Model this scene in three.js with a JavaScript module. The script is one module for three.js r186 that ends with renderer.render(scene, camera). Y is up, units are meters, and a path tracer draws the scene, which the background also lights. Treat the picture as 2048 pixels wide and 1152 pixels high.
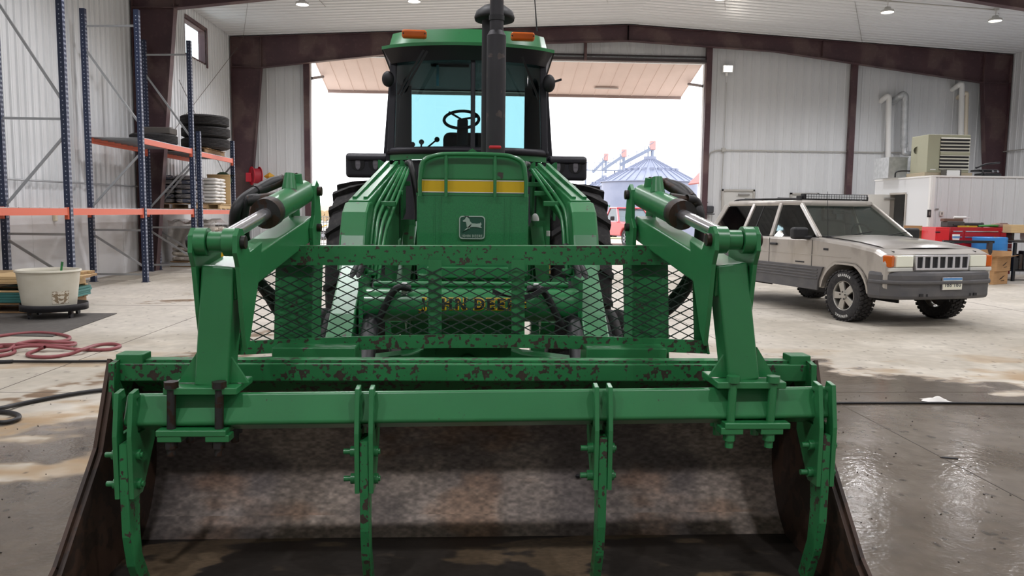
import * as THREE from 'three';
import { mergeGeometries } from 'three/addons/utils/BufferGeometryUtils.js';
import { RoundedBoxGeometry } from 'three/addons/geometries/RoundedBoxGeometry.js';
import { ConvexGeometry } from 'three/addons/geometries/ConvexGeometry.js';
import { FontLoader } from 'three/addons/loaders/FontLoader.js';
import { TextGeometry } from 'three/addons/geometries/TextGeometry.js';

// ---------------------------------------------------------------- camera, sky, exposure
const scene = new THREE.Scene();
const F = 1540, EYE = 1.5, VPX = 948, VPY = 425, ROLL = 0.0115;
const camera = new THREE.PerspectiveCamera(2 * Math.atan(576 / F) * 180 / Math.PI, 2048 / 1152, 0.05, 600);
const ROT = (() => {                                     // the straight-ahead direction of the hall meets the picture at (VPX, VPY)
  const f = new THREE.Vector3(VPX - 1024, 576 - VPY, -F).normalize();
  const t = new THREE.Vector3(1, -ROLL, 0);
  const r = t.addScaledVector(f, -t.dot(f)).normalize();
  const u = new THREE.Vector3().crossVectors(r, f);
  return new THREE.Matrix4().makeBasis(r, u, f.clone().negate()).transpose();
})();
camera.position.set(0, EYE, 0);
camera.quaternion.setFromRotationMatrix(ROT);
camera.updateMatrixWorld();
const renderer = new THREE.WebGLRenderer({ antialias: true });
renderer.toneMapping = THREE.LinearToneMapping;
renderer.toneMappingExposure = 1.2;
renderer.shadowMap.enabled = true;
const SKY = new THREE.Color().setRGB(1.0, 1.0, 1.04);
scene.background = SKY;
scene.backgroundIntensity = 2.6;
const LAMP_POWER = 37;

// ---------------------------------------------------------------- helpers
const V = (x, y, z) => new THREE.Vector3(x, y, z);
let seed = 7;
const rnd = (a = 0, b = 1) => { seed = (seed * 1664525 + 1013904223) % 4294967296; return a + (b - a) * seed / 4294967296; };
const ray = (x, y) => V(x - 1024, 576 - y, -F).applyMatrix4(ROT);
const P = (x, y, d) => { const r = ray(x, y); return r.multiplyScalar(d / -r.z).add(camera.position); };        // at depth d
const PH = (x, y, h) => { const r = ray(x, y); return r.multiplyScalar((h - EYE) / r.y).add(camera.position); }; // at height h
const PX = (x, y, X) => { const r = ray(x, y); return r.multiplyScalar(X / r.x).add(camera.position); };         // at side distance X
const NAMES = {};
const numbered = n => { const k = NAMES[n] = (NAMES[n] ?? -1) + 1; return k ? n + '_' + String(k).padStart(3, '0') : n; };
const BASE = new Map();

function norm(g) {                                       // plain triangles with position, normal and uv in metres
  if (g.index) g = g.toNonIndexed();
  for (const k of Object.keys(g.attributes)) if (!['position', 'normal', 'uv'].includes(k)) g.deleteAttribute(k);
  if (!g.attributes.normal) g.computeVertexNormals();
  return g;
}
function boxUV(g) {
  const p = g.attributes.position.array, n = p.length / 9, uv = new Float32Array(n * 6);
  for (let i = 0; i < n; i++) {
    const o = i * 9, ax = p[o + 3] - p[o], ay = p[o + 4] - p[o + 1], az = p[o + 5] - p[o + 2], bx = p[o + 6] - p[o], by = p[o + 7] - p[o + 1], bz = p[o + 8] - p[o + 2];
    const nx = Math.abs(ay * bz - az * by), ny = Math.abs(az * bx - ax * bz), nz = Math.abs(ax * by - ay * bx);
    for (let k = 0; k < 3; k++) {
      const x = p[o + k * 3], y = p[o + k * 3 + 1], z = p[o + k * 3 + 2];
      uv[i * 6 + k * 2] = nx > ny && nx > nz ? z : x; uv[i * 6 + k * 2 + 1] = ny >= nx && ny >= nz ? z : y;
    }
  }
  g.setAttribute('uv', new THREE.BufferAttribute(uv, 2));
  return g;
}
function join(list) {
  const gs = (Array.isArray(list) ? list.flat(Infinity) : [list]).map(norm);
  for (const g of gs) if (!g.attributes.uv) boxUV(g);
  return gs.length > 1 ? mergeGeometries(gs) : gs[0];
}
function mesh(name, geoms, m, parent = scene, keepUV = false) {
  let g = join(geoms);
  if (!keepUV) boxUV(g);
  const b = BASE.get(parent);
  if (b) g.translate(-b.x, -b.y, -b.z);
  const o = new THREE.Mesh(g, m);
  o.name = parent === scene ? numbered(name) : name;
  o.castShadow = o.receiveShadow = true;
  parent.add(o);
  if (b) BASE.set(o, b);
  return o;
}
function tag(o, label, category, group) {
  Object.assign(o.userData, { label, category });
  if (group) o.userData.group = group;
  return o;
}
function struct(name, geoms, m, label, parent = scene) {
  const o = geoms ? mesh(name, geoms, m, parent) : new THREE.Group();
  if (!geoms) { o.name = numbered(name); parent.add(o); }
  if (parent === scene) { o.userData.kind = 'structure'; if (label) o.userData.label = label; o.userData.category = name.replace(/_.*/, ''); }
  return o;
}
function thing(name, label, category, base = V(0, 0, 0), group) {      // parts are written in world metres; the group stands at base
  const o = new THREE.Group();
  o.name = numbered(name); o.position.copy(base); scene.add(o);
  BASE.set(o, base.clone());
  return tag(o, label, category, group);
}
function dup(root, pos, turn = 0, label, group) {
  const r = root.clone(); r.name = numbered(root.name.replace(/_\d{3}$/, '')); scene.add(r);
  r.userData = { ...root.userData };
  r.position.copy(pos); r.rotation.y = turn;
  if (label) r.userData.label = label;
  if (group) r.userData.group = group;
  return r;
}
const T = (g, m) => g.applyMatrix4(m);
function bx(w, h, d, x, y, z, ry = 0, rx = 0, rz = 0) {
  const g = new THREE.BoxGeometry(w, h, d);
  if (ry || rx || rz) g.applyMatrix4(new THREE.Matrix4().makeRotationFromEuler(new THREE.Euler(rx, ry, rz, 'YXZ')));
  return g.translate(x, y, z);
}
function rb(w, h, d, x, y, z, r = 0.01, ry = 0, rx = 0, rz = 0, s = 2) {
  const g = new RoundedBoxGeometry(w, h, d, s, Math.min(r, w / 2.01, h / 2.01, d / 2.01));
  if (ry || rx || rz) g.applyMatrix4(new THREE.Matrix4().makeRotationFromEuler(new THREE.Euler(rx, ry, rz, 'YXZ')));
  return g.translate(x, y, z);
}
function alongM(a, b, up = V(0, 1, 0)) {                 // frame whose y axis runs from a to b, z axis towards up
  const y = b.clone().sub(a).normalize();
  let u = up.clone().addScaledVector(y, -up.dot(y));
  if (u.lengthSq() < 1e-6) { u = V(1, 0, 0); u.addScaledVector(y, -u.dot(y)); }
  u.normalize();
  const x = new THREE.Vector3().crossVectors(y, u);
  return new THREE.Matrix4().makeBasis(x, y, u).setPosition(a.clone().add(b).multiplyScalar(0.5));
}
function bar(a, b, w, h, up, r = 0) {                    // box from a to b: w across, h towards up
  const L = a.distanceTo(b);
  return T(r ? new RoundedBoxGeometry(w, L, h, 2, r) : new THREE.BoxGeometry(w, L, h), alongM(a, b, up));
}
function cyl(a, b, r0, r1 = r0, seg = 16, open = false) { return T(new THREE.CylinderGeometry(r1, r0, a.distanceTo(b), seg, 1, open), alongM(a, b)); }
function tube(pts, r, seg = 8, n, tension = 0.5, closed = false) {
  const c = new THREE.CatmullRomCurve3(pts, closed, 'catmullrom', tension);
  return new THREE.TubeGeometry(c, n || Math.max(12, pts.length * 6), r, seg, closed);
}
function shp(pts, holes) {
  const s = new THREE.Shape(pts.map(p => new THREE.Vector2(p[0], p[1])));
  for (const h of holes || []) s.holes.push(new THREE.Path(h.map(p => new THREE.Vector2(p[0], p[1]))));
  return s;
}
function ext(pts, depth, bevel = 0, holes, seg = 6) {    // shape in x, y; depth along z, centred
  const g = new THREE.ExtrudeGeometry(Array.isArray(pts) ? shp(pts, holes) : pts, { depth: depth - 2 * bevel, bevelEnabled: bevel > 0, bevelThickness: bevel, bevelSize: bevel, bevelOffset: -bevel, bevelSegments: 2, curveSegments: seg });
  return g.translate(0, 0, -(depth - 2 * bevel) / 2);
}
// shape given as [depth, height] pairs, thickness across x: a side view
function side(pts, x, thick, bevel = 0, holes) {
  const g = ext(pts.map(p => [p[0], p[1]]), thick, bevel, holes);
  return g.rotateY(Math.PI / 2).translate(x, 0, 0);      // shape x becomes -z, which is depth
}
function lathe(prof, seg = 32, a0 = 0, a1 = Math.PI * 2) { return new THREE.LatheGeometry(prof.map(p => new THREE.Vector2(p[0], p[1])), seg, a0, a1); }
function quad(a, b, c, d) {
  const g = new THREE.BufferGeometry();
  g.setAttribute('position', new THREE.BufferAttribute(new Float32Array([a, b, c, a, c, d].flatMap(p => [p.x, p.y, p.z])), 3));
  g.computeVertexNormals();
  return g;
}
function slab(a, b, c, d, t) {                           // a four-cornered plate of thickness t behind its front face
  const n = new THREE.Vector3().crossVectors(b.clone().sub(a), d.clone().sub(a)).normalize().multiplyScalar(-t);
  const [e, f, g, h] = [a, b, c, d].map(p => p.clone().add(n));
  return [quad(a, b, c, d), quad(h, g, f, e), quad(a, e, f, b), quad(b, f, g, c), quad(c, g, h, d), quad(d, h, e, a)];
}
function surf(nu, nv, fn) {                              // smooth grid surface fn(u, v) with u, v in 0..1
  const p = [], ix = [];
  for (let j = 0; j <= nv; j++) for (let i = 0; i <= nu; i++) { const q = fn(i / nu, j / nv); p.push(q.x, q.y, q.z); }
  for (let j = 0; j < nv; j++) for (let i = 0; i < nu; i++) { const a = j * (nu + 1) + i; ix.push(a, a + 1, a + nu + 2, a, a + nu + 2, a + nu + 1); }
  const g = new THREE.BufferGeometry();
  g.setAttribute('position', new THREE.BufferAttribute(new Float32Array(p), 3)); g.setIndex(ix); g.computeVertexNormals();
  return g;
}
const hexBolt = (p, dir, r = 0.012, h = 0.012) => cyl(p, p.clone().addScaledVector(dir, h), r, r, 6);

// ---------------------------------------------------------------- noise and textures
const NT = 256, NTAB = new Float32Array(NT * NT);
for (let i = 0; i < NT * NT; i++) NTAB[i] = rnd();
function vn(x, y, per = 256) {                           // value noise, period per
  const xi = Math.floor(x), yi = Math.floor(y), fx = x - xi, fy = y - yi, u = fx * fx * (3 - 2 * fx), w = fy * fy * (3 - 2 * fy);
  const m = a => ((a % per) + per) % per, x0 = m(xi), x1 = m(xi + 1), y0 = m(yi) * NT, y1 = m(yi + 1) * NT;
  const a = NTAB[y0 + x0], b = NTAB[y0 + x1], c = NTAB[y1 + x0], d = NTAB[y1 + x1];
  return a + (b - a) * u + (c - a) * w + (a - b - c + d) * u * w;
}
function fbm(x, y, oct = 4, per = 256) { let s = 0, a = 0.5, t = 0; for (let o = 0; o < oct; o++) { s += a * vn(x + o * 37, y + o * 91, per); t += a; a *= 0.5; x *= 2; y *= 2; per = Math.min(256, per * 2); } return s / t; }
const sm = (a, b, x) => { const t = Math.min(1, Math.max(0, (x - a) / (b - a))); return t * t * (3 - 2 * t); };
const mix3 = (a, b, t) => [a[0] + (b[0] - a[0]) * t, a[1] + (b[1] - a[1]) * t, a[2] + (b[2] - a[2]) * t];
const TEXQ = 1;
function tex(w, h, fn, { srgb = true, size = 1, sizeV = size, wrap = true } = {}) {   // fn(u, v) gives sRGB 0..255
  w = Math.round(w * TEXQ); h = Math.round(h * TEXQ);
  const d = new Uint8Array(w * h * 4);
  for (let j = 0; j < h; j++) for (let i = 0; i < w; i++) { const c = fn(i / w, j / h), o = (j * w + i) * 4; d[o] = Math.max(0, Math.min(255, c[0])); d[o + 1] = Math.max(0, Math.min(255, c[1])); d[o + 2] = Math.max(0, Math.min(255, c[2])); d[o + 3] = 255; }
  const t = new THREE.DataTexture(d, w, h, THREE.RGBAFormat);
  t.magFilter = THREE.LinearFilter; t.minFilter = THREE.LinearMipmapLinearFilter; t.generateMipmaps = true;
  t.wrapS = t.wrapT = wrap ? THREE.RepeatWrapping : THREE.ClampToEdgeWrapping;
  if (srgb) t.colorSpace = THREE.SRGBColorSpace;
  t.repeat.set(1 / size, 1 / sizeV);
  t.needsUpdate = true;
  return t;
}
const MS = o => new THREE.MeshStandardMaterial({ side: THREE.DoubleSide, ...o });
const MP = o => new THREE.MeshPhysicalMaterial({ side: THREE.DoubleSide, ...o });
const plain = (c, r = 0.6, m = 0) => MS({ color: c, roughness: r, metalness: m });
const grey1 = g => [g, g, g];
// paint that is chipped to rusty steel; amount of chips, size of a tile in metres
function paintTex(base, chip, thr, size, px = 512, scale = 12) {
  return tex(px, px, (u, v) => {
    const n = fbm(u * scale, v * scale, 5, scale), k = fbm(u * 4 + 9, v * 4, 3, 4);
    const c = mix3(base, base.map(b => b * 0.86), fbm(u * 6, v * 6 + 50, 4, 6));
    const t = sm(thr, thr + 0.025, n + (k - 0.5) * 0.35);
    const speck = vn(u * 140, v * 140, 140) > 0.975 ? 0.5 : 0;
    return mix3(c, mix3(chip, chip.map(b => b * 1.35), fbm(u * 40, v * 40, 2, 40)), Math.max(t, speck * 0.6));
  }, { size });
}
const GREEN = [46, 132, 76], RUST = [54, 45, 40];
const M = {
  green: MP({ map: paintTex(GREEN, RUST, 0.83, 1.3, 512, 40), roughness: 0.38, clearcoat: 0.25, clearcoatRoughness: 0.25 }),
  greenWorn: MS({ map: paintTex(GREEN, RUST, 0.64, 0.62, 1024, 48), roughness: 0.45 }),
  greenBright: MP({ map: paintTex(GREEN, RUST, 0.89, 1.2, 1024, 70), roughness: 0.36, clearcoat: 0.5, clearcoatRoughness: 0.28 }),
  greenHood: MP({ map: paintTex(GREEN, RUST, 0.9, 1.7), roughness: 0.3, clearcoat: 0.5, clearcoatRoughness: 0.15 }),
  black: plain('#17171b', 0.55), blackGloss: plain('#121216', 0.25), cabBlack: plain('#1d1c26', 0.5), rubber: MS({ map: tex(256, 256, (u, v) => { const n = fbm(u * 16, v * 16, 4, 16); return mix3([34, 33, 35], [74, 70, 67], n * n); }, { size: 0.4 }), roughness: 0.85 }),
  steel: MS({ color: '#8e9096', roughness: 0.25, metalness: 1 }), chrome: MS({ color: '#dcdce0', roughness: 0.22, metalness: 0.9 }), darkSteel: MS({ map: paintTex([60, 58, 58], [48, 34, 26], 0.55, 0.5), roughness: 0.5, metalness: 0.4 }),
  yellow: plain('#d9b11c', 0.4), amber: MP({ color: '#d9691b', roughness: 0.25, transmission: 0.25, thickness: 0 }), red: plain('#c4202b', 0.4),
  white: plain('#e8e8e6', 0.6), glass: MP({ color: '#f0f7f7', roughness: 0.02, transmission: 1, thickness: 0, ior: 1.5 }),
  hose: plain('#1b1a1c', 0.5),
};
// ---------------------------------------------------------------- the hall
const DB = 27, WL = P(471, 250, DB).x;                   // depth of the end wall, left wall side distance
const XR = P(2001, 250, DB).x;                           // right wall
const EAVE = P(471, 78, DB).y, RIDX = P(1253, 36, DB).x;
const SLOPE = 0.052, RIDGE = EAVE + (RIDX - WL) * SLOPE, DF = -9;
const ceilY = x => RIDGE - Math.abs(x - RIDX) * SLOPE;
const doorL = P(622, 250, DB).x, doorR = P(1406, 250, DB).x, doorH = P(1010, 119, DB).y;

// floor: dry dusty concrete, wet from washing near the loader
const FX0 = -9, FX1 = 19.5, FD0 = -2, FD1 = 27.2, FP = 1.7;   // texture rows are finer near the loader
const FN = 1024;
const wetAt = (x, d) => {                                // 1 where the slab is wet
  const n = (fbm(x * 0.55 + 20, d * 0.9 + 7, 4) - 0.5) * 2.6 + (fbm(x * 2.2 + 2, d * 3.2, 5) - 0.5) * 2.2;
  let edge = x > 0 ? 7.4 - Math.max(0, x - 3.4) * 0.55 : 5.0;
  if (x < 0 && x > -2.2) edge = 6.4;
  return sm(-0.12, 0.22, edge - d + n);
};
const floorC = tex(1536, FN, (u, v) => {
  const x = FX0 + u * (FX1 - FX0), d = FD0 + v ** FP * (FD1 - FD0);
  const big = fbm(x * 0.35 + 5, d * 0.35, 4), mid = fbm(x * 1.7, d * 1.7 + 30, 4), fine = fbm(x * 14, d * 14, 3);
  let c = mix3([194, 187, 176], [170, 162, 148], sm(0.35, 0.7, big));
  c = mix3(c, [206, 199, 186], sm(0.5, 0.8, mid) * 0.6);
  c = c.map(k => k * (0.93 + 0.14 * fine));
  // tan mud stains at the drying edge, tyre tracks of mud
  const w = wetAt(x, d), rim = w * (1 - w) * 4;
  const tan = sm(0.52, 0.7, fbm(x * 1.1 + 60, d * 2.4 + 11, 5)) * sm(9.2, 6.5, d);
  c = mix3(c, [146, 114, 76], Math.max(rim * 0.55, tan * 0.7) * (1 - w * 0.4));
  for (const [x0, d0, x1, d1, wd] of [[-2.3, 10.2, -3.5, 6.2, 0.16], [-1.95, 9.2, -3.0, 6.4, 0.1], [-3.6, 6.1, -4.4, 5.0, 0.16], [-3.6, 13.5, -5.2, 12.6, 0.2], [-3.2, 14.5, -5, 14, 0.2]]) {
    const t = Math.max(0, Math.min(1, ((x - x0) * (x1 - x0) + (d - d0) * (d1 - d0)) / ((x1 - x0) ** 2 + (d1 - d0) ** 2)));
    const q = Math.hypot(x - x0 - t * (x1 - x0), d - d0 - t * (d1 - d0));
    if (q < wd * 1.6) c = mix3(c, [104, 80, 56], sm(wd * 1.5, wd * 0.4, q) * sm(0.42, 0.62, fbm(x * 6 + 3, d * 9, 4)) * 0.85);
  }
  const wc = mix3([120, 111, 101], [98, 88, 77], sm(0.35, 0.65, fbm(x * 0.9 + 3, d * 0.9, 4)));
  c = mix3(c, wc.map(k => k * (0.9 + 0.2 * fine)), w);
  if (fbm(x * 22 + 5, d * 22, 2) > 0.86) c = c.map(k => k * 0.62);
  return c;
}, { wrap: false });
floorC.repeat.set(1, 1);
const floorR = tex(640, 640, (u, v) => {
  const x = FX0 + u * (FX1 - FX0), d = FD0 + v ** FP * (FD1 - FD0), w = wetAt(x, d);
  const pud = sm(0.5, 0.62, fbm(x * 0.8 + 41, d * 1.1 + 3, 4));
  const dry = 0.62 + 0.2 * fbm(x * 2, d * 2, 3);
  const wet = 0.15 - 0.06 * pud + 0.08 * fbm(x * 9, d * 9, 2);
  const r = dry + (wet - dry) * w;
  return grey1(r * 255);
}, { srgb: false, wrap: false });
floorR.repeat.set(1, 1);
const floorB = tex(512, 512, (u, v) => grey1(255 * (0.6 * vn(u * 50, v * 50, 50) + 0.4 * vn(u * 170, v * 170, 170))), { srgb: false, size: 1 });
floorB.repeat.set(1, 1); floorB.channel = 1;
const floorMat = MS({ map: floorC, roughnessMap: floorR, roughness: 1, bumpMap: floorB, bumpScale: 0.0012 });
{
  const n = 96, g = surf(1, n, (u, v) => V(FX0 + u * (FX1 - FX0), 0, -(FD0 + v ** FP * (FD1 - FD0))));
  const uv = [], uv1 = [];
  for (let j = 0; j <= n; j++) for (let i = 0; i <= 1; i++) { uv.push(i, j / n); uv1.push((FX0 + i * (FX1 - FX0)) / 2, (j / n) ** FP * (FD1 - FD0) / 2); }
  g.setAttribute('uv', new THREE.BufferAttribute(new Float32Array(uv), 2)); g.setAttribute('uv1', new THREE.BufferAttribute(new Float32Array(uv1), 2));
  const fl = new THREE.Mesh(g, floorMat); fl.name = 'floor'; fl.receiveShadow = true; scene.add(fl);
  Object.assign(fl.userData, { kind: 'structure', label: 'dusty concrete floor of the hall, wet near the loader', category: 'floor' });
  mesh('slab', bx(FX1 - FX0 + 2, 0.25, 38, (FX0 + FX1) / 2, -0.14, -9), plain('#8c8478', 0.9), fl);
  const jm = plain('#57504a', 0.9);
  for (const d of [6.35, 12.2, 18.6]) mesh('joint', bx(27, 0.002, 0.008, 4.8, 0.0005, -d), jm, fl);
  for (const x of [-3.9, 2.95, 8.9]) mesh('joint', bx(0.008, 0.002, 27, x, 0.0005, -12), jm, fl);
}
// ribbed liner sheets: profile across u, height 1
function sheet(width, ribs, rib = 0.022, rw = 0.05) {
  const s = [], step = width / ribs;
  for (let k = 0; k < ribs; k++) {
    const c = (k + 0.5) * step;
    s.push([c - step / 2 + 0.0005 * (k === 0), 0], [c - rw / 2, 0], [c - rw / 4, rib], [c + rw / 4, rib], [c + rw / 2, 0]);
    for (const q of [0.22, 0.32]) s.push([c + step * q, 0], [c + step * (q + 0.03), 0.006], [c + step * (q + 0.06), 0]);
  }
  s.push([width, 0]);
  s.sort((a, b) => a[0] - b[0]);
  const g = [];
  for (let i = 0; i + 1 < s.length; i++) g.push(quad(V(s[i][0], 0, s[i][1]), V(s[i + 1][0], 0, s[i + 1][1]), V(s[i + 1][0], 1, s[i + 1][1]), V(s[i][0], 1, s[i][1])));
  return boxUV(join(g));
}
const linerTex = tex(512, 512, (u, v) => { const n = fbm(u * 5, v * 3, 4, 5), k = vn(u * 60, v * 8, 60); return mix3([228, 230, 232], [208, 210, 212], n * 0.8 + 0.2 * k); }, { size: 4, sizeV: 6 });
const liner = MS({ map: linerTex, roughness: 0.42 }), linerPlain = plain('#dee0e2', 0.5);
const sheetG = sheet(0.914, 3), sheetW = sheet(0.914, 4, 0.03, 0.07);
function sheets(parent, geo, x0, x1, place) {            // place(mesh, x) sets where each sheet stands
  for (let x = x0; x < x1 - 0.01; x += 0.914) {
    const o = new THREE.Mesh(geo, liner); o.name = 'panel'; o.castShadow = o.receiveShadow = true;
    o.scale.x = Math.min(1, (x1 - x) / 0.914);
    place(o, x); parent.add(o);
  }
}
// end wall with the great doorway
const wb = struct('wall_back', [
  bx(doorL - WL + 0.3, EAVE + 1.6, 0.2, (doorL + WL) / 2 - 0.15, (EAVE + 1.6) / 2, -DB - 0.14),
  bx(XR - doorR + 0.3, EAVE + 1.6, 0.2, (doorR + XR) / 2 + 0.15, (EAVE + 1.6) / 2, -DB - 0.14),
  bx(doorR - doorL, EAVE + 1.6 - doorH, 0.2, (doorR + doorL) / 2, (EAVE + 1.6 + doorH) / 2, -DB - 0.14)], linerPlain, 'white ribbed metal end wall around the great doorway');
const wbp = (y0, h) => (o, x) => { o.position.set(x, y0, -DB - 0.03); o.scale.y = h - y0; };
sheets(wb, sheetG, WL, doorL, wbp(0, EAVE + 1));
sheets(wb, sheetG, doorL, doorR, wbp(doorH, EAVE + 1.2));
sheets(wb, sheetG, doorR, XR, wbp(0, EAVE + 1.2));
// side walls
const winZ0 = PX(372, 90, WL + 0.01), winZ1 = PX(413, 90, WL + 0.01), winY0 = PX(412, 130, WL).y, winY1 = PX(412, 62, WL).y;
const wd0 = -winZ0.z, wd1 = -winZ1.z;
const wl = struct('wall_left', [
  bx(0.2, EAVE + 0.4, wd0 - DF, WL - 0.14, (EAVE + 0.4) / 2, -(wd0 + DF) / 2),
  bx(0.2, EAVE + 0.4, DB + 0.3 - wd1, WL - 0.14, (EAVE + 0.4) / 2, -(DB + 0.3 + wd1) / 2),
  bx(0.2, winY0, wd1 - wd0, WL - 0.14, winY0 / 2, -(wd1 + wd0) / 2),
  bx(0.2, EAVE + 0.4 - winY1, wd1 - wd0, WL - 0.14, (EAVE + 0.4 + winY1) / 2, -(wd1 + wd0) / 2)], linerPlain, 'white ribbed metal side wall behind the pallet racks');
const wlp = (y0, y1) => (o, x) => { o.rotation.y = Math.PI / 2; o.position.set(WL - 0.03, y0, -x); o.scale.y = y1 - y0; };
const wlS = (a, b, y0, y1) => { for (let x = a; x < b - 0.01; x += 0.914) { const w = Math.min(0.914, b - x), o = new THREE.Mesh(sheetW, liner); o.name = 'panel'; o.castShadow = o.receiveShadow = true; o.rotation.y = Math.PI / 2; o.position.set(WL - 0.03, y0, -x); o.scale.set(w / 0.914, y1 - y0, 1); wl.add(o); } };
const WAIN = PX(275, 425, WL).y;                        // smooth boards below, ribbed sheets above
wlS(DF, wd0, WAIN, EAVE + 0.3); wlS(wd0, wd1, WAIN, winY0); wlS(wd0, wd1, winY1, EAVE + 0.3); wlS(wd1, DB, WAIN, EAVE + 0.3);
const board = MS({ map: tex(256, 256, (u, v) => { const n = fbm(u * 4, v * 4, 4, 4), s = fbm(u * 2 + 7, v * 10, 4, 2); return mix3([224, 225, 228], [196, 194, 192], n * 0.7 + sm(0.6, 0.8, s) * 0.4); }, { size: 3 }), roughness: 0.5 });
for (let d = 0; d < DB; d += 1.22) mesh('wainscot_board', bx(0.02, WAIN, 1.214, WL - 0.02, WAIN / 2, -d - 0.61), board, wl);
mesh('ledge_trim', bx(0.03, 0.05, 35, WL + 0.0, WAIN + 0.02, -8.4), linerPlain, wl);
const wr = struct('wall_right', [bx(0.2, EAVE + 0.4, DB - DF + 0.3, XR + 0.14, (EAVE + 0.4) / 2, -(DB + DF) / 2)], linerPlain, 'white ribbed metal side wall beyond the tool room');
for (let x = DF; x < DB; x += 0.914) { const o = new THREE.Mesh(sheetG, liner); o.name = 'panel'; o.castShadow = o.receiveShadow = true; o.rotation.y = -Math.PI / 2; o.position.set(XR + 0.03, 0, -x - 0.914); o.scale.y = EAVE + 0.3; wr.add(o); }
// wall behind the camera
struct('wall_front', bx(XR - WL + 0.6, EAVE + 1.6, 0.2, (XR + WL) / 2, (EAVE + 1.6) / 2, -DF + 0.14), linerPlain, 'white metal wall behind the camera');
// ceiling: ribbed sheets that run down the slope
const ceilMat = MS({ map: linerTex, roughness: 0.5 });
const cg = (x0, x1) => { const L = Math.hypot(x1 - x0, (x1 - x0) * SLOPE); return L; };
const ce = struct('ceiling', [
  ...slab(V(RIDX, RIDGE + 0.2, -DB - 0.3), V(WL - 0.3, ceilY(WL - 0.3) + 0.2, -DB - 0.3), V(WL - 0.3, ceilY(WL - 0.3) + 0.2, -DF + 0.3), V(RIDX, RIDGE + 0.2, -DF + 0.3), 0.12),
  ...slab(V(XR + 0.3, ceilY(XR + 0.3) + 0.2, -DB - 0.3), V(RIDX, RIDGE + 0.2, -DB - 0.3), V(RIDX, RIDGE + 0.2, -DF + 0.3), V(XR + 0.3, ceilY(XR + 0.3) + 0.2, -DF + 0.3), 0.12)], linerPlain, 'white ribbed metal ceiling sloping from the ridge');
for (let d = DF; d < DB; d += 0.914) for (const s of [-1, 1]) {
  const o = new THREE.Mesh(sheetG, ceilMat); o.name = 'ceiling_panel'; o.castShadow = o.receiveShadow = true;
  const xe = s < 0 ? WL : XR, a = V(RIDX, RIDGE, 0), b = V(xe, ceilY(xe), 0), along = b.clone().sub(a), L = along.length();
  along.normalize();
  const u = V(0, 0, -1), n = new THREE.Vector3().crossVectors(u, along);
  if (n.y > 0) { u.negate(); n.negate(); }
  o.matrixAutoUpdate = true;
  o.quaternion.setFromRotationMatrix(new THREE.Matrix4().makeBasis(u, along, n));
  o.scale.set(1, L, 1);
  o.position.set(a.x, a.y + 0.02, u.z < 0 ? -d : -d - 0.914);
  ce.add(o);
}
// rigid frames of brown primed steel
const brownTex = tex(512, 512, (u, v) => {
  const n = fbm(u * 4, v * 4, 5, 4), d = sm(0.52, 0.7, fbm(u * 3 + 11, v * 3, 5, 3)), k = fbm(u * 30, v * 30, 2, 30);
  return mix3(mix3([86, 60, 64], [70, 48, 54], n), [118, 100, 92], d * 0.5 + (k > 0.72 ? 0.15 : 0));
}, { size: 2.4 });
const brown = MS({ map: brownTex, roughness: 0.55 }), brownEdge = plain('#8a6f68', 0.6);
function frame(name, d, xl, xr, label) {                 // columns that widen upwards and rafters that taper to the ridge
  const g = struct(name, null, null, label);
  const yE = x => ceilY(x) - 0.03, kneeL = 1.05, kneeR = 1.05;
  for (const s of [-1, 1]) {
    const xo = s < 0 ? xl : xr, t = -s;                  // t points into the hall
    const A = [xo, 0], B = [xo, yE(xo)], C = [xo + t * 0.98, yE(xo + t)], D = [xo + t * 0.98, yE(xo) - 0.95], E = [xo + t * 0.36, 0];
    const web = (pts, nm) => mesh(nm, ext(pts, 0.014).translate(0, 0, -d), brown, g);
    web([A, B, C, D, E], 'column_web');
    const fl = (p, q, nm = 'flange', w = 0.22) => mesh(nm, bar(V(p[0], p[1], -d), V(q[0], q[1], -d), 0.02, w, V(0, 0, 1)), brown, g);
    fl(A, B); fl(E, D); fl(B, C); fl(D, C, 'end_plate', 0.24);
    fl([xo, D[1]], D, 'stiffener', 0.2);
    const xm = xo + (RIDX - xo) * 0.62, R0 = [RIDX, yE(RIDX)], R1 = [RIDX, yE(RIDX) - 0.5], S1 = [xm, yE(xm) - 0.48];
    web([C, R0, R1, S1, D], 'rafter_web');
    fl(C, R0); fl(D, S1); fl(S1, R1); 
    fl(R0, R1, 'end_plate', 0.24);
    const bolts = [];
    for (let k = 0; k < 5; k++) for (const q of [-0.06, 0.06]) bolts.push(hexBolt(V(C[0] + q, D[1] + 0.1 + k * 0.2, -d + 0.007), V(0, 0, 1), 0.022, 0.02));
    mesh('bolts', bolts, brown, g);
    const sx = xo + (RIDX - xo) * 0.5; 
    mesh('splice_plate', bar(V(sx, yE(sx), -d), V(sx, yE(sx) - 0.53, -d), 0.02, 0.24, V(0, 0, 1)), brown, g);
  }
  return g;
}
frame('trim_1', DB - 0.32, WL + 0.02, XR - 0.02, 'brown steel rigid frame against the end wall').userData.category = 'frame';
frame('trim_2', 19.2, WL + 0.02, XR - 0.02, 'brown steel rigid frame between the pallet racks').userData.category = 'frame';
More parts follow.
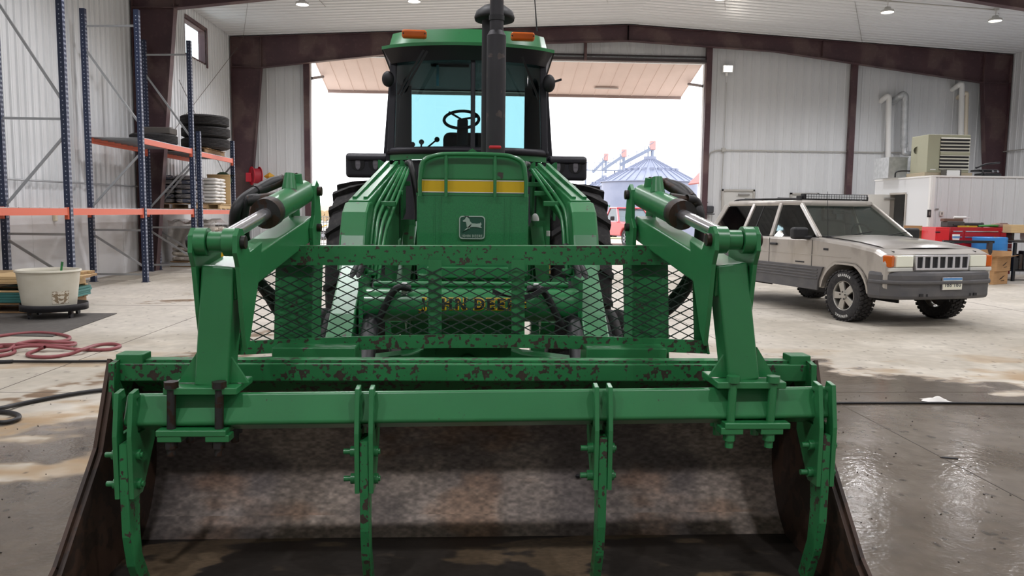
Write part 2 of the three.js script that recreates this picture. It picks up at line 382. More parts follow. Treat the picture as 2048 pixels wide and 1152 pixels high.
// end wall posts, door jambs and header
const post = (px, y0, y1, w = 0.2) => bx(w, y1 - y0, 0.16, px, (y0 + y1) / 2, -DB + 0.1);
const p1 = P(1703, 300, DB - 0.2).x;
tag(struct('trim_3', [post(p1, 0, ceilY(p1) - 0.4)], brown, 'brown steel post in the end wall above the car'), 'brown steel post in the end wall behind the car', 'post');
tag(struct('trim_4', [post(doorL - 0.1, 0, ceilY(doorL) - 0.3, 0.2)], brown), 'brown steel jamb of the great doorway on the hose reel side', 'jamb');
tag(struct('trim_5', [post(doorR + 0.1, 0, ceilY(doorR) - 0.3, 0.2)], brown), 'brown steel jamb of the great doorway on the car side', 'jamb');
const p2 = P(1170, 100, DB).x;
tag(struct('trim_6', [post(p2, doorH, ceilY(p2) - 0.4, 0.09)], brown), 'slim brown steel post above the great doorway', 'post');
tag(struct('trim_7', [bx(doorR - doorL, 0.1, 0.2, (doorL + doorR) / 2, doorH + 0.06, -DB + 0.06), bx(doorR - doorL, 0.04, 0.06, (doorL + doorR) / 2, doorH + 0.22, -DB + 0.02)], plain('#3c3436', 0.5)), 'dark header above the great doorway', 'header');
// the lifted one-piece door
{
  const hy = doorH + 0.02, out = 2.9, oy = P(1000, 187, DB + out).y, xl = P(688, 187, DB + out).x - 0.35, xr = P(1308, 202, DB + out).x + 0.3;
  const g = struct('door_1', null, null, 'pale hydraulic hangar door lifted open above the doorway');
  const m = MS({ map: tex(256, 256, (u, v) => mix3([238, 218, 209], [226, 206, 197], fbm(u * 4, v * 4, 4, 4)), { size: 3 }), roughness: 0.6 });
  const a = V(doorL + 0.05, hy, -DB - 0.15), b = V(doorR - 0.05, hy, -DB - 0.15), c = V(doorR - 0.05, oy, -DB - out), e = V(doorL + 0.05, oy, -DB - out);
  const inset = 0.0;
  mesh('door_leaf', slab(a, b, c, e, -0.12), m, g);
  const W = (doorR - doorL - 0.1), n = 14, dir = c.clone().sub(b), len = dir.length();
  for (let k = 0; k <= n * 2; k++) { const x = doorL + 0.05 + W * k / (n * 2); mesh('rib', bar(V(x, hy - 0.012, -DB - 0.15), V(x, oy - 0.012, -DB - out), 0.022, 0.012, V(0, 1, 0)), m, g); }
  mesh('bottom_rail', bar(V(e.x, oy - 0.03, -DB - out), V(c.x, oy - 0.03, -DB - out), 0.1, 0.12, V(0, 1, 0)), plain('#9d8a84', 0.5), g);
  const mid = 0.72, lm = plain('#d9d0cb', 0.4);
  for (const x of [-2.2, 4.9]) mesh('light_fitting', bx(0.9, 0.04, 0.14, x, hy + (oy - hy) * mid - 0.06, -DB - 0.15 - (out - 0.15) * mid), lm, g);
  for (const [x, s] of [[doorL, 1], [doorR, -1]]) {
    mesh('hydraulic_ram', cyl(V(x + s * 0.02, P(640, 153, DB).y - 0.05, -DB - 0.1), V(x + s * 0.12, oy + (hy - oy) * 0.45 - 0.05, -DB - out * 0.55), 0.05, 0.05, 10), plain('#6e6a6c', 0.5), g);
  }
}
// window high in the side wall
{
  const g = struct('window_1', null, null, 'small brown framed window high in the side wall');
  const zc = -(wd0 + wd1) / 2, w = wd1 - wd0, yc = (winY0 + winY1) / 2, h = winY1 - winY0;
  mesh('window_frame', [bx(0.2, 0.05, w, WL - 0.12, winY0 + 0.02, zc), bx(0.2, 0.05, w, WL - 0.12, winY1 - 0.02, zc), bx(0.2, h, 0.05, WL - 0.12, yc, -wd0 - 0.02), bx(0.2, h, 0.05, WL - 0.12, yc, -wd1 + 0.02), bx(0.03, h + 0.16, 0.08, WL + 0.01, yc, -wd1 - 0.03), bx(0.03, 0.08, w, WL + 0.01, winY1 + 0.04, zc)], brown, g);
  mesh('pane', bx(0.006, h, w, WL - 0.16, yc, zc), M.glass, g);
}
// thin bracing rods
for (const [a, b, l] of [[P(475, 95, DB - 0.4), PX(295, 330, WL + 0.15), 'thin steel brace rod across the side wall above the tyres'], [PX(358, 160, WL + 0.15), P(470, 392, DB - 0.4), 'thin steel brace rod across the side wall behind the tyres']])
  tag(struct('trim_8', cyl(a, b, 0.009, 0.009, 6), plain('#6b6664', 0.5)), l, 'brace rod');
for (const [x0, y0, x1, y1] of [[497, 0, 486, 78], [632, 75, 690, 55], [665, 72, 820, 15], [1205, 0, 1228, 42], [1285, 40, 1360, 18], [1448, 5, 1452, 58], [1710, 0, 1725, 88], [1474, 62, 1530, 50], [1990, 115, 2030, 50]]) {
  const a = P(x1, y1, DB - 0.35), h = P(x0, y0, 22), b = V(h.x, ceilY(h.x) - 0.05, h.z);
  tag(struct('trim_9', cyl(a, b, 0.007, 0.007, 5), plain('#7d7a78', 0.5)), 'thin steel flange brace between ceiling and end frame', 'brace rod', 'flange braces of the end frame');
}
// high bay lamps in rows along the ceiling
{
  const lampX = [P(600, 25, 21.4).x, P(827, 15, 21.5).x, P(1160, -6, 21.6).x, P(1441, 3, 21.7).x, P(1763, 40, 22).x, P(1975, 65, 22).x];
  const glow = MS({ color: '#ffffff', emissive: '#fff6e8', emissiveIntensity: 6 }), hm = plain('#c9c9c6', 0.4);
  let first = null;
  for (const d of [21.7, 13.9, 6.2, -1.5]) lampX.forEach((x, i) => {
    const y = ceilY(x) - 0.33, lab = 'round high bay lamp on a short rod, ' + { 21.7: 'in the row before the great doorway', 13.9: 'in the second row from the doorway', 6.2: 'in the third row from the doorway', '-1.5': 'in the fourth row from the doorway' }[d];
    let o;
    if (!first) {
      o = first = thing('high_bay_lamp', lab, 'lamp', V(0, 0, 0), 'high bay lamps in rows under the ceiling');
      mesh('housing', lathe([[0, 0.13], [0.07, 0.12], [0.1, 0.05], [0.17, 0.03], [0.18, -0.02], [0.165, -0.03]], 20), hm, o);
      mesh('lens', lathe([[0, -0.035], [0.1, -0.035], [0.165, -0.02]], 20), glow, o);
      mesh('hanger', [cyl(V(0, 0.12, 0), V(0, 0.3, 0), 0.012, 0.012, 8), bx(0.12, 0.05, 0.12, 0, 0.3, 0)], hm, o);
    } else o = dup(first, V(0, 0, 0), 0, lab);
    o.position.set(x, y, -d);
    const L = new THREE.SpotLight('#fcfbff', LAMP_POWER, 0, 1.35, 0.35, 2);
    L.position.set(x, y - 0.07, -d); L.target.position.set(x, 0, -d); L.castShadow = true; L.shadow.radius = 8;
    scene.add(L, L.target);
  });
}
// ---------------------------------------------------------------- grapple bucket
const bucketTex = tex(1024, 512, (u, v) => {
  const n = fbm(u * 8, v * 6, 5, 8), r = sm(0.55, 0.75, fbm(u * 5 + 3, v * 5 + 8, 5, 5)), f = fbm(u * 90, v * 90, 2, 90), s = fbm(u * 3 + 20, v * 3 + 4, 4, 3);
  let c = mix3([92, 83, 80], [132, 120, 112], sm(0.3, 0.75, n));
  c = mix3(c, [156, 140, 126], sm(0.5, 0.75, s) * 0.5);
  c = mix3(c, [128, 84, 54], r * 0.35);
  return c.map(k => k * (0.72 + 0.56 * f));
}, { size: 1.6, sizeV: 0.8 });
const bucketIn = MS({ map: bucketTex, roughness: 0.62, metalness: 0.15 });
const rustEdge = MS({ map: paintTex([74, 52, 40], [44, 32, 26], 0.5, 0.6), roughness: 0.6 });
const floorDirt = MS({ map: tex(512, 256, (u, v) => { const n = fbm(u * 6, v * 6, 5, 6), k = sm(0.58, 0.66, fbm(u * 4 + 30, v * 4 + 2, 5, 4)); return mix3(mix3([40, 37, 35], [56, 51, 47], n), [126, 106, 82], k * 0.7).map(q => q * (0.85 + 0.3 * fbm(u * 80, v * 80, 2, 80))); }, { size: 1.3, sizeV: 0.65 }), roughness: 0.4 });
const meshDark = plain('#25352e', 0.5);
const BXL = P(230, 730, 2.6).x, BXR = P(1622, 722, 2.6).x, LIPH = 0.985;
const bucket = thing('grapple_bucket', 'wide rusty loader bucket with green hydraulic grapple and mesh guard', 'bucket', V(0, 0.3, -2.3));
{
  const W = BXR - BXL, cx = (BXL + BXR) / 2;
  // shell: lip, back, curve, floor (depth, height), 12 mm plate
  const prof = [[2.60, 0.965], [2.72, 0.90], [2.83, 0.80], [2.885, 0.66], [2.88, 0.52], [2.81, 0.385], [2.73, 0.312], [1.95, 0.28]];
  const crv = new THREE.CatmullRomCurve3(prof.slice(0, 7).map(p => V(p[0], p[1], 0)), false, 'catmullrom', 0.4).getPoints(28).map(p => [p.x, p.y]);
  const shell = surf(24, crv.length - 1, (u, v) => { const p = crv[Math.round(v * (crv.length - 1))]; return V(BXL + u * W, p[1], -p[0]); });
  const back = surf(24, crv.length - 1, (u, v) => { const p = crv[Math.round(v * (crv.length - 1))]; return V(BXL + u * W, p[1] - 0.014, -p[0] - 0.016); });
  const sh = mesh('shell', [shell], bucketIn, bucket);
  mesh('shell_outside', back, M.greenWorn, bucket);
  mesh('bucket_floor', [slab(V(BXL, 0.28, -1.94), V(BXR, 0.28, -1.94), V(BXR, 0.314, -2.735), V(BXL, 0.314, -2.735), 0.014)], floorDirt, bucket);
  mesh('cutting_edge', ext([[1.8, 0.268], [1.95, 0.29], [1.95, 0.265], [1.81, 0.26]], W, 0).rotateY(Math.PI / 2).translate(cx, 0, 0), M.darkSteel, bucket);
  const e1 = PX(200, 905, BXL), e2 = PX(118, 1150, BXL), edge = [[2.595, 0.99], [-e1.z, e1.y], [-e2.z, e2.y], [1.95, 0.275]];
  const sp = [...edge, [2.72, 0.29], [2.83, 0.37], [2.9, 0.5], [2.91, 0.66], [2.85, 0.82], [2.74, 0.93], [2.65, 0.99]];
  for (const x of [BXL, BXR]) {
    mesh('side_plate', side(sp, x, 0.016), rustEdge, bucket);
    for (let k = 0; k < 3; k++) { const a = edge[k], b = edge[k + 1], s = x < 0 ? -1 : 1; mesh('edge_strip', bar(V(x + s * 0.013, a[1], -a[0] - 0.02), V(x + s * 0.013, b[1], -b[0] - 0.02), 0.012, 0.06, V(0, 0.3, -1)), rustEdge, bucket); }
  }
  // top lip box with chipped paint
  mesh('lip_beam', rb(W - 0.02, 0.062, 0.06, cx, LIPH - 0.032, -2.63, 0.006), M.greenWorn, bucket);
  mesh('lip_flange', bx(W - 0.02, 0.008, 0.05, cx, LIPH + 0.004, -2.645), M.greenWorn, bucket);
  for (const [x, w] of [[BXL + 0.045, 0.09], [BXR - 0.035, 0.075]]) mesh('corner_tab', rb(w, 0.035, 0.07, x, LIPH + 0.012, -2.64, 0.005), M.green, bucket);
  for (const x of [BXL + 0.006, BXR - 0.006]) mesh('corner_plate', side([[2.56, 0.99], [2.66, 1.005], [2.7, 0.9], [2.59, 0.78], [2.55, 0.84]], x, 0.018), M.greenWorn, bucket);
  // dirt lumps in the bucket
  for (const [px, py, r] of [[1083, 1000, 0.013], [1157, 952, 0.009], [1090, 1002, 0.008]]) { const q = P(px, py, 2.86); mesh('mud_lump', new THREE.IcosahedronGeometry(r, 1).scale(1.4, 0.9, 0.6).translate(q.x, q.y, q.z), M.black, bucket); }
  // ---- grapple beam
  const bl = P(262, 824, 2.36), br = P(1656, 808, 2.36);
  mesh('grapple_beam', bar(bl, br, 0.1, 0.1, V(0, Math.cos(0.42), -Math.sin(0.42)), 0.012), M.greenBright, bucket);
  const fz = 2.36;
  const tine = (pxa, pya, i) => {
    const c = P(pxa, pya, 2.31), x = c.x, top = P(pxa, pya - 45, 2.31).y, gap = 0.042;
    const h0 = top, hb = h0 - 0.315, b0 = bl.y + (br.y - bl.y) * (x - bl.x) / (br.x - bl.x);
    const out = i === 0 ? 0 : 0;
    for (const s of [-1, 1]) {
      const pl = [[2.285, h0], [2.325, h0 + 0.005], [2.335, b0 + 0.055], [2.309, b0 + 0.052], [2.309, b0 - 0.052], [2.43, b0 - 0.054], [2.43, b0 - 0.1], [2.33, hb], [2.265, hb], [2.262, b0 - 0.05]];
      mesh('tine_plate', side(pl, x + s * gap / 2, 0.014, 0.002), M.greenBright, bucket);
    }
    const bo = [];
    for (const hh of [b0 - 0.115, hb + 0.035]) {
      const p = V(x, hh, -2.3);
      mesh('tine_bolt', [cyl(V(x - 0.065, hh, -2.3), V(x + 0.045, hh, -2.3), 0.009, 0.009, 8), hexBolt(V(x - 0.028, hh, -2.3), V(-1, 0, 0), 0.017, 0.016), hexBolt(V(x + 0.026, hh, -2.3), V(1, 0, 0), 0.017, 0.013)], M.green, bucket);
    }
    const low = [[2.268, b0 - 0.075], [2.36, b0 - 0.075], [2.345, hb], [2.335, hb - 0.1], [2.345, hb - 0.2], [2.4, 0.33], [2.35, 0.31], [2.29, hb - 0.22], [2.268, hb - 0.12], [2.265, hb]];
    mesh('tine', side(low, x, 0.026, 0.003), i === 3 || i === 0 ? M.greenWorn : M.greenWorn, bucket);
  };
  [[256, 828], [731, 820], [1204, 816], [1645, 812]].forEach(([a, b], i) => tine(a, b, i));
  // ---- arms, clamps, cylinders: left is rusty where the old clamp was, right is freshly painted
  for (const s of [-1, 1]) {
    const L = s < 0;
    const ab = L ? P(432, 768, 2.37) : P(1478, 757, 2.37), at = L ? P(442, 545, 2.36) : P(1458, 540, 2.36), x = (ab.x + at.x) / 2;
    const up = V(0, 0, 1);
    mesh('clamp_plate', rb(0.215, 0.022, 0.17, ab.x - (L ? 0.02 : -0.012), ab.y - 0.004, -2.37, 0.004), M.greenBright, bucket);
    mesh('clamp_plate', rb(0.205, 0.02, 0.16, ab.x - (L ? 0.045 : -0.03), ab.y - 0.128, -2.35, 0.004), M.greenBright, bucket);
    for (const q of L ? [-0.105, 0.035] : [-0.045, 0.08]) {
      const xx = ab.x + q, rm = L ? M.darkSteel : M.greenBright;
      mesh('clamp_rod', cyl(V(xx, ab.y, -2.293), V(xx - 0.006, ab.y - 0.2, -2.293), 0.013, 0.013, 12), rm, bucket);
      mesh('clamp_rod', cyl(V(xx, ab.y, -2.43), V(xx, ab.y - 0.2, -2.43), 0.013, 0.013, 12), rm, bucket);
      for (const n of [hexBolt(V(xx - 0.006, ab.y - 0.155, -2.293), V(0, -1, 0), 0.02, 0.022), hexBolt(V(xx, ab.y - 0.14, -2.43), V(0, -1, 0), 0.024, 0.03), hexBolt(V(xx, ab.y + 0.005, -2.293), V(0, 1, 0), 0.022, 0.02)]) mesh('nut', n, rm, bucket);
      mesh('clamp_block', rb(0.07, 0.022, 0.05, xx - 0.004, ab.y - 0.144, -2.297, 0.003), M.greenBright, bucket);
    }
    mesh('grapple_arm', bar(V(ab.x, ab.y, -2.37), V(at.x, at.y + 0.02, -2.38), 0.098, 0.1, up, 0.008), M.greenBright, bucket);
    // gussets at the foot of the arm
    for (const q of [-1, 1]) mesh('gusset', ext([[0, 0], [q * 0.06, 0], [0, 0.095]], 0.012).translate(ab.x + q * 0.045, ab.y + 0.01, -2.35), M.greenBright, bucket);
    mesh('gusset', side([[2.415, ab.y + 0.01], [2.5, ab.y + 0.01], [2.415, ab.y + 0.13]], ab.x, 0.014), M.greenBright, bucket);
    // knee: horizontal tube back to the bracket
    const k0 = V(at.x, at.y - 0.035, -2.34), br0 = L ? P(604, 455, 3.28) : P(1291, 455, 3.28);
    mesh('arm_tube', bar(k0, br0, 0.1, 0.1, V(0, 1, 0), 0.008), M.greenBright, bucket);
    const pin = L ? P(428, 484, 2.33) : P(1464, 480, 2.33);
    for (const q of [-1, 1]) {
      const xx = at.x + q * 0.064;
      mesh('knee_plate', side([[2.285, pin.y - 0.03], [2.29, pin.y + 0.02], [2.315, pin.y + 0.042], [2.35, pin.y + 0.04], [2.375, pin.y + 0.012], [2.42, at.y + 0.06], [2.56, at.y + 0.085], [2.52, at.y - 0.02], [2.41, at.y - 0.2], [2.365, at.y - 0.24], [2.335, at.y - 0.12], [2.31, at.y + 0.02]], xx, 0.014, 0.002), M.greenBright, bucket);
      mesh('pin_boss', cyl(V(at.x + q * 0.058, pin.y, -2.33), V(at.x + q * 0.024, pin.y, -2.33), 0.042, 0.042, 20), M.greenBright, bucket);
    }
    mesh('pin', cyl(V(at.x - 0.085, pin.y, -2.33), V(at.x + 0.085, pin.y, -2.33), 0.02, 0.02, 14), M.darkSteel, bucket);
    // cylinder
    const ct = L ? P(610, 382, 3.3) : P(1282, 390, 3.3), axis = pin.clone().setX(at.x).sub(ct), len = axis.length(); axis.normalize();
    const at2 = t => ct.clone().addScaledVector(axis, t);
    const c = mesh('cylinder', [cyl(at2(0.03), at2(0.5), 0.05, 0.05, 24), cyl(at2(0.0), at2(0.05), 0.035, 0.05, 20)], M.green, bucket);
    mesh('gland', cyl(at2(0.47), at2(0.53), 0.054, 0.054, 24), M.darkSteel, c);
    mesh('rod', cyl(at2(0.53), at2(len - 0.02), 0.022, 0.022, 16), M.chrome, c);
    mesh('rod_end', cyl(at2(len).add(V(-0.02, 0, 0)), at2(len).add(V(0.02, 0, 0)), 0.031, 0.031, 18), M.green, c);
    const upn = V(0, 1, 0).addScaledVector(axis, -axis.y).normalize();
    const port = (t, h) => at2(t).addScaledVector(upn, h);
    mesh('port', cyl(port(0.1, 0.04), port(0.1, 0.085), 0.022, 0.018, 12), M.green, c); mesh('port', cyl(port(0.22, 0.04), port(0.2, 0.1), 0.03, 0.02, 12), M.green, c);
    const o = L ? -1 : 1;
    mesh('hose_fitting', cyl(port(0.1, 0.07), P(...(L ? [566, 360, 3.22] : [1331, 366, 3.22])), 0.02, 0.02, 10), M.darkSteel, c);
    const way = L ? [[566, 360, 3.22], [540, 366, 3.14], [510, 383, 3.06], [483, 403, 3.0], [470, 430, 2.98], [474, 480, 3.05], [505, 545, 3.12], [535, 590, 3.2], [570, 640, 3.25], [640, 690, 3.3]] : [[1331, 366, 3.22], [1362, 376, 3.14], [1384, 398, 3.06], [1399, 432, 3.02], [1398, 480, 3.06], [1388, 540, 3.12], [1366, 590, 3.18], [1320, 632, 3.22], [1250, 664, 3.3]];
    mesh('hose', tube(way.map(q => P(...q)), 0.021, 10, 70), M.hose, bucket);
    const way2 = L ? [[518, 396, 3.02], [494, 402, 3.0], [487, 440, 3.02], [492, 480, 3.1], [520, 560, 3.16], [560, 600, 3.2], [610, 650, 3.3]] : [[1372, 398, 3.0], [1392, 404, 3.02], [1402, 440, 3.08], [1392, 500, 3.12], [1372, 560, 3.2], [1330, 610, 3.26], [1270, 655, 3.34]];
    mesh('hose', tube(way2.map(q => P(...q)), 0.018, 10, 60), M.hose, bucket);
    mesh('hose_fitting', cyl(P(...way[0]), P(...way[2]), 0.024, 0.024, 10), M.darkSteel, c);
    mesh('hose_fitting', [cyl(P(...way2[0]).add(V(-o * 0.06, 0, -0.02)), P(...way2[1]), 0.024, 0.022, 10)], M.darkSteel, c);
    // bracket plates and mast behind the guard
    const bxx = ct.x;
    for (const q of [-1, 1]) mesh('bracket_plate', side([[3.25, ct.y + 0.02], [3.29, ct.y + 0.045], [3.33, ct.y + 0.03], [3.35, ct.y - 0.03], [3.37, ct.y - 0.1], [3.36, br0.y + 0.02], [3.34, 1.345], [3.2, 1.345], [3.19, br0.y], [3.235, ct.y - 0.1]], bxx + q * 0.045, 0.016, 0.002), M.green, bucket);
    mesh('bracket_pin', [cyl(V(bxx - 0.07, ct.y, -3.3), V(bxx + 0.07, ct.y, -3.3), 0.02, 0.02, 12), cyl(V(bxx - 0.07, br0.y, -3.28), V(bxx + 0.07, br0.y, -3.28), 0.017, 0.017, 12)], M.darkSteel, bucket);
    mesh('mast', [side([[3.1, 1.35], [3.3, 1.35], [3.24, 1.1], [3.2, 0.86], [3.02, 0.86], [3.06, 1.1]], bxx - s * 0.0, 0.15, 0.004)], M.green, bucket);
    mesh('mount_box', rb(0.31, 0.11, 0.16, L ? P(636, 712, 2.95).x : P(1245, 712, 2.95).x, P(636, 716, 2.95).y, -2.95, 0.006), M.green, bucket);
  }
  // ---- mesh guard
  const gd = 3.0, gl = P(476, 690, gd), gr = P(1413, 690, gd), tl = P(505, 510, gd), tr = P(1380, 510, gd);
  const tb = mesh('guard_top_rail', [bar(P(522, 513, gd + 0.05), P(1372, 513, gd + 0.05), 0.012, 0.068, V(0, 1, 0)), bar(P(525, 493, gd + 0.1), P(1368, 493, gd + 0.1), 0.1, 0.008, V(0, 1, 0))], M.greenWorn, bucket);
  // bottom rail bows up in the middle
  const brl = [], NB = 12;
  for (let k = 0; k < NB; k++) { const f = t => P(476 + (1413 - 476) * t, 694 - 13 * Math.sin(Math.PI * t) - (t > 0.5 ? 0 : 0) + (1 - t) * 2, gd - 0.02); const a = f(k / NB), b = f((k + 1) / NB); brl.push(bar(a, b, 0.012, 0.052, V(0, 1, 0))); }
  mesh('guard_bottom_rail', brl, M.greenWorn, bucket);
  for (const [a, b] of [[P(490, 560, gd + 0.01), P(485, 705, gd + 0.01)], [P(1398, 555, gd + 0.01), P(1402, 705, gd + 0.01)], [P(870, 520, gd + 0.02), P(870, 688, gd + 0.02)], [P(1036, 520, gd + 0.02), P(1036, 688, gd + 0.02)]]) mesh('guard_upright', bar(a, b, 0.052, 0.01, V(0, 0, 1)), M.green, bucket);
  for (const [a, b] of [[P(500, 545, gd - 0.02), P(476, 708, gd - 0.02)], [P(1389, 540, gd - 0.02), P(1414, 706, gd - 0.02)]]) mesh('guard_side', bar(a, b, 0.008, 0.05, V(0, 0, 1)), M.greenWorn, bucket);
  // expanded metal diamonds
  const cw = 0.073, ch = 0.036, xl = gl.x + 0.02, xr = gr.x - 0.02, yb = gl.y + 0.02, yt = P(945, 529, gd).y, st = [];
  const rows = Math.round((yt - yb) / ch), cols = Math.ceil((xr - xl) / cw);
  const roll = x => x * 0.0;
  for (let r = 0; r < rows; r++) for (let c = 0; c < cols; c++) for (const s of [-1, 1]) for (const q of [0, 1]) {
    const x0 = xl + c * cw + (q ? cw / 2 : 0), x1 = x0 + cw / 2, ym = yb + r * ch + ch / 2;
    const w = (x, y) => V(x, y + 0.004 * Math.sin(x * 5 + y * 9), -gd - 0.006 + 0.008 * Math.sin(x * 7 + y * 4));
    const ya = q ? ym + s * ch / 2 : ym, yb2 = q ? ym : ym + s * ch / 2;
    st.push(bar(w(x0, ya), w(x1, yb2), 0.0042, 0.003, V(0, 0, 1)));
  }
  mesh('expanded_mesh', st, meshDark, bucket);
}
// ---------------------------------------------------------------- front loader
const loader = thing('front_loader', 'green loader arms with cross tube lettered in yellow and black', 'loader', V(0, 0, -4.3));
{
  const tubeY = P(945, 609, 3.72).y, TD = 3.72;
  for (const s of [-1, 1]) {
    const L = s < 0, X = s * 0.625 - 0.02;
    const up = L ? P(785, 352, 5.5) : P(1086, 356, 5.5), kn = L ? P(716, 424, 4.2) : P(1162, 424, 4.2);
    const hU = (up.y + 0.0), hK = kn.y;
    // upper beam with a channel on top, bend, lower leg
    const uM = bar(V(up.x, hU, -5.55), V(kn.x, hK - 0.02, -4.25), 0.115, 0.17, V(0, 1, 0), 0.006);
    mesh('upper_arm', [uM, bar(V(up.x - 0.03, hU + 0.09, -5.5), V(kn.x - 0.03, hK + 0.07, -4.28), 0.022, 0.03, V(0, 1, 0)), bar(V(up.x + 0.03, hU + 0.09, -5.5), V(kn.x + 0.03, hK + 0.07, -4.28), 0.022, 0.03, V(0, 1, 0))], M.green, loader);
    mesh('arm_bend', side([[4.3, hK + 0.06], [4.18, hK + 0.05], [4.08, hK], [4.0, hK - 0.12], [3.92, hK - 0.3], [4.1, hK - 0.34], [4.2, hK - 0.2], [4.4, hK - 0.12]], kn.x, 0.135, 0.012), M.green, loader);
    mesh('lower_arm', side([[3.95, hK - 0.26], [4.11, hK - 0.3], [3.78, 0.98], [3.4, 0.66], [3.2, 0.6], [3.2, 0.7], [3.62, 1.02]], kn.x - s * 0.01, 0.12, 0.008), M.green, loader);
    mesh('hinge_cap', rb(0.07, 0.035, 0.05, kn.x + s * 0.01, hK - 0.315, -3.96, 0.008), M.green, loader);
    mesh('hinge_cap', rb(0.05, 0.03, 0.05, kn.x - s * 0.1, hK - 0.31, -3.98, 0.008), M.green, loader);
    // mast beside the engine
    mesh('mast', [bx(0.1, 1.15, 0.14, up.x - s * 0.0, 1.17, -5.52), bx(0.09, 0.9, 0.12, s * 0.42, 1.0, -5.0), side([[5.35, 1.85], [5.62, 1.85], [5.62, 1.5], [5.4, 1.45]], up.x + s * 0.075, 0.016), side([[5.35, 1.85], [5.62, 1.85], [5.62, 1.5], [5.4, 1.45]], up.x - s * 0.075, 0.016)], M.green, loader);
    mesh('mast_brace', bar(V(s * 0.4, 1.4, -5.0), V(s * 0.42, 0.85, -4.3), 0.08, 0.1, V(0, 1, 0)), M.green, loader);
    mesh('pivot_bolt', cyl(V(up.x - 0.1, hU, -5.5), V(up.x + 0.1, hU, -5.5), 0.03, 0.03, 12), M.darkSteel, loader);
    // lift cylinder under the arm
    mesh('lift_cylinder', [cyl(V(kn.x - s * 0.11, 0.75, -5.2), V(kn.x - s * 0.1, 1.1, -4.35), 0.045, 0.045, 16)], M.green, loader);
    // hydraulic pipes along the inner side
    for (let k = 0; k < (L ? 4 : 2); k++) {
      const o = 0.075 + k * 0.022;
      mesh('hydraulic_pipe', tube([V(up.x - s * o, hU + 0.05, -5.45), V(up.x - s * o, hU + 0.03, -5.2), V(kn.x - s * o, hK + 0.02 - k * 0.03, -4.35), V(kn.x - s * o, hK - 0.2, -4.1), V(kn.x - s * o * 0.9, hK - 0.45, -3.9)], 0.011, 8, 40, 0.3), M.green, loader);
    }
    for (let k = 0; k < 3; k++) mesh('pipe_clamp', rb(0.11, 0.03, 0.03, up.x + (kn.x - up.x) * (0.25 + k * 0.28) - s * 0.11, hU + (hK - hU) * (0.25 + k * 0.28), -5.45 + 1.2 * (0.25 + k * 0.28), 0.005), M.green, loader);
    for (let k = 0; k < 2; k++) mesh('hose', tube([V(kn.x - s * 0.1, hK - 0.2 + k * 0.02, -4.05), V(kn.x - s * (0.02 + k * 0.03), hK - 0.32, -3.88), V(kn.x - s * (0.03 + k * 0.04), hK - 0.55, -3.7), V(kn.x - s * (0.05 - k * 0.05), hK - 0.8, -3.45), V(kn.x + s * 0.02, hK - 0.92, -3.3)], 0.02, 10, 40), M.hose, loader);
    mesh('hose', tube([V(up.x - s * 0.12, hU + 0.08, -5.3), V(up.x - s * 0.16, hU + 0.05, -5.15), V(up.x - s * 0.2, hU - 0.2, -5.1), V(up.x - s * 0.19, hU - 0.6, -5.05), V(up.x - s * 0.2, hU - 0.9, -5.0)], 0.02, 8, 30), M.hose, loader);
    mesh('hose', tube([V(kn.x - s * 0.06, hK - 0.5, -3.72), V(kn.x - s * 0.14, hK - 0.56, -3.64), V(kn.x - s * 0.25, tubeY + 0.075, -3.63), V(kn.x - s * 0.33, tubeY + 0.085, -3.64)], 0.018, 8, 24), M.hose, loader);
    mesh('bucket_cylinder', [cyl(V(s * 0.5, 1.12, -3.95), V(s * 0.46, 0.72, -3.1), 0.04, 0.04, 14)], M.black, loader);
    mesh('tilt_link', bar(V(s * 0.5, 0.8, -3.3), V(s * 0.34, 0.7, -3.05), 0.06, 0.05, V(0, 1, 0)), M.green, loader);
  }
  const ct = mesh('cross_tube', [cyl(V(-0.52, tubeY, -TD), V(0.5, tubeY, -TD), 0.082, 0.082, 40), bx(0.02, 0.3, 0.3, -0.53, tubeY - 0.02, -TD - 0.06), bx(0.02, 0.3, 0.3, 0.51, tubeY - 0.02, -TD - 0.06)], M.greenHood, loader);
  mesh('supply_pipe', [cyl(V(-0.48, tubeY + 0.098, -TD), V(0.46, tubeY + 0.098, -TD), 0.014, 0.014, 12)], M.green, loader);
  for (const px of [808, 1073]) { const q = P(px, 582, 3.64); mesh('pipe_clamp', rb(0.026, 0.06, 0.03, q.x, tubeY + 0.08, -TD + 0.06, 0.004), M.white, loader); }
  // lettering wrapped on the front of the tube
  const font = await new FontLoader().loadAsync('fonts/droid/droid_sans_bold.typeface.json');
  const wrap = (size, fat, mat, lift, nm) => {
    const g = new TextGeometry('JOHN DEERE', { font, size, depth: 0.002, curveSegments: 4, bevelEnabled: fat > 0, bevelThickness: 0.0005, bevelSize: fat, bevelSegments: 1 });
    g.computeBoundingBox(); const b = g.boundingBox, c = (b.max.x + b.min.x) / 2, w0 = b.max.x - b.min.x;
    const x0 = P(837, 605, 3.64).x, x1 = P(1053, 605, 3.64).x, k = (x1 - x0) / w0;
    const p = g.attributes.position;
    for (let i = 0; i < p.count; i++) {
      const x = (p.getX(i) - c) * k + (x0 + x1) / 2, t = (p.getY(i) - (b.max.y + b.min.y) / 2) / 0.082 + 0.06, r = 0.0825 + lift + p.getZ(i) * 0.5;
      p.setXYZ(i, x, tubeY + r * Math.sin(t), -TD + r * Math.cos(t));
    }
    g.computeVertexNormals();
    mesh(nm, g, mat, ct).userData.label = nm === 'lettering' ? 'black letters on the cross tube' : 'yellow outline of the letters';
  };
  wrap(0.052, 0.0045, M.yellow, 0.0003, 'lettering_outline'); wrap(0.052, 0, plain('#161a14', 0.5), 0.0025, 'lettering');
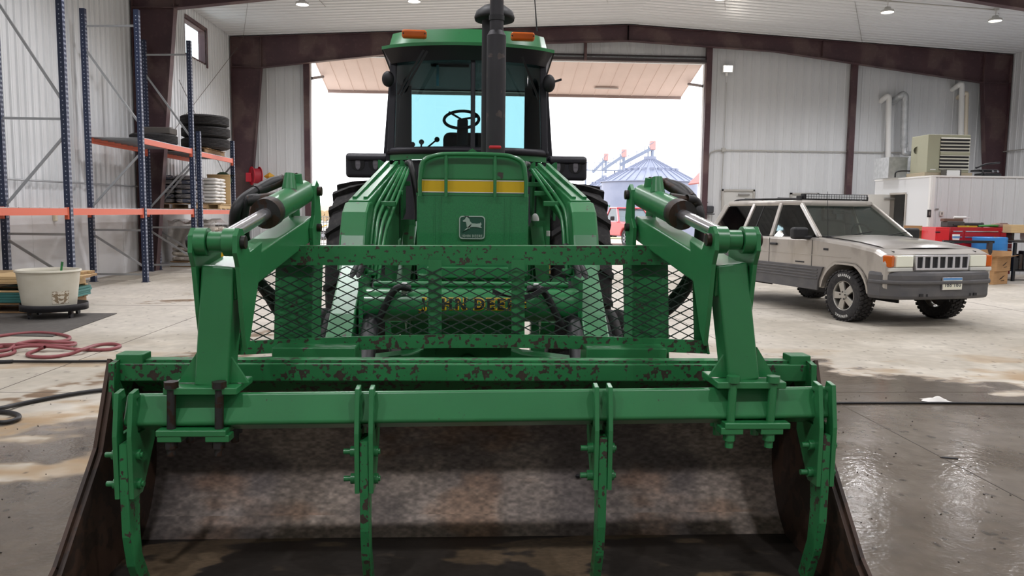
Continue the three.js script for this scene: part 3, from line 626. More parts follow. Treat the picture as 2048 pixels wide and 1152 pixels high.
  mesh('wire_tuft', Array.from({ length: 6 }, (_, k) => tube([P(985, 578 + k * 2, 3.6), P(1020 + k * 4, 592 + k, 3.58), P(1060, 588 + k * 2, 3.58), P(1085 + k * 4, 574, 3.6)], 0.003, 5, 12)), M.black, loader);
}
// ---------------------------------------------------------------- tractor
const TC = -0.03;
const tractor = thing('farm_tractor', 'green row crop tractor with glazed cab and tall black exhaust', 'tractor', V(TC, 0, -5.5));
function wheelTyre(R, w, rim, prof) {                    // lathe about x, centred
  return lathe(prof || [[rim, -w * 0.36], [rim + 0.02, -w * 0.42], [R * 0.8, -w * 0.5], [R * 0.93, -w * 0.5], [R * 0.975, -w * 0.44], [R * 0.985, -w * 0.2], [R * 0.99, 0], [R * 0.985, w * 0.2], [R * 0.975, w * 0.44], [R * 0.93, w * 0.5], [R * 0.8, w * 0.5], [rim + 0.02, w * 0.42], [rim, w * 0.36]], 48).rotateZ(Math.PI / 2);
}
{
  const gx0 = P(833, 450, 4.05).x, gx1 = P(1057, 450, 4.05).x, gw = gx1 - gx0, gc = (gx0 + gx1) / 2;
  const ht = 1.80, hb = 1.16;
  // hood: rounded section swept back, rising to the cab
  const sec = (w, top) => { const r = 0.09, pts = [[-w / 2, 1.18], [-w / 2, top - r]]; for (let k = 0; k <= 6; k++) { const a = Math.PI - k * Math.PI / 12; pts.push([-w / 2 + r + r * Math.cos(a), top - r + r * Math.sin(a)]); } for (let k = 1; k <= 6; k++) pts.push([w * (k / 6 - 0.5) * ((w - 2 * r) / w), top + 0.018 * Math.sin(Math.PI * k / 6)]); for (let k = 0; k <= 6; k++) { const a = Math.PI / 2 - k * Math.PI / 12; pts.push([w / 2 - r + r * Math.cos(a), top - r + r * Math.sin(a)]); } pts.push([w / 2, 1.18]); return pts; };
  const st = [[4.12, ht - 0.01, gw - 0.015], [4.6, ht + 0.03, gw], [5.2, ht + 0.085, gw], [5.8, ht + 0.13, gw + 0.02]], secs = st.map(s => sec(s[2], s[1])), n = secs[0].length;
  mesh('hood', surf(n - 1, 3, (u, v) => { const k = Math.round(v * 3), q = secs[k][Math.round(u * (n - 1))]; return V(gc + q[0], q[1], -st[k][0]); }), M.greenHood, tractor);
  // grille front: upper cap, yellow band, lower screen
  const fr = (x0, x1, y0, y1, d, th, r) => { const s = new THREE.Shape(); s.moveTo(x0, y0); s.lineTo(x1, y0); s.lineTo(x1, y1 - r); s.quadraticCurveTo(x1, y1, x1 - r, y1); s.lineTo(x0 + r, y1); s.quadraticCurveTo(x0, y1, x0, y1 - r); s.closePath(); return ext(s, th, 0.008).translate(0, 0, -d); };
  const yB0 = P(945, 386, 4.06).y, yB1 = P(945, 360, 4.06).y;
  mesh('grille_cap', fr(gx0 + 0.008, gx1 - 0.008, yB1, ht, 4.1, 0.07, 0.09), M.greenHood, tractor);
  mesh('yellow_band', rb(gw - 0.01, yB1 - yB0, 0.07, gc, (yB0 + yB1) / 2, -4.098, 0.006), M.yellow, tractor);
  for (const y of [yB0 + 0.003, yB1 - 0.003]) mesh('band_edge', bx(gw - 0.02, 0.004, 0.002, gc, y, -4.0625), M.white, tractor);
  const screen = MP({ map: tex(128, 128, (u, v) => { const k = vn(u * 64, v * 64, 64); return mix3(GREEN, [36, 112, 68], k); }, { size: 0.2 }), roughness: 0.35, clearcoat: 0.3 });
  mesh('grille_screen', [rb(gw, yB0 - hb, 0.08, gc, (yB0 + hb) / 2, -4.1, 0.012), ...[-0.2, -0.17, 0.17, 0.2].map(x => bx(0.006, yB0 - hb - 0.05, 0.006, gc + x, (yB0 + hb) / 2, -4.059))], screen, tractor);
  mesh('screen_rim', bx(gw + 0.004, 0.012, 0.085, gc, yB0 - 0.008, -4.1), M.green, tractor);
  // tube guard before the upper grille
  const g0 = gx0 + 0.02, g1 = gx1 - 0.018, gd = -4.03;
  mesh('guard_frame', tube([V(g0, yB0 - 0.02, gd), V(g0, ht - 0.13, gd), V(g0 + 0.02, ht - 0.04, gd), V(g0 + 0.1, ht - 0.005, gd), V((g0 + g1) / 2, ht, gd), V(g1 - 0.1, ht - 0.005, gd), V(g1 - 0.02, ht - 0.04, gd), V(g1, ht - 0.13, gd), V(g1, yB0 - 0.02, gd)], 0.011, 8, 80, 0.35), M.greenHood, tractor);
  for (const px of [892, 990]) { const x = P(px, 350, 4.03).x; mesh('guard_bar', cyl(V(x, yB0 - 0.02, gd), V(x, ht, gd), 0.009, 0.009, 8), M.greenHood, tractor); }
  // emblem
  {
    const a = P(918, 478, 4.05), b = P(970, 432, 4.05), w = b.x - a.x, h = b.y - a.y, cx = (a.x + b.x) / 2, cy = (a.y + b.y) / 2, z = -4.056;
    const rr = (w, h, r) => { const s = new THREE.Shape(); s.moveTo(-w / 2 + r, -h / 2); s.lineTo(w / 2 - r, -h / 2); s.quadraticCurveTo(w / 2, -h / 2, w / 2, -h / 2 + r); s.lineTo(w / 2 * 1.02, h / 2 - r); s.quadraticCurveTo(w / 2, h / 2, w / 2 - r, h / 2); s.lineTo(-w / 2 + r, h / 2); s.quadraticCurveTo(-w / 2, h / 2, -w / 2, h / 2 - r); s.lineTo(-w / 2, -h / 2 + r); s.quadraticCurveTo(-w / 2, -h / 2, -w / 2 + r, -h / 2); return s; };
    const pale = MS({ color: '#b9cdc0', roughness: 0.3, metalness: 0.6 });
    const e = mesh('emblem', ext(rr(w, h, 0.02), 0.01, 0.002).translate(cx, cy, z), plain('#2f5a49', 0.4, 0.3), tractor);
    e.userData.label = 'square metal emblem of a leaping deer';
    const rim = rr(w, h, 0.02); rim.holes.push(new THREE.Path(rr(w - 0.011, h - 0.011, 0.016).getPoints(4)));
    mesh('emblem_rim', ext(rim, 0.006).translate(cx, cy, z + 0.006), pale, e);
    const deer = [[-0.40, 0.20], [-0.30, 0.27], [-0.25, 0.36], [-0.36, 0.42], [-0.2, 0.4], [-0.1, 0.43], [-0.2, 0.33], [-0.12, 0.3], [-0.08, 0.18], [0.0, 0.1], [0.2, 0.08], [0.34, 0.1], [0.36, 0.16], [0.4, 0.06], [0.36, -0.02], [0.42, -0.1], [0.3, -0.08], [0.18, -0.06], [0.02, -0.06], [-0.14, -0.08], [-0.2, -0.16], [-0.34, -0.22], [-0.4, -0.28], [-0.34, -0.26], [-0.22, -0.2], [-0.12, -0.14], [-0.22, -0.06], [-0.24, 0.08], [-0.26, 0.16], [-0.36, 0.16]];
    mesh('deer', ext(deer.map(p => [p[0] * w * 0.92, p[1] * h + 0.006]), 0.004).translate(cx, cy + 0.004, z + 0.007), pale, e);
    const font = await new FontLoader().loadAsync('fonts/droid/droid_sans_bold.typeface.json');
    const t = new TextGeometry('JOHN DEERE', { font, size: 0.0135, depth: 0.003, curveSegments: 2 }); t.computeBoundingBox();
    mesh('emblem_lettering', t.translate(cx - t.boundingBox.max.x / 2, cy - h * 0.42, z + 0.005), pale, e);
  }
  // engine, frame and front axle
  mesh('engine_block', [bx(0.36, 0.5, 1.5, TC, 1.0, -5.05), bx(0.3, 0.3, 1.9, TC, 0.75, -5.1)], M.black, tractor);
  mesh('front_support', [rb(0.52, 0.1, 0.12, TC, 1.13, -4.06, 0.01), rb(0.42, 0.06, 0.06, TC, P(960, 545, 3.98).y, -3.98, 0.008)], M.green, tractor);
  for (const s of [-1, 1]) mesh('frame_rail', bx(0.06, 0.26, 1.9, TC + s * 0.2, 0.88, -4.95), M.green, tractor);
  mesh('front_weight', [rb(0.56, 0.2, 0.16, TC - 0.01, P(940, 655, 3.92).y, -3.94, 0.02)], M.green, tractor);
  const ax = mesh('front_axle', [ext([[-0.62, 0.60], [-0.3, 0.56], [0, 0.54], [0.3, 0.56], [0.62, 0.60], [0.62, 0.7], [0.3, 0.74], [0.14, 0.8], [-0.14, 0.8], [-0.3, 0.74], [-0.62, 0.7]], 0.14, 0.01).translate(TC, 0, -4.2)], M.green, tractor);
  mesh('axle_pivot', [cyl(V(TC, 0.69, -4.13), V(TC, 0.69, -4.09), 0.05, 0.045, 18), cyl(V(TC, 0.69, -4.09), V(TC, 0.69, -4.07), 0.025, 0.025, 6)], M.green, ax);
  for (const x of [0.34, 0.44, -0.36, -0.46]) mesh('axle_bolt', hexBolt(V(TC + x, 0.66, -4.13), V(0, 0, 1), 0.025, 0.02), M.green, ax);
  mesh('tie_rod', cyl(V(TC - 0.62, 0.56, -4.36), V(TC + 0.62, 0.56, -4.36), 0.018, 0.018, 10), M.black, tractor);
  for (const s of [-1, 1]) mesh('spindle', [cyl(V(TC + s * 0.62, 0.45, -4.25), V(TC + s * 0.62, 0.78, -4.25), 0.04, 0.04, 14), cyl(V(TC + s * 0.62, 0.485, -4.25), V(TC + s * 0.74, 0.485, -4.25), 0.04, 0.04, 14)], M.green, tractor);
  // front wheels with ribbed tyres
  for (const s of [-1, 1]) {
    const R = 0.482, w = 0.25, pr = [[0.2, -0.09], [0.22, -0.11], [0.36, -0.125], [0.43, -0.122]];
    for (let k = 0; k < 4; k++) { const c = -0.085 + k * 0.0567; pr.push([0.445, c - 0.024], [R, c - 0.017], [R, c + 0.017], [0.445, c + 0.024]); }
    pr.push([0.43, 0.122], [0.36, 0.125], [0.22, 0.11], [0.2, 0.09]);
    const x = TC + s * 0.825, tw = mesh('front_wheel', wheelTyre(R, w, 0.2, pr).translate(x, R, -4.25), M.rubber, tractor);
    mesh('rim', cyl(V(x - 0.06, R, -4.25), V(x + 0.06, R, -4.25), 0.21, 0.21, 28), M.yellow, tw);
  }
  // rear wheels with slanting lugs
  for (const s of [-1, 1]) {
    const R = 0.885, w = 0.49, x = TC + s * 0.905;
    const tw = mesh('rear_wheel', wheelTyre(0.85, w, 0.5).translate(x, R, -6.95), M.rubber, tractor);
    const lugs = [];
    for (let k = 0; k < 46; k++) for (const q of [0]) {
      const side2 = k % 2 ? 1 : -1, a = k / 46 * Math.PI * 2;
      const pt = (t, r) => { const an = a + t * 0.16, xx = side2 * (0.02 + t * (w / 2 + 0.0)); return V(x + xx, R + r * Math.cos(an), -6.95 + r * Math.sin(an)); };
      const ring = t => [pt(t, 0.82), pt(t, 0.885 - t * t * 0.02)];
      const a1 = a, wd = 0.028;
      const mk = (t, o, r) => { const an = a + t * 0.2 + o, xx = side2 * (-0.01 + t * (w / 2 + 0.012)); return V(x + xx, R + r * Math.cos(an), -6.95 + r * Math.sin(an)); };
      const rr = t => 0.888 - 0.03 * t * t, pts = [];
      for (const t of [0, 0.5, 1]) for (const o of [-wd, wd]) { pts.push(mk(t, o * 1.25, 0.8), mk(t, o, rr(t))); }
      pts.push(mk(1, -wd, 0.78), mk(1, wd, 0.78));
      lugs.push(new ConvexGeometry(pts));
    }
    for (const l of lugs) mesh('lug', l, M.rubber, tw);
    mesh('rim', cyl(V(x - 0.15, R, -6.95), V(x + 0.15, R, -6.95), 0.51, 0.51, 40), M.yellow, tw);
  }
  mesh('rear_axle', [cyl(V(TC - 0.9, 0.885, -6.95), V(TC + 0.9, 0.885, -6.95), 0.07, 0.07, 16), bx(0.5, 0.55, 0.8, TC, 0.9, -6.9)], M.green, tractor);
  // ---- cab
  const cf = 5.95, cr = 7.3, yS = P(936, 298, cf).y, yT = P(936, 112, cf).y;
  const front = (px, y, bulge) => { const q = P(px, y, cf); return q; };
  const arcX = (t, w) => w * t, arcZ = t => -cf - 0.16 * t * t - 0.06 * t ** 6;
  const bw = 0.62, tw = 0.6, cx = TC - 0.02;
  const wind = (t, v) => { const w = bw + (tw - bw) * v; return V(cx + w * t, yS + (yT - yS) * v, arcZ(t) - 0.04 * v); };
  const tint = MP({ color: '#7ca4aa', roughness: 0.015, transmission: 1, thickness: 0, ior: 1.5 });
  const tS = 0.045;                                      // where the off-centre divider stands
  mesh('windshield', surf(14, 2, (u, v) => wind(-0.94 + u * (0.94 + tS), v)), tint, tractor);
  mesh('windshield', surf(14, 2, (u, v) => wind(tS + 0.03 + u * (0.91 - tS), v)), tint, tractor);
  const pillar = (t, r) => mesh('pillar', bar(wind(t, -0.03), wind(t, 1.05), r, 0.05, V(0, 0, 1), 0.01), M.cabBlack, tractor);
  pillar(-0.97, 0.055); pillar(0.97, 0.055); pillar(tS + 0.015, 0.035);
  const rim = (v, r, nm) => mesh(nm, tube(Array.from({ length: 15 }, (_, k) => wind(-1 + k / 7, v)), r, 8, 40), M.cabBlack, tractor);
  rim(-0.015, 0.028, 'windshield_sill'); rim(1.01, 0.03, 'windshield_header');
  // cowl band below the glass and firewall
  mesh('cowl_band', surf(14, 1, (u, v) => { const p = wind(-1 + 2 * u, 0); return V(p.x * 1.0, yS - 0.03 - 0.05 * (1 - v), p.z); }), M.green, tractor);
  mesh('firewall', surf(14, 1, (u, v) => { const p = wind(-1 + 2 * u, 0); return V(p.x * 0.98, yS - 0.08 - 1.0 * (1 - v), p.z - 0.05); }), M.cabBlack, tractor);
  // rear frame, sides, floor
  const rw = 0.7, ry = z => z;
  const rl = P(823, 230, cr).x, rr2 = P(1049, 230, cr).x, yRt = P(940, 168, cr).y, yRb = yS - 0.12;
  mesh('rear_frame', [bx(0.16, 1.1, 0.06, rl - 0.08, 2.35, -cr), bx(0.16, 1.1, 0.06, rr2 + 0.08, 2.35, -cr), bx(rr2 - rl + 0.3, yT + 0.05 - yRt, 0.06, (rl + rr2) / 2, (yRt + yT + 0.05) / 2, -cr), bx(1.36, 0.8, 0.06, cx, yRb - 0.4, -cr)], M.cabBlack, tractor);
  mesh('rear_window', bx(rr2 - rl, yRt - yRb, 0.006, (rl + rr2) / 2, (yRt + yRb) / 2, -cr), M.glass, tractor);
  for (const s of [-1, 1]) {
    const a = wind(s * 0.99, 0), b = wind(s * 0.99, 1), rb0 = V(cx + s * 0.72, yS, -cr), rt0 = V(cx + s * 0.66, yT, -cr);
    mesh('side_window', slab(a, rb0, rt0, b, 0.006), tint, tractor);
    mesh('side_panel', slab(V(a.x, yS - 0.9, a.z), V(rb0.x, yS - 0.9, rb0.z), rb0, a, 0.03), M.cabBlack, tractor);
    mesh('pillar', bar(rb0, rt0, 0.07, 0.08, V(0, 0, 1)), M.cabBlack, tractor);
    mesh('door_post', bar(V(cx + s * 0.69, yS, -6.6), V(cx + s * 0.635, yT, -6.6), 0.04, 0.05, V(0, 0, 1)), M.cabBlack, tractor);
  }
  mesh('cab_floor', bx(1.2, 0.05, 1.3, cx, 1.25, -6.6), M.black, tractor);
  // roof: black visor below, green cap above
  const rpts = (k, f) => { const p = []; for (let i = 0; i <= 16; i++) { const t = -1 + i / 8; p.push([cx + k * t, -(5.84 + f + 0.17 * t * t + 0.05 * t ** 8)]); } p.push([cx + k * 1.06, -7.1], [cx + k * 1.02, -7.45], [cx - k * 1.02, -7.45], [cx - k * 1.06, -7.1]); return p; };
  const roofLayer = (k0, f0, y0, k1, f1, y1) => { const a = rpts(k0, f0), b = rpts(k1, f1), n = a.length; return [surf(n, 1, (u, v) => { const i = Math.round(u * n) % n, q = v ? b[i] : a[i]; return V(q[0], v ? y1 : y0, q[1]); })]; };
  const capOf = (k, f, y) => new THREE.ShapeGeometry(shp(rpts(k, f).map(p => [p[0], -p[1]]))).rotateX(-Math.PI / 2).translate(0, y, 0);
  const yV0 = P(936, 118, 5.9).y, yV1 = P(936, 88, 5.85).y, yR = P(936, 56, 5.9).y;
  mesh('visor', [...roofLayer(0.6, 0.1, yV0, 0.655, 0.0, yV1), capOf(0.6, 0.1, yV0 + 0.01), capOf(0.66, 0, yV1)], M.cabBlack, tractor);
  mesh('roof', [...roofLayer(0.66, -0.005, yV1 - 0.012, 0.66, -0.005, yV1 + 0.012), ...roofLayer(0.61, 0.03, yV1 + 0.01, 0.585, 0.09, yR), capOf(0.585, 0.09, yR), capOf(0.66, -0.005, yV1 + 0.012)], M.greenHood, tractor);
  for (const [x0, x1, y0, y1] of [[803, 853, 75, 58], [1022, 1070, 80, 63]]) {
    const a = P(x0, y0, 5.86), b = P(x1, y1, 5.86);
    const l = mesh('marker_light', rb(b.x - a.x, 0.062, 0.06, (a.x + b.x) / 2, (a.y + b.y) / 2, -5.895, 0.018, 0, 0, -0.012), M.amber, tractor);
    l.userData.label = 'amber marker light';
    for (const q of [-1, 1]) mesh('screw', hexBolt(V((a.x + b.x) / 2 + q * 0.08, (a.y + b.y) / 2, -5.866), V(0, 0, 1), 0.006, 0.004), M.black, l);
  }
  // wipers
  for (const [p, q] of [[P(797, 190, 5.98), P(848, 102, 5.9)], [P(803, 192, 5.98), P(855, 104, 5.9)], [P(1044, 116, 5.9), P(1077, 200, 6.02)]]) mesh('wiper', bar(p.setZ(p.z + 0.03), q.setZ(q.z + 0.03), 0.016, 0.012, V(0, 0, 1)), M.black, tractor);
  // inside the cab
  {
    const c = P(923, 239, 6.55), g = new THREE.TorusGeometry(0.145, 0.013, 10, 40).rotateX(-Math.PI / 2 + 0.62).rotateZ(0.05).translate(c.x, c.y, c.z);
    const cpt = P(930, 295, 6.5), sw = mesh('steering_wheel', g, M.black, tractor);
    for (const a of [0.3, 2.4, 4.5]) mesh('spoke', cyl(c.clone(), c.clone().add(V(0.14 * Math.cos(a), 0.14 * Math.sin(a) * 0.55, 0.1 * Math.sin(a)).multiplyScalar(0.98)), 0.009, 0.009, 8), M.black, sw);
    mesh('steering_column', [cyl(V(c.x + 0.01, c.y - 0.6, -6.35), c.clone().add(V(0.01, -0.01, 0)), 0.05, 0.045, 16)], M.black, sw);
    mesh('seat', [rb(0.5, 0.5, 0.14, TC, yS - 0.02, -7.02, 0.06), rb(0.5, 0.14, 0.5, TC, yS - 0.35, -6.8, 0.05)], MS({ color: '#2a2f33', roughness: 0.8 }), tractor);
    mesh('console', rb(0.26, 0.3, 0.3, TC - 0.02, yS - 0.1, -6.3, 0.04), M.black, tractor);
    for (const [x, y, x2, y2] of [[874, 279, 850, 294], [843, 284, 842, 297], [825, 289, 826, 298]]) { const a = P(x, y, 6.5), b = P(x2, y2, 6.5), lv = mesh('control_lever', cyl(b.clone().add(V(0, -0.2, 0)).lerp(b, 0.9), a, 0.007, 0.007, 8), M.black, tractor); mesh('knob', new THREE.SphereGeometry(0.022, 12, 8).translate(a.x, a.y, a.z), M.black, lv); }
    const mp = P(905, 158, 6.2); mesh('inside_mirror', rb(0.3, 0.05, 0.03, P(900, 128, 6.2).x, P(900, 128, 6.2).y, -6.2, 0.01), M.black, tractor);
    mesh('sun_sticker', bx(0.02, 0.16, 0.004, P(875, 150, 6.1).x, P(875, 150, 6.1).y, -6.12), plain('#cfe0ea', 0.6), tractor);
  }
  // fender lamp panels
  for (const [x0, x1, y0, y1, lx] of [[692, 778, 355, 307, [717, 752]], [1094, 1174, 361, 313, [1115, 1150]]]) {
    const d = 6.3, a = P(x0, y0, d), b = P(x1, y1, d), s = x0 < 900 ? -1 : 1;
    const f = mesh('fender', [rb(b.x - a.x, b.y - a.y, 0.06, (a.x + b.x) / 2, (a.y + b.y) / 2, -d, 0.04, 0, 0, 0, 4), rb((b.x - a.x) * 0.96, 0.05, 1.1, (a.x + b.x) / 2, b.y - 0.04, -d - 0.5, 0.02)], M.cabBlack, tractor);
    for (const px of lx) {
      const c = P(px, (y0 + y1) / 2 - 3, d), hood = [];
      mesh('headlamp', [cyl(V(c.x, c.y, -d + 0.0), V(c.x, c.y, -d + 0.034), 0.052, 0.056, 24)], M.blackGloss, f);
      const half = new THREE.CircleGeometry(0.047, 20, Math.PI / 2 + (px === lx[0] === s < 0 ? 0.0 : Math.PI), Math.PI).translate(c.x, c.y, -d + 0.036);
      mesh('reflector', [new THREE.CircleGeometry(0.047, 24).scale(0.45, 1, 1).translate(c.x, c.y, -d + 0.036)], plain('#77737c', 0.3, 0.8), f);
      for (let k = -3; k <= 3; k++) mesh('louvre', bx(0.03, 0.003, 0.004, c.x, c.y + k * 0.011, -d + 0.038), plain('#a8a4a8', 0.4), f);
    }
    mesh('fender_edge', rb(0.05, 0.5, 0.05, s < 0 ? b.x + 0.01 : a.x - 0.01, a.y - 0.1, -d + 0.02, 0.01), M.cabBlack, f);
  }
  // round work lamps / mirrors beside the cab
  const wl0 = P(776, 158, 6.05), wr0 = P(1098, 167, 6.1);
  mesh('mirror', [new THREE.SphereGeometry(0.052, 18, 12).scale(0.9, 1.15, 0.7).translate(wl0.x, wl0.y, wl0.z), cyl(wl0, V(cx - 0.6, wl0.y - 0.02, -6.1), 0.012, 0.012, 8)], M.black, tractor);
  mesh('mirror', [new THREE.SphereGeometry(0.055, 18, 12).scale(0.9, 1.25, 0.7).translate(wr0.x, wr0.y, wr0.z), bar(wr0, P(1123, 159, 6.1), 0.016, 0.016), cyl(wr0, V(cx + 0.6, wr0.y - 0.02, -6.1), 0.012, 0.012, 8)], M.black, tractor);
  // exhaust and air intake
  const e0 = P(991, 297, 4.85), sootTex = MS({ map: paintTex([58, 56, 60], [70, 62, 60], 0.7, 0.7), roughness: 0.5, metalness: 0.3 });
  const yM = P(992, 72, 4.85).y;
  const er = 0.059;
  const ex = mesh('exhaust_stack', [cyl(V(e0.x, 1.75, -4.85), V(e0.x, yM, -4.85), er, er, 28), cyl(V(e0.x, yM, -4.85), V(e0.x, yM + 0.03, -4.85), er, 0.043, 28), cyl(V(e0.x, yM + 0.02, -4.85), V(e0.x, 3.4, -4.85), 0.042, 0.042, 24)], sootTex, tractor);
  mesh('clamp_band', cyl(V(e0.x, yM + 0.09, -4.85), V(e0.x, yM + 0.12, -4.85), 0.047, 0.047, 24), M.black, ex);
  const ic = P(989, 40, 5.08);
  const it = mesh('air_intake', [cyl(V(ic.x - 0.03, 1.8, -5.08), V(ic.x - 0.03, ic.y + 0.02, -5.08), 0.05, 0.05, 24)], M.black, tractor);
  mesh('intake_cap', lathe([[0.05, -0.01], [0.125, -0.005], [0.13, 0.015], [0.118, 0.05], [0.07, 0.085], [0, 0.095]], 32).translate(ic.x, ic.y, -5.08), M.black, it);
  const rd = P(990, 296, 4.72); mesh('intake_gauge', rb(0.075, 0.02, 0.03, rd.x, rd.y + 0.004, rd.z, 0.008), M.red, tractor);
  mesh('hood_ornament', ext([[-0.03, 0], [0.03, 0], [0, 0.02]], 0.04).translate(P(945, 300, 5.6).x, ht + 0.12, -5.4), M.greenHood, tractor);
  mesh('antenna', cyl(P(1074, 62, 6.4), P(1069, -8, 6.4), 0.006, 0.004, 6), M.black, tractor);
  // steps and tanks seen beside the hood
  mesh('side_tank', [rb(0.16, 0.42, 0.5, TC + 0.42, 1.2, -5.5, 0.03), rb(0.14, 0.35, 0.4, TC - 0.42, 1.15, -5.5, 0.03)], M.green, tractor);
  const wl = P(1070, 440, 5.3); mesh('step_lamp', new THREE.SphereGeometry(0.035, 14, 10).scale(0.8, 1.3, 0.6).translate(wl.x, wl.y, wl.z), M.white, tractor);
  const wp = P(1090, 467, 5.0); mesh('paper_tag', rb(0.065, 0.035, 0.01, wp.x, wp.y, wp.z, 0.003), M.white, tractor);
}
// ---------------------------------------------------------------- vehicles (x forward, z to the vehicle's right, built about the ground below the axles' middle)
const arch = (cx, cy, r, y0, n = 12) => { const p = [], a0 = Math.asin((y0 - cy) / r); for (let k = 0; k <= n; k++) { const a = a0 + (Math.PI - 2 * a0) * k / n; p.push([cx + r * Math.cos(a), cy + Math.min(r * Math.sin(a), r * 0.93)]); } return p; };
const fontBold = await new FontLoader().loadAsync('fonts/droid/droid_sans_bold.typeface.json');
function ringText(str, r, size, a0, da) {                // letters around a circle in the x, y plane
  return [...str].map((ch, i) => { const g = new TextGeometry(ch, { font: fontBold, size, depth: 0.003, curveSegments: 2 }); g.computeBoundingBox(); const b = g.boundingBox; const a = a0 - i * da; return g.translate(-(b.max.x + b.min.x) / 2, r, 0).rotateZ(a - Math.PI / 2); });
}
function carWheel(parent, x, z, R, w, opt) {             // z > 0 is the right side
  const s = Math.sign(z), rimR = R * 0.56;
  const prof = [[rimR, -w * 0.42], [R * 0.72, -w * 0.5], [R * 0.9, -w * 0.49], [R * 0.965, -w * 0.42], [R * 0.97, 0], [R * 0.965, w * 0.42], [R * 0.9, w * 0.49], [R * 0.72, w * 0.5], [rimR, w * 0.42]];
  const ty = mesh('tyre', lathe(prof, 40).rotateX(Math.PI / 2).translate(x, R, z), M.rubber, parent);
  if (opt.tread) {
    const t = [], N = 34;
    for (let k = 0; k < N; k++) { const a = k / N * Math.PI * 2; for (const [q, o, ww] of [[-0.4, 0, 0.17], [-0.13, 0.5, 0.2], [0.13, 0, 0.2], [0.4, 0.5, 0.17]]) { const an = a + o * Math.PI * 2 / N; t.push(bx(R * 0.115, 0.02, w * ww * 1.2, 0, 0, 0, (q > 0 ? 0.3 : -0.3)).translate(0, R * 0.985, q * w).rotateZ(an).translate(x, R, z)); } }
    const tr = mesh('tread', t, M.rubber, ty); tr.userData.kind = 'stuff';
    const lm = plain('#d8d8d4', 0.7), l = g => g.map(k => (s > 0 ? k.translate(0, 0, w * 0.5 - 0.003) : k.rotateY(Math.PI).translate(0, 0, -w * 0.5 + 0.003)).translate(x, R, z));
    mesh('tyre_lettering', l(ringText('GRABBER', R * 0.76, 0.034, 1.9, 0.13)), lm, ty).userData.label = 'raised white letters on the sidewall';
    mesh('tyre_lettering', l(ringText('GENERAL', R * 0.76, 0.034, -1.2, 0.13)), lm, ty).userData.label = 'raised white letters on the sidewall';
  }
  const o = s * w * 0.36, rm = opt.rim;
  const ri = mesh('rim', [lathe([[rimR * 1.02, -w * 0.4], [rimR * 0.97, -w * 0.35], [rimR * 0.93, w * 0.3], [rimR * 0.99, w * 0.44], [rimR * 1.03, w * 0.44]], 36).rotateX(s * Math.PI / 2).translate(x, R, z)], rm, ty);
  for (let k = 0; k < 5; k++) {
    const a = k / 5 * Math.PI * 2 + 0.35;
    mesh('spoke', ext([[-0.2 * rimR, 0.1 * rimR], [0.2 * rimR, 0.1 * rimR], [0.25 * rimR, 0.95 * rimR], [-0.25 * rimR, 0.95 * rimR]], 0.03, 0.006).rotateZ(a).translate(x, R, z + o), rm, ri);
  }
  mesh('hub', cyl(V(x, R, z + o - s * 0.02), V(x, R, z + o + s * 0.03), rimR * 0.36, rimR * 0.3, 20), rm, ri);
  for (let k = 0; k < 5; k++) { const a = k / 5 * Math.PI * 2 + 0.35; mesh('lug_nut', hexBolt(V(x + 0.62 * rimR * 0.4 * Math.cos(a) * 1.05, R + 0.62 * rimR * 0.4 * Math.sin(a) * 1.05, z + o + s * 0.025), V(0, 0, s), 0.011, 0.012), M.darkSteel, ri); }
  mesh('brake_disc', cyl(V(x, R, z - s * 0.02), V(x, R, z + s * 0.01), rimR * 0.85, rimR * 0.85, 28), M.darkSteel, ty);
}
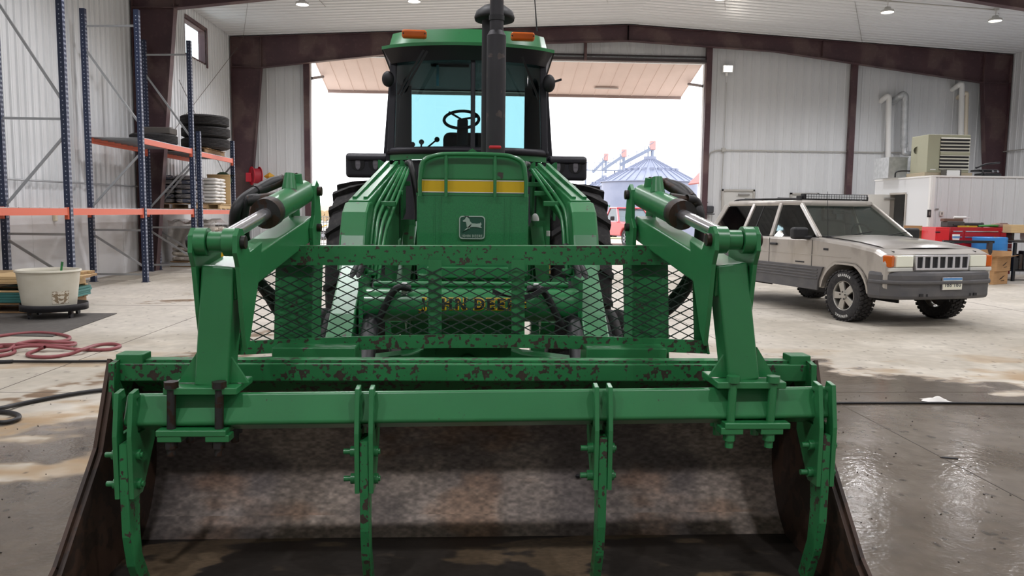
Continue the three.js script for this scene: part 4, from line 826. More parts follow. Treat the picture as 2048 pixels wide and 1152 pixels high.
{
  const S = 1.07, c = V(5.87, 0, -12.4), car = thing('suv_car', 'beige four door sport utility car with dark grey lower cladding', 'car', V(0, 0, 0));
  car.position.copy(c); car.rotation.y = -76 * Math.PI / 180; car.scale.setScalar(S);
  const paint = MP({ map: tex(512, 512, (u, v) => { const n = fbm(u * 6, v * 6, 4, 6), k = sm(0.6, 0.75, fbm(u * 9 + 4, v * 4, 4, 9)); return mix3(mix3([188, 182, 175], [176, 170, 162], n), [150, 143, 135], k * 0.5); }, { size: 2 }), roughness: 0.3, metalness: 0.35, clearcoat: 0.8, clearcoatRoughness: 0.12 });
  const clad = MS({ map: tex(256, 256, (u, v) => mix3([70, 70, 74], [96, 93, 92], fbm(u * 6, v * 14, 4, 6)), { size: 1 }), roughness: 0.55 });
  const glass = MP({ color: '#7b8688', roughness: 0.02, transmission: 1, thickness: 0, ior: 1.5 }), dk = M.black, fA = 1.345, R = 0.345, rA = 0.455;
  const bodyPts = [[-2.27, 0.5], [-2.3, 0.75], [-2.26, 1.0], [-2.16, 1.09], [-0.6, 1.1], [0.74, 1.11], [1.4, 1.06], [1.88, 0.995], [2.02, 0.94], [2.06, 0.82], [2.06, 0.5], [fA + rA + 0.02, 0.46], ...arch(fA, R, rA, 0.42), [fA - rA - 0.03, 0.4], [-fA + rA + 0.03, 0.4], ...arch(-fA, R, rA - 0.03, 0.42), [-fA - rA - 0.02, 0.46]];
  mesh('body', ext(bodyPts, 1.72, 0.05), paint, car);
  mesh('underbody', [bx(3.9, 0.3, 1.0, -0.1, 0.52, 0), bx(0.1, 0.1, 1.5, fA, R, 0), bx(0.1, 0.1, 1.5, -fA, R, 0), rb(0.5, 0.16, 0.5, 0.2, 0.33, 0.1, 0.04)], dk, car);
  for (const s of [-1, 1]) for (const x of [fA, -fA]) mesh('wheel_well', bx(1.0, 0.62, 0.02, x, 0.6, s * 0.42), dk, car);
  // hood: raised centre and seams
  const hoodY = x => x < 1.4 ? 1.11 - (x - 0.74) / 0.66 * 0.05 : 1.06 - (x - 1.4) / 0.48 * 0.065;
  mesh('hood', surf(10, 10, (u, v) => { const x = 0.78 + u * 1.1, z = (v - 0.5) * 1.36; return V(x, hoodY(x) + 0.012 + 0.028 * Math.cos(z / 0.68 * Math.PI / 2) - (u > 0.9 ? (u - 0.9) * 0.2 : 0), z); }), paint, car);
  for (const s of [-1, 1]) mesh('hood_seam', bar(V(0.78, hoodY(0.78) + 0.006, s * 0.69), V(1.98, 0.965, s * 0.66), 0.008, 0.012, V(0, 1, 0)), dk, car);
  // cladding with ridges
  const cl = [[-fA + rA + 0.06, 0.37], [-fA + rA + 0.05, 0.48], [-fA + rA - 0.03, 0.70], [fA - rA + 0.04, 0.70], [fA - rA - 0.05, 0.5], [fA - rA - 0.06, 0.37]];
  for (const s of [-1, 1]) {
    mesh('door_cladding', ext(cl, 0.035, 0.006).translate(0, 0, s * 0.87), clad, car);
    for (let k = 0; k < 4; k++) mesh('cladding_ridge', rb(1.64, 0.022, 0.02, 0.01, 0.53 + k * 0.042, s * 0.888, 0.008), clad, car);
    const fl = (cx, r0, r1) => { const o = arch(cx, R, r1, 0.42, 14), i = arch(cx, R, r0, 0.42, 14).reverse(); return ext([...o, ...i], 0.03).translate(0, 0, s * 0.868); };
    mesh('arch_flare', fl(fA, rA - 0.01, rA + 0.018), s > 0 ? paint : clad, car); mesh('arch_flare', fl(-fA, rA - 0.045, rA + 0.02), clad, car);
    mesh('rear_cladding', ext([[-fA - rA - 0.03, 0.46], [-2.29, 0.46], [-2.3, 0.72], [-fA - rA + 0.0, 0.72]], 0.03).translate(0, 0, s * 0.868), clad, car);
    // door seams and handles
    const seam = (a, b) => mesh('door_seam', bar(V(a[0], a[1], s * 0.8625), V(b[0], b[1], s * 0.8625), 0.007, 0.004, V(0, 0, 1)), dk, car);
    seam([0.66, 1.07], [0.66, 0.42]); seam([-0.34, 1.07], [-0.34, 0.42]); seam([-1.05, 1.07], [-0.98, 0.75]);
    mesh('trim_line', rb(3.5, 0.008, 0.006, -0.3, 0.86, s * 0.863, 0.002), paint, car);
    for (const x of [-0.22, -0.92]) mesh('door_handle', rb(0.17, 0.035, 0.035, x, 0.98, s * 0.875, 0.012), dk, car);
    mesh('emblem_strip', bx(0.2, 0.018, 0.004, 0.4, 0.745, s * 0.8625), dk, car);
    const mr = mesh('side_mirror', [rb(0.13, 0.17, 0.24, 0.53, 1.16, s * 0.99, 0.04), rb(0.12, 0.05, 0.14, 0.55, 1.1, s * 0.88, 0.02)], dk, car);
    mesh('mirror_glass', bx(0.004, 0.13, 0.19, 0.463, 1.16, s * 0.99), M.chrome, mr);
  }
  // greenhouse
  const B = { a: [0.74, 1.1, 0.8], b: [-0.33, 1.09, 0.835], c: [-1.12, 1.09, 0.835], d: [-2.14, 1.08, 0.8] }, Tp = { a: [0.1, 1.56, 0.64], b: [-0.36, 1.575, 0.655], c: [-1.05, 1.575, 0.655], d: [-1.9, 1.55, 0.63] };
  const vv = (q, s) => V(q[0], q[1], q[2] * s), lerpV = (q, r, t, s) => vv(q, s).lerp(vv(r, s), t);
  const rp = []; for (const [x, z] of [[0.14, 0.5], [0.1, 0.64], [-0.5, 0.68], [-1.2, 0.68], [-1.85, 0.65], [-1.95, 0.5]]) rp.push([x, z]);
  const rs = new THREE.Shape([...rp, ...rp.slice().reverse().map(p => [p[0], -p[1]])].map(p => new THREE.Vector2(p[0], -p[1])));
  mesh('roof', ext(rs, 0.09, 0.035).rotateX(Math.PI / 2).translate(0, 1.6, 0), paint, car);
  for (const s of [-1, 1]) {
    for (const [k, w] of [['a', 0.06], ['b', 0.07], ['c', 0.075], ['d', 0.1]]) mesh('pillar', bar(vv(B[k], s), vv(Tp[k], s).add(V(0, 0.02, 0)), w, 0.05, V(0, 0, s), 0.012), paint, car);
    for (const [p, q, a0, a1] of [['a', 'b', 0.06, 0.94], ['b', 'c', 0.06, 0.94], ['c', 'd', 0.06, 0.93]]) mesh('side_window', slab(lerpV(B[p], B[q], a0, s), lerpV(B[p], B[q], a1, s), lerpV(Tp[p], Tp[q], a1, s), lerpV(Tp[p], Tp[q], a0, s), 0.005), glass, car);
    mesh('window_bar', bar(lerpV(B.b, B.c, 0.62, s), lerpV(Tp.b, Tp.c, 0.62, s), 0.02, 0.02, V(0, 0, s)), dk, car);
    mesh('window_sill', bar(vv(B.a, s).add(V(0, 0.005, s * 0.015)), vv(B.d, s).add(V(0, 0.005, s * 0.03)), 0.015, 0.02, V(0, 1, 0)), dk, car);
    // roof rail
    const rl = mesh('roof_rail', tube([V(0.0, 1.61, s * 0.56), V(-0.12, 1.66, s * 0.56), V(-0.3, 1.67, s * 0.56), V(-1.6, 1.67, s * 0.56), V(-1.78, 1.655, s * 0.56), V(-1.88, 1.6, s * 0.56)], 0.014, 8, 40, 0.3), dk, car);
    for (const x of [-0.1, -0.95, -1.75]) mesh('rail_foot', rb(0.14, 0.06, 0.05, x, 1.625, s * 0.56, 0.02), dk, rl);
  }
  for (const x of [-0.6, -1.5]) mesh('cross_bar', cyl(V(x, 1.68, -0.56), V(x, 1.68, 0.56), 0.014, 0.014, 10), dk, car);
  mesh('windshield', slab(lerpV(B.a, Tp.a, 0.02, 1), lerpV(B.a, Tp.a, 0.02, -1), lerpV(B.a, Tp.a, 0.98, -1), lerpV(B.a, Tp.a, 0.98, 1), 0.006), MP({ color: '#e4eeea', roughness: 0.02, transmission: 1, thickness: 0, ior: 1.5 }), car);
  mesh('rear_window', slab(vv(B.d, -1), vv(B.d, 1), vv(Tp.d, 1), vv(Tp.d, -1), 0.006), glass, car);
  mesh('cowl', rb(0.1, 0.03, 1.5, 0.76, 1.115, 0, 0.01), dk, car);
  for (const z of [0.35, -0.3]) mesh('wiper', bar(V(0.77, 1.13, z), V(0.66, 1.19, z - 0.5), 0.015, 0.012, V(0, 1, 0)), dk, car);
  // inside
  const inM = plain('#595653', 0.8);
  mesh('dashboard', rb(0.35, 0.18, 1.4, 0.5, 1.03, 0, 0.05), plain('#3a3836', 0.8), car);
  for (const z of [-0.38, 0.38]) { const se = mesh('seat', [rb(0.5, 0.16, 0.5, -0.2, 0.8, z, 0.06), rb(0.16, 0.6, 0.5, -0.48, 1.06, z, 0.06, 0, 0, 0.15)], inM, car); mesh('headrest', rb(0.1, 0.16, 0.26, -0.56, 1.44, z, 0.04), inM, se); }
  mesh('rear_seat', [rb(0.5, 0.16, 1.3, -1.1, 0.82, 0, 0.06), rb(0.16, 0.5, 1.3, -1.4, 1.05, 0, 0.06)], inM, car);
  mesh('steering_wheel', new THREE.TorusGeometry(0.18, 0.016, 8, 32).rotateY(Math.PI / 2).rotateZ(0.45).translate(0.22, 1.13, -0.38), dk, car);
  mesh('inside_mirror', rb(0.03, 0.06, 0.22, 0.12, 1.47, 0, 0.015), dk, car);
  // light bar above the windshield
  const lb = mesh('light_bar', rb(0.09, 0.085, 1.16, 0.02, 1.7, 0, 0.012), dk, car);
  mesh('lens', bx(0.006, 0.062, 1.1, 0.067, 1.7, 0), plain('#c9ccce', 0.25), lb);
  for (let k = 0; k <= 24; k++) mesh('lens_divider', bx(0.008, 0.064, 0.006, 0.068, 1.7, -0.55 + k * 1.1 / 24), dk, lb);
  mesh('lens_divider', bx(0.008, 0.006, 1.1, 0.068, 1.7, 0), dk, lb);
  for (const s of [-1, 1]) mesh('bracket', rb(0.12, 0.1, 0.03, -0.02, 1.66, s * 0.6, 0.01), dk, lb);
  // front: grille, lamps, bumper, plate
  const gr = mesh('grille', ext(shp([[-0.42, 0.735], [0.42, 0.735], [0.44, 0.93], [-0.44, 0.93]], Array.from({ length: 7 }, (_, k) => { const z = -0.36 + k * 0.12; return [[z - 0.04, 0.765], [z + 0.04, 0.765], [z + 0.042, 0.905], [z - 0.042, 0.905]]; })), 0.03, 0.004).rotateY(Math.PI / 2).translate(2.085, 0, 0), M.chrome, car);
  mesh('grille_back', bx(0.01, 0.2, 0.84, 2.075, 0.835, 0), dk, gr);
  const lens = MP({ color: '#e9ead8', roughness: 0.12, clearcoat: 1 });
  for (const s of [-1, 1]) {
    mesh('headlamp', rb(0.05, 0.15, 0.27, 2.07, 0.85, s * 0.59, 0.015), lens, car);
    mesh('corner_lamp', rb(0.12, 0.15, 0.1, 2.03, 0.85, s * 0.79, 0.02, s * 0.5), M.amber, car);
    mesh('lower_lamp', rb(0.05, 0.05, 0.36, 2.07, 0.745, s * 0.64, 0.012), plain('#c9c8c2', 0.3), car);
  }
  const bp = (x, z) => [z, -x], bpl = [[-0.9, 1.82], [-0.88, 2.0], [-0.7, 2.16], [-0.35, 2.22], [0, 2.235], [0.35, 2.22], [0.7, 2.16], [0.88, 2.0], [0.9, 1.82]];
  const bs = new THREE.Shape([...bpl.map(p => new THREE.Vector2(p[1], p[0])), ...bpl.slice().reverse().map(p => new THREE.Vector2(Math.min(p[1] - 0.1, 2.02), p[0] * 0.9))]);
  const bu = mesh('front_bumper', [ext(bs, 0.35, 0.045).rotateX(Math.PI / 2).translate(0, 0.545, 0)], clad, car);
  mesh('bumper_step', ext(bs, 0.05, 0.015).rotateX(Math.PI / 2).scale(1.012, 1, 1.01).translate(0, 0.59, 0), clad, bu);
  for (let k = 0; k < 10; k++) mesh('bumper_slot', bx(0.012, 0.035, 0.055, 2.215 - 0.0 * k, 0.43, -0.43 + k * 0.095, 0, 0, 0), dk, bu);
  mesh('rear_bumper', rb(0.2, 0.26, 1.78, -2.28, 0.58, 0, 0.04), clad, car);
  for (const s of [-1, 1]) mesh('tail_lamp', rb(0.05, 0.3, 0.14, -2.27, 0.92, s * 0.78, 0.02), M.red, car);
  const cv = document.createElement('canvas'); cv.width = 256; cv.height = 128;
  { const g = cv.getContext('2d'); g.fillStyle = '#d8d6c4'; g.fillRect(0, 0, 256, 128); g.fillStyle = '#5b8fc4'; g.fillRect(0, 0, 256, 26); g.fillStyle = '#1d2733'; g.font = 'bold 66px sans-serif'; g.textAlign = 'center'; g.textBaseline = 'middle'; g.fillText('168 160', 128, 76); }
  const pt = new THREE.CanvasTexture(cv); pt.colorSpace = THREE.SRGBColorSpace;
  const pm = MS({ map: pt, roughness: 0.4 });
  const pl = mesh('plate_holder', rb(0.012, 0.16, 0.32, 2.243, 0.575, -0.02, 0.006), M.chrome, bu);
  mesh('licence_plate', new THREE.PlaneGeometry(0.3, 0.145).rotateY(Math.PI / 2).translate(2.2515, 0.575, -0.02), pm, bu, true).userData.label = 'licence plate reading 168 160';
  mesh('antenna', cyl(V(0.86, 1.06, 0.76), V(0.8, 1.75, 0.76), 0.004, 0.003, 6), dk, car);
  mesh('fender_badge', bx(0.1, 0.03, 0.004, 0.95, 0.95, 0.8625), dk, car);
  const rim = MS({ color: '#b4b1aa', roughness: 0.35, metalness: 0.7 });
  for (const x of [fA, -fA]) for (const z of [-0.765, 0.765]) carWheel(car, x, z, R, 0.235, { tread: true, rim });
}
// red pickup out in the yard
{
  const c = PH(1233, 490, 0), car = thing('pickup_truck', 'red pickup truck parked outside before the grain bins', 'truck', V(0, 0, 0));
  car.position.set(c.x + 0.55, 0, c.z); car.rotation.y = -77 * Math.PI / 180;
  const paint = MP({ color: '#c23a44', roughness: 0.3, clearcoat: 0.7 }), fA = 1.75, R = 0.4, rA = 0.5, dk = M.black;
  mesh('body', ext([[-2.75, 0.6], [-2.8, 1.15], [-0.75, 1.17], [0.7, 1.17], [0.85, 1.16], [2.35, 1.08], [2.5, 0.95], [2.52, 0.6], [fA + rA, 0.55], ...arch(fA, R, rA, 0.5), [fA - rA, 0.48], [-fA + rA, 0.48], ...arch(-fA, R, rA, 0.5), [-fA - rA, 0.55]], 1.95, 0.05), paint, car);
  mesh('bed_liner', bx(1.9, 0.02, 1.6, -1.75, 1.172, 0), dk, car);
  for (const s of [-1, 1]) for (const [z0, z1] of [[0.95, 0.78]]) mesh('bed_rail', rb(2.0, 0.08, 0.1, -1.75, 1.2, s * 0.9, 0.02), paint, car);
  const q = [[0.85, 1.15, 0.88], [-0.75, 1.16, 0.9]], r = [[0.2, 1.78, 0.68], [-0.62, 1.78, 0.7]];
  for (const s of [-1, 1]) {
    for (const k of [0, 1]) mesh('pillar', bar(V(q[k][0], q[k][1], s * q[k][2]), V(r[k][0], r[k][1], s * r[k][2]), 0.08, 0.08, V(0, 0, s)), paint, car);
    mesh('side_window', slab(V(0.78, 1.17, s * 0.89), V(-0.72, 1.17, s * 0.9), V(-0.6, 1.75, s * 0.7), V(0.2, 1.75, s * 0.69), 0.01), MP({ color: '#9fb0b6', roughness: 0.05, transmission: 0.9, thickness: 0 }), car);
    mesh('side_mirror', rb(0.12, 0.2, 0.2, 0.6, 1.3, s * 1.1, 0.04), dk, car);
    mesh('headlamp', rb(0.06, 0.22, 0.3, 2.49, 0.92, s * 0.78, 0.03), plain('#dcdccf', 0.2), car);
  }
  mesh('roof', rb(1.0, 0.08, 1.46, -0.2, 1.8, 0, 0.035), paint, car);
  mesh('windshield', slab(V(0.84, 1.16, 0.85), V(0.84, 1.16, -0.85), V(0.22, 1.75, -0.66), V(0.22, 1.75, 0.66), 0.01), MP({ color: '#bcd0d8', roughness: 0.03, transmission: 0.85, thickness: 0 }), car);
  mesh('rear_wall', slab(V(-0.75, 1.1, -0.88), V(-0.75, 1.1, 0.88), V(-0.64, 1.75, 0.68), V(-0.64, 1.75, -0.68), 0.02), paint, car);
  mesh('seat_bench', rb(0.3, 0.6, 1.5, -0.4, 1.1, 0, 0.08), plain('#5a5654', 0.8), car);
  mesh('grille', rb(0.06, 0.2, 1.2, 2.5, 0.92, 0, 0.02), dk, car);
  mesh('front_bumper', rb(0.2, 0.26, 1.96, 2.5, 0.66, 0, 0.05), paint, car);
  mesh('bumper_centre', rb(0.08, 0.2, 0.9, 2.58, 0.66, 0, 0.03), plain('#b0aaa4', 0.4), car);
  for (const s of [-1, 1]) mesh('fog_lamp', cyl(V(2.6, 0.66, s * 0.7), V(2.62, 0.66, s * 0.7), 0.06, 0.06, 16), dk, car);
  for (const x of [fA, -fA]) for (const z of [-0.84, 0.84]) carWheel(car, x, z, R, 0.26, { rim: M.steel });
}
// ---------------------------------------------------------------- the yard outside
{
  const gravel = MS({ map: tex(512, 512, (u, v) => { const n = fbm(u * 8, v * 8, 5, 8); return mix3([196, 186, 174], [168, 158, 146], n); }, { size: 12 }), roughness: 0.95 });
  const yardY = d => d < 45 ? -0.02 : -0.02 - 1.0 * sm(45, 85, d);
  const yd = surf(30, 60, (u, v) => { const d = DB + 0.25 + v * v * 300; return V(-160 + u * 340, yardY(d), -d); });
  const y = mesh('ground', yd, gravel, scene); Object.assign(y.userData, { kind: 'structure', label: 'pale gravel yard outside the great doorway', category: 'ground' });
  const grass = MS({ map: tex(256, 256, (u, v) => mix3([150, 158, 112], [176, 170, 130], fbm(u * 12, v * 12, 4, 12)), { size: 8 }), roughness: 1 });
  const gs = mesh('grass_strip', surf(20, 4, (u, v) => { const d = 47 + v * 9; return V(-60 + u * 160, yardY(d) + 0.03, -d); }), grass, scene); tag(gs, 'strip of pale grass between yard and grain bins', 'grass'); gs.userData.kind = 'structure';
  const field = mesh('stubble_hill', surf(30, 12, (u, v) => V(-200 + u * 210, -1.3 + 5.4 * Math.sin(v * Math.PI * 0.5) + 0.5 * Math.sin(u * 7), -205 - v * 120)), MS({ map: tex(256, 256, (u, v) => mix3([190, 160, 138], [170, 150, 130], fbm(u * 10, v * 10, 4, 10)), { size: 40 }), roughness: 1 }), scene);
  Object.assign(field.userData, { kind: 'structure', label: 'tan stubble hill far beyond the yard', category: 'hill' });
  // grain bins
  const galv = MS({ map: tex(256, 512, (u, v) => { const n = fbm(u * 6, v * 10, 4, 6); return mix3([138, 144, 164], [120, 128, 150], n); }, { size: 8, sizeV: 8 }), roughness: 0.5, metalness: 0.25 });
  const bin = (px0, px1, eaveY, peakY, d, label) => {
    const a = P(px0, eaveY, d), b = P(px1, eaveY, d), x = (a.x + b.x) / 2, r = (b.x - a.x) / 2, ye = a.y, yp = P((px0 + px1) / 2, peakY, d - 0).y, y0 = yardY(d);
    const t = thing('grain_bin', label, 'silo', V(x, y0, -d), 'galvanised grain bins across the yard');
    const pr = []; for (let k = 0; k <= 60; k++) pr.push([r + (k % 2 ? 0.02 : 0), y0 + (ye - y0) * k / 60]);
    mesh('wall', lathe(pr, 64).translate(x, 0, -d), galv, t);
    const N = 36;
    for (let k = 0; k < N; k++) { const a0 = k / N * Math.PI * 2, a1 = (k + 1) / N * Math.PI * 2, ri = r * 0.12, ro = r * 1.03; const q = (an, rr, y) => V(x + rr * Math.cos(an), y, -d + rr * Math.sin(an)); mesh('roof_panel', [quad(q(a0, ro, ye - 0.05), q(a1, ro, ye - 0.05), q(a1, ri, yp), q(a0, ri, yp)), bar(q(a0, ro, ye - 0.02), q(a0, ri, yp + 0.03), 0.06, 0.1, V(0, 1, 0))], galv, t); }
    mesh('roof_collar', cyl(V(x, yp - 0.1, -d), V(x, yp + 0.35, -d), r * 0.13, r * 0.13, 24), galv, t);
    mesh('eave_ring', new THREE.TorusGeometry(r * 1.03, 0.06, 6, 64).rotateX(Math.PI / 2).translate(x, ye - 0.05, -d), galv, t);
    for (let k = 0; k < 10; k++) { const an = Math.PI * (0.08 + k * 0.093), f = 0.55, q = V(x + r * f * 1.0 * Math.cos(an), ye + (yp - ye) * (1 - f) * 1.08, -d + r * f * Math.sin(an)); mesh('roof_vent', rb(0.5, 0.4, 0.5, q.x, q.y + 0.1, q.z, 0.06, -an), galv, t); }
    return { x, r, ye, yp, d, t };
  };
  const b1 = bin(1205, 1392, 363, 319, 90, 'large galvanised grain bin with ribbed cone roof behind the red pickup');
  const b2 = bin(1183, 1300, 372, 344, 112, 'galvanised grain bin half hidden behind the large bin');
  const b3 = bin(1165, 1250, 379, 355, 132, 'galvanised grain bin seen beside the rear wheel of the tractor');
  // conveyors and walkway above the bins
  const cm = plain("#7d879a", 0.5, 0.3);
  for (const [x0, y0, x1, y1, d, l] of [[1185, 345, 1212, 318, 120, 'grain conveyor rising to a drive head over the far bin'], [1205, 340, 1248, 311, 105, 'grain conveyor rising to a drive head between two bins'], [1240, 330, 1305, 296, 92, 'grain conveyor rising to a drive head above the large bin']]) {
    const a = P(x0, y0, d), b = P(x1, y1, d), t = thing('grain_conveyor', l, 'conveyor', a.clone());
    mesh('trough', bar(a, b, 0.45, 0.4, V(0, 1, 0)), cm, t);
    mesh('walk_rail', [bar(a.clone().add(V(0, 0.6, 0.3)), b.clone().add(V(0, 0.6, 0.3)), 0.06, 0.06)], cm, t);
    for (let k = 0; k <= 4; k++) { const p = a.clone().lerp(b, k / 4); mesh('rail_post', bar(p, p.clone().add(V(0, 0.65, 0.3)), 0.06, 0.06), cm, t); }
    mesh('drive_head', [rb(0.7, 1.1, 0.6, b.x, b.y + 0.3, b.z, 0.1)], plain('#b58f8c', 0.6), t);
    mesh('spout', cyl(b.clone(), V(b.x, b.y - 2.2, b.z), 0.2, 0.2, 10), cm, t);
    mesh('support_leg', [bar(V(b.x - 0.5, yardY(d), b.z), V(b.x - 0.5, b.y + 0.2, b.z), 0.14, 0.14)], cm, t);
  }
  { const a = P(1160, 340, 100), b = P(1275, 342, 100), t = thing('catwalk', 'steel catwalk with railing across the bin roofs', 'catwalk', a.clone()); mesh('deck', bar(a, b, 0.7, 0.12), cm, t); mesh('railing', bar(a.clone().add(V(0, 1, 0)), b.clone().add(V(0, 1, 0)), 0.07, 0.07), cm, t); for (let k = 0; k <= 8; k++) { const p = a.clone().lerp(b, k / 8); mesh('rail_post', bar(p, p.clone().add(V(0, 1, 0)), 0.07, 0.07), cm, t); } for (const k of [0.1, 0.6]) { const p = a.clone().lerp(b, k); mesh('support_leg', bar(V(p.x, -1, p.z), p, 0.16, 0.16), cm, t); } }
  // small tractor far off, shed at the edge of the doorway
  { const c = PH(1202, 472, -0.2), d = -c.z, t = thing('small_tractor', 'small dark green tractor standing by the grain bins', 'tractor', V(c.x, yardY(d), c.z)), y0 = yardY(d), gm = plain('#3f6b58', 0.5);
    mesh('hood', rb(0.9, 0.7, 1.6, c.x, y0 + 1.25, c.z + 0.8, 0.1), gm, t); mesh('cab', [rb(1.3, 0.1, 1.3, c.x, y0 + 2.45, c.z - 0.5, 0.04), ...[[-1, -1], [1, -1], [-1, 1], [1, 1]].map(([q, w]) => bx(0.08, 1.0, 0.08, c.x + q * 0.58, y0 + 1.95, c.z - 0.5 + w * 0.58)), bx(1.25, 0.6, 1.3, c.x, y0 + 1.2, c.z - 0.5)], gm, t);
    for (const s of [-1, 1]) { mesh('rear_wheel', cyl(V(c.x + s * 0.75, y0 + 0.75, c.z - 0.8), V(c.x + s * 1.1, y0 + 0.75, c.z - 0.8), 0.75, 0.75, 28), M.rubber, t); mesh('front_wheel', cyl(V(c.x + s * 0.7, y0 + 0.45, c.z + 1.2), V(c.x + s * 0.95, y0 + 0.45, c.z + 1.2), 0.45, 0.45, 24), M.rubber, t); } }
  { const a = P(1376, 368, 73), t = thing('shed', 'red roofed shed at the edge of the doorway', 'shed', V(a.x, yardY(60), -60)), x1 = a.x + 9, p = P(1398, 345, 73);
    mesh('shed_wall', bx(8.4, a.y + 1.0, 12, a.x + 4.9, (a.y - 1) / 2, -66), plain('#d9d2cc', 0.8), t);
    const yp = p.y + (a.x + 4.9 - p.x) * (p.y - a.y) / (p.x - a.x);
    mesh('roof', [...slab(V(a.x, a.y, -59.6), V(a.x + 4.9, yp, -59.6), V(a.x + 4.9, yp, -73), V(a.x, a.y, -73), 0.15), ...slab(V(a.x + 4.9, yp, -59.6), V(a.x + 9.8, a.y, -59.6), V(a.x + 9.8, a.y, -73), V(a.x + 4.9, yp, -73), 0.15)], plain('#a8605c', 0.6), t);
    mesh('gable', ext([[a.x + 0.5, a.y], [a.x + 9.3, a.y], [a.x + 4.9, yp - 0.1]], 0.1).translate(0, 0, -60.2), plain('#d3b4ae', 0.8), t); }
  // round bales, wire cage, trailer axle left of the rear wheel
  const baleM = MS({ map: tex(128, 128, (u, v) => mix3([186, 164, 128], [150, 128, 98], fbm(u * 8, v * 20, 3, 8)), { size: 1 }), roughness: 1 });
  let b0 = null;
  for (let k = 0; k < 9; k++) {
    const up = k > 5, c = P(626 + (up ? (k - 6) * 12 + 6 : k * 12), 436, 186); c.y = yardY(186) + 0.7 + (up ? 1.2 : 0); if (up) c.z += 0.05;
    if (!b0) { b0 = thing('hay_bale', 'round straw bale in the stack far behind the wire cage', 'bale', V(0, 0, 0), 'round bales out in the yard'); mesh('bale', cyl(V(0, 0, -0.7), V(0, 0, 0.7), 0.7, 0.7, 24), baleM, b0); mesh('bale_face', lathe([[0, 0.02], [0.2, 0.04], [0.45, 0.02], [0.68, 0]], 24).rotateX(Math.PI / 2).translate(0, 0, 0.7), baleM, b0); b0.position.copy(c); } else dup(b0, c);
  }
  { const c0 = P(637, 470, 30), c1 = P(679, 434, 30), t = thing('wire_cage', 'grey wire mesh cage standing in the yard', 'cage', V(c0.x, 0, -30)), wm = plain('#8f9092', 0.5, 0.4);
    for (let k = 0; k <= 8; k++) { const x = c0.x + (c1.x - c0.x) * k / 8; mesh('wire', cyl(V(x, 0.02, -30), V(x, c1.y, -30), 0.012, 0.012, 6), wm, t); }
    for (let k = 0; k <= 6; k++) { const y = 0.05 + (c1.y - 0.05) * k / 6; mesh('wire', cyl(V(c0.x, y, -30), V(c1.x, y, -30), 0.012, 0.012, 6), wm, t); }
    mesh('cage_base', rb(c1.x - c0.x, 0.12, 0.8, (c0.x + c1.x) / 2, 0.08, -30.4, 0.02), plain('#b99a52', 0.7), t); }
  { const c = PH(640, 478, 0), t = thing('utility_trailer', 'low yellow trailer frame with small black wheels in the yard', 'trailer', V(c.x, 0, c.z)), ym = plain('#c7a13a', 0.6);
    mesh('trailer_deck', [bx(1.3, 0.08, 1.6, c.x + 0.2, 0.22, c.z), bar(V(c.x - 0.4, 0.5, c.z), V(c.x + 0.4, 0.75, c.z), 0.06, 0.06)], ym, t);
    for (const [x, r] of [[-0.28, 0.24], [0.34, 0.24]]) { const w = mesh('wheel', cyl(V(c.x + x, 0.23, c.z + 0.75), V(c.x + x, 0.23, c.z + 0.9), r, r, 20), M.rubber, t); mesh('hub', cyl(V(c.x + x, 0.23, c.z + 0.9), V(c.x + x, 0.23, c.z + 0.92), r * 0.4, r * 0.4, 14), M.steel, w); } }
}
// ---------------------------------------------------------------- pallet racks along the side wall
const woodTex = (a, b) => tex(256, 256, (u, v) => { const g = fbm(u * 2, v * 40, 4, 2), k = vn(u * 6, v * 90, 6); return mix3(a, b, g * 0.8 + k * 0.25); }, { size: 1 });
const woodNew = MS({ map: woodTex([222, 196, 152], [190, 158, 112]), roughness: 0.7 }), woodOld = MS({ map: woodTex([172, 140, 100], [132, 102, 70]), roughness: 0.8 });
const rackBlue = plain('#26304a', 0.45), rackHole = plain('#a9b0bf', 0.5), rackZinc = MS({ color: '#a7a9ab', roughness: 0.35, metalness: 0.5 }), rackOrange = plain('#d96a4e', 0.5);
const RX = -6.72, RBX = Math.max(-7.92, WL + 0.35);
const dA = 13.2, dB2 = 16.1, dC = -PX(388, 450, RX).z, dC2 = -PX(400, 450, RX).z, dD = -PX(467, 400, RX).z;
const lowY = 1.49, upY = P(292, 276, dB2).y;
function upright(parent, x, d, top, face) {
  const u = mesh('upright', [bx(0.008, top, 0.09, x - 0.045, top / 2, -d), bx(0.008, top, 0.09, x + 0.045, top / 2, -d), bx(0.09, top, 0.008, x, top / 2, -d + 0.045), bx(0.13, 0.012, 0.13, x, 0.006, -d)], rackBlue, parent);
  const h = [];
  for (let y = 0.12; y < top - 0.05; y += 0.0762) { h.push(bx(0.016, 0.018, 0.002, x, y, -d + 0.0501), bx(0.002, 0.034, 0.02, x + 0.0495, y, -d + 0.02), bx(0.002, 0.034, 0.02, x + 0.0495, y, -d - 0.02)); }
  mesh('slots', h, rackHole, u).userData.kind = 'stuff';
}
function rackFrame(parent, d, top, braces) {
  upright(parent, RX, d, top); upright(parent, RBX, d, top);
  for (const [f, y0, b, y1] of braces) mesh('brace', bar(V(f ? RX : RBX, y0, -d), V(b ? RX : RBX, y1, -d), 0.04, 0.03, V(0, 0, 1)), rackZinc, parent);
}
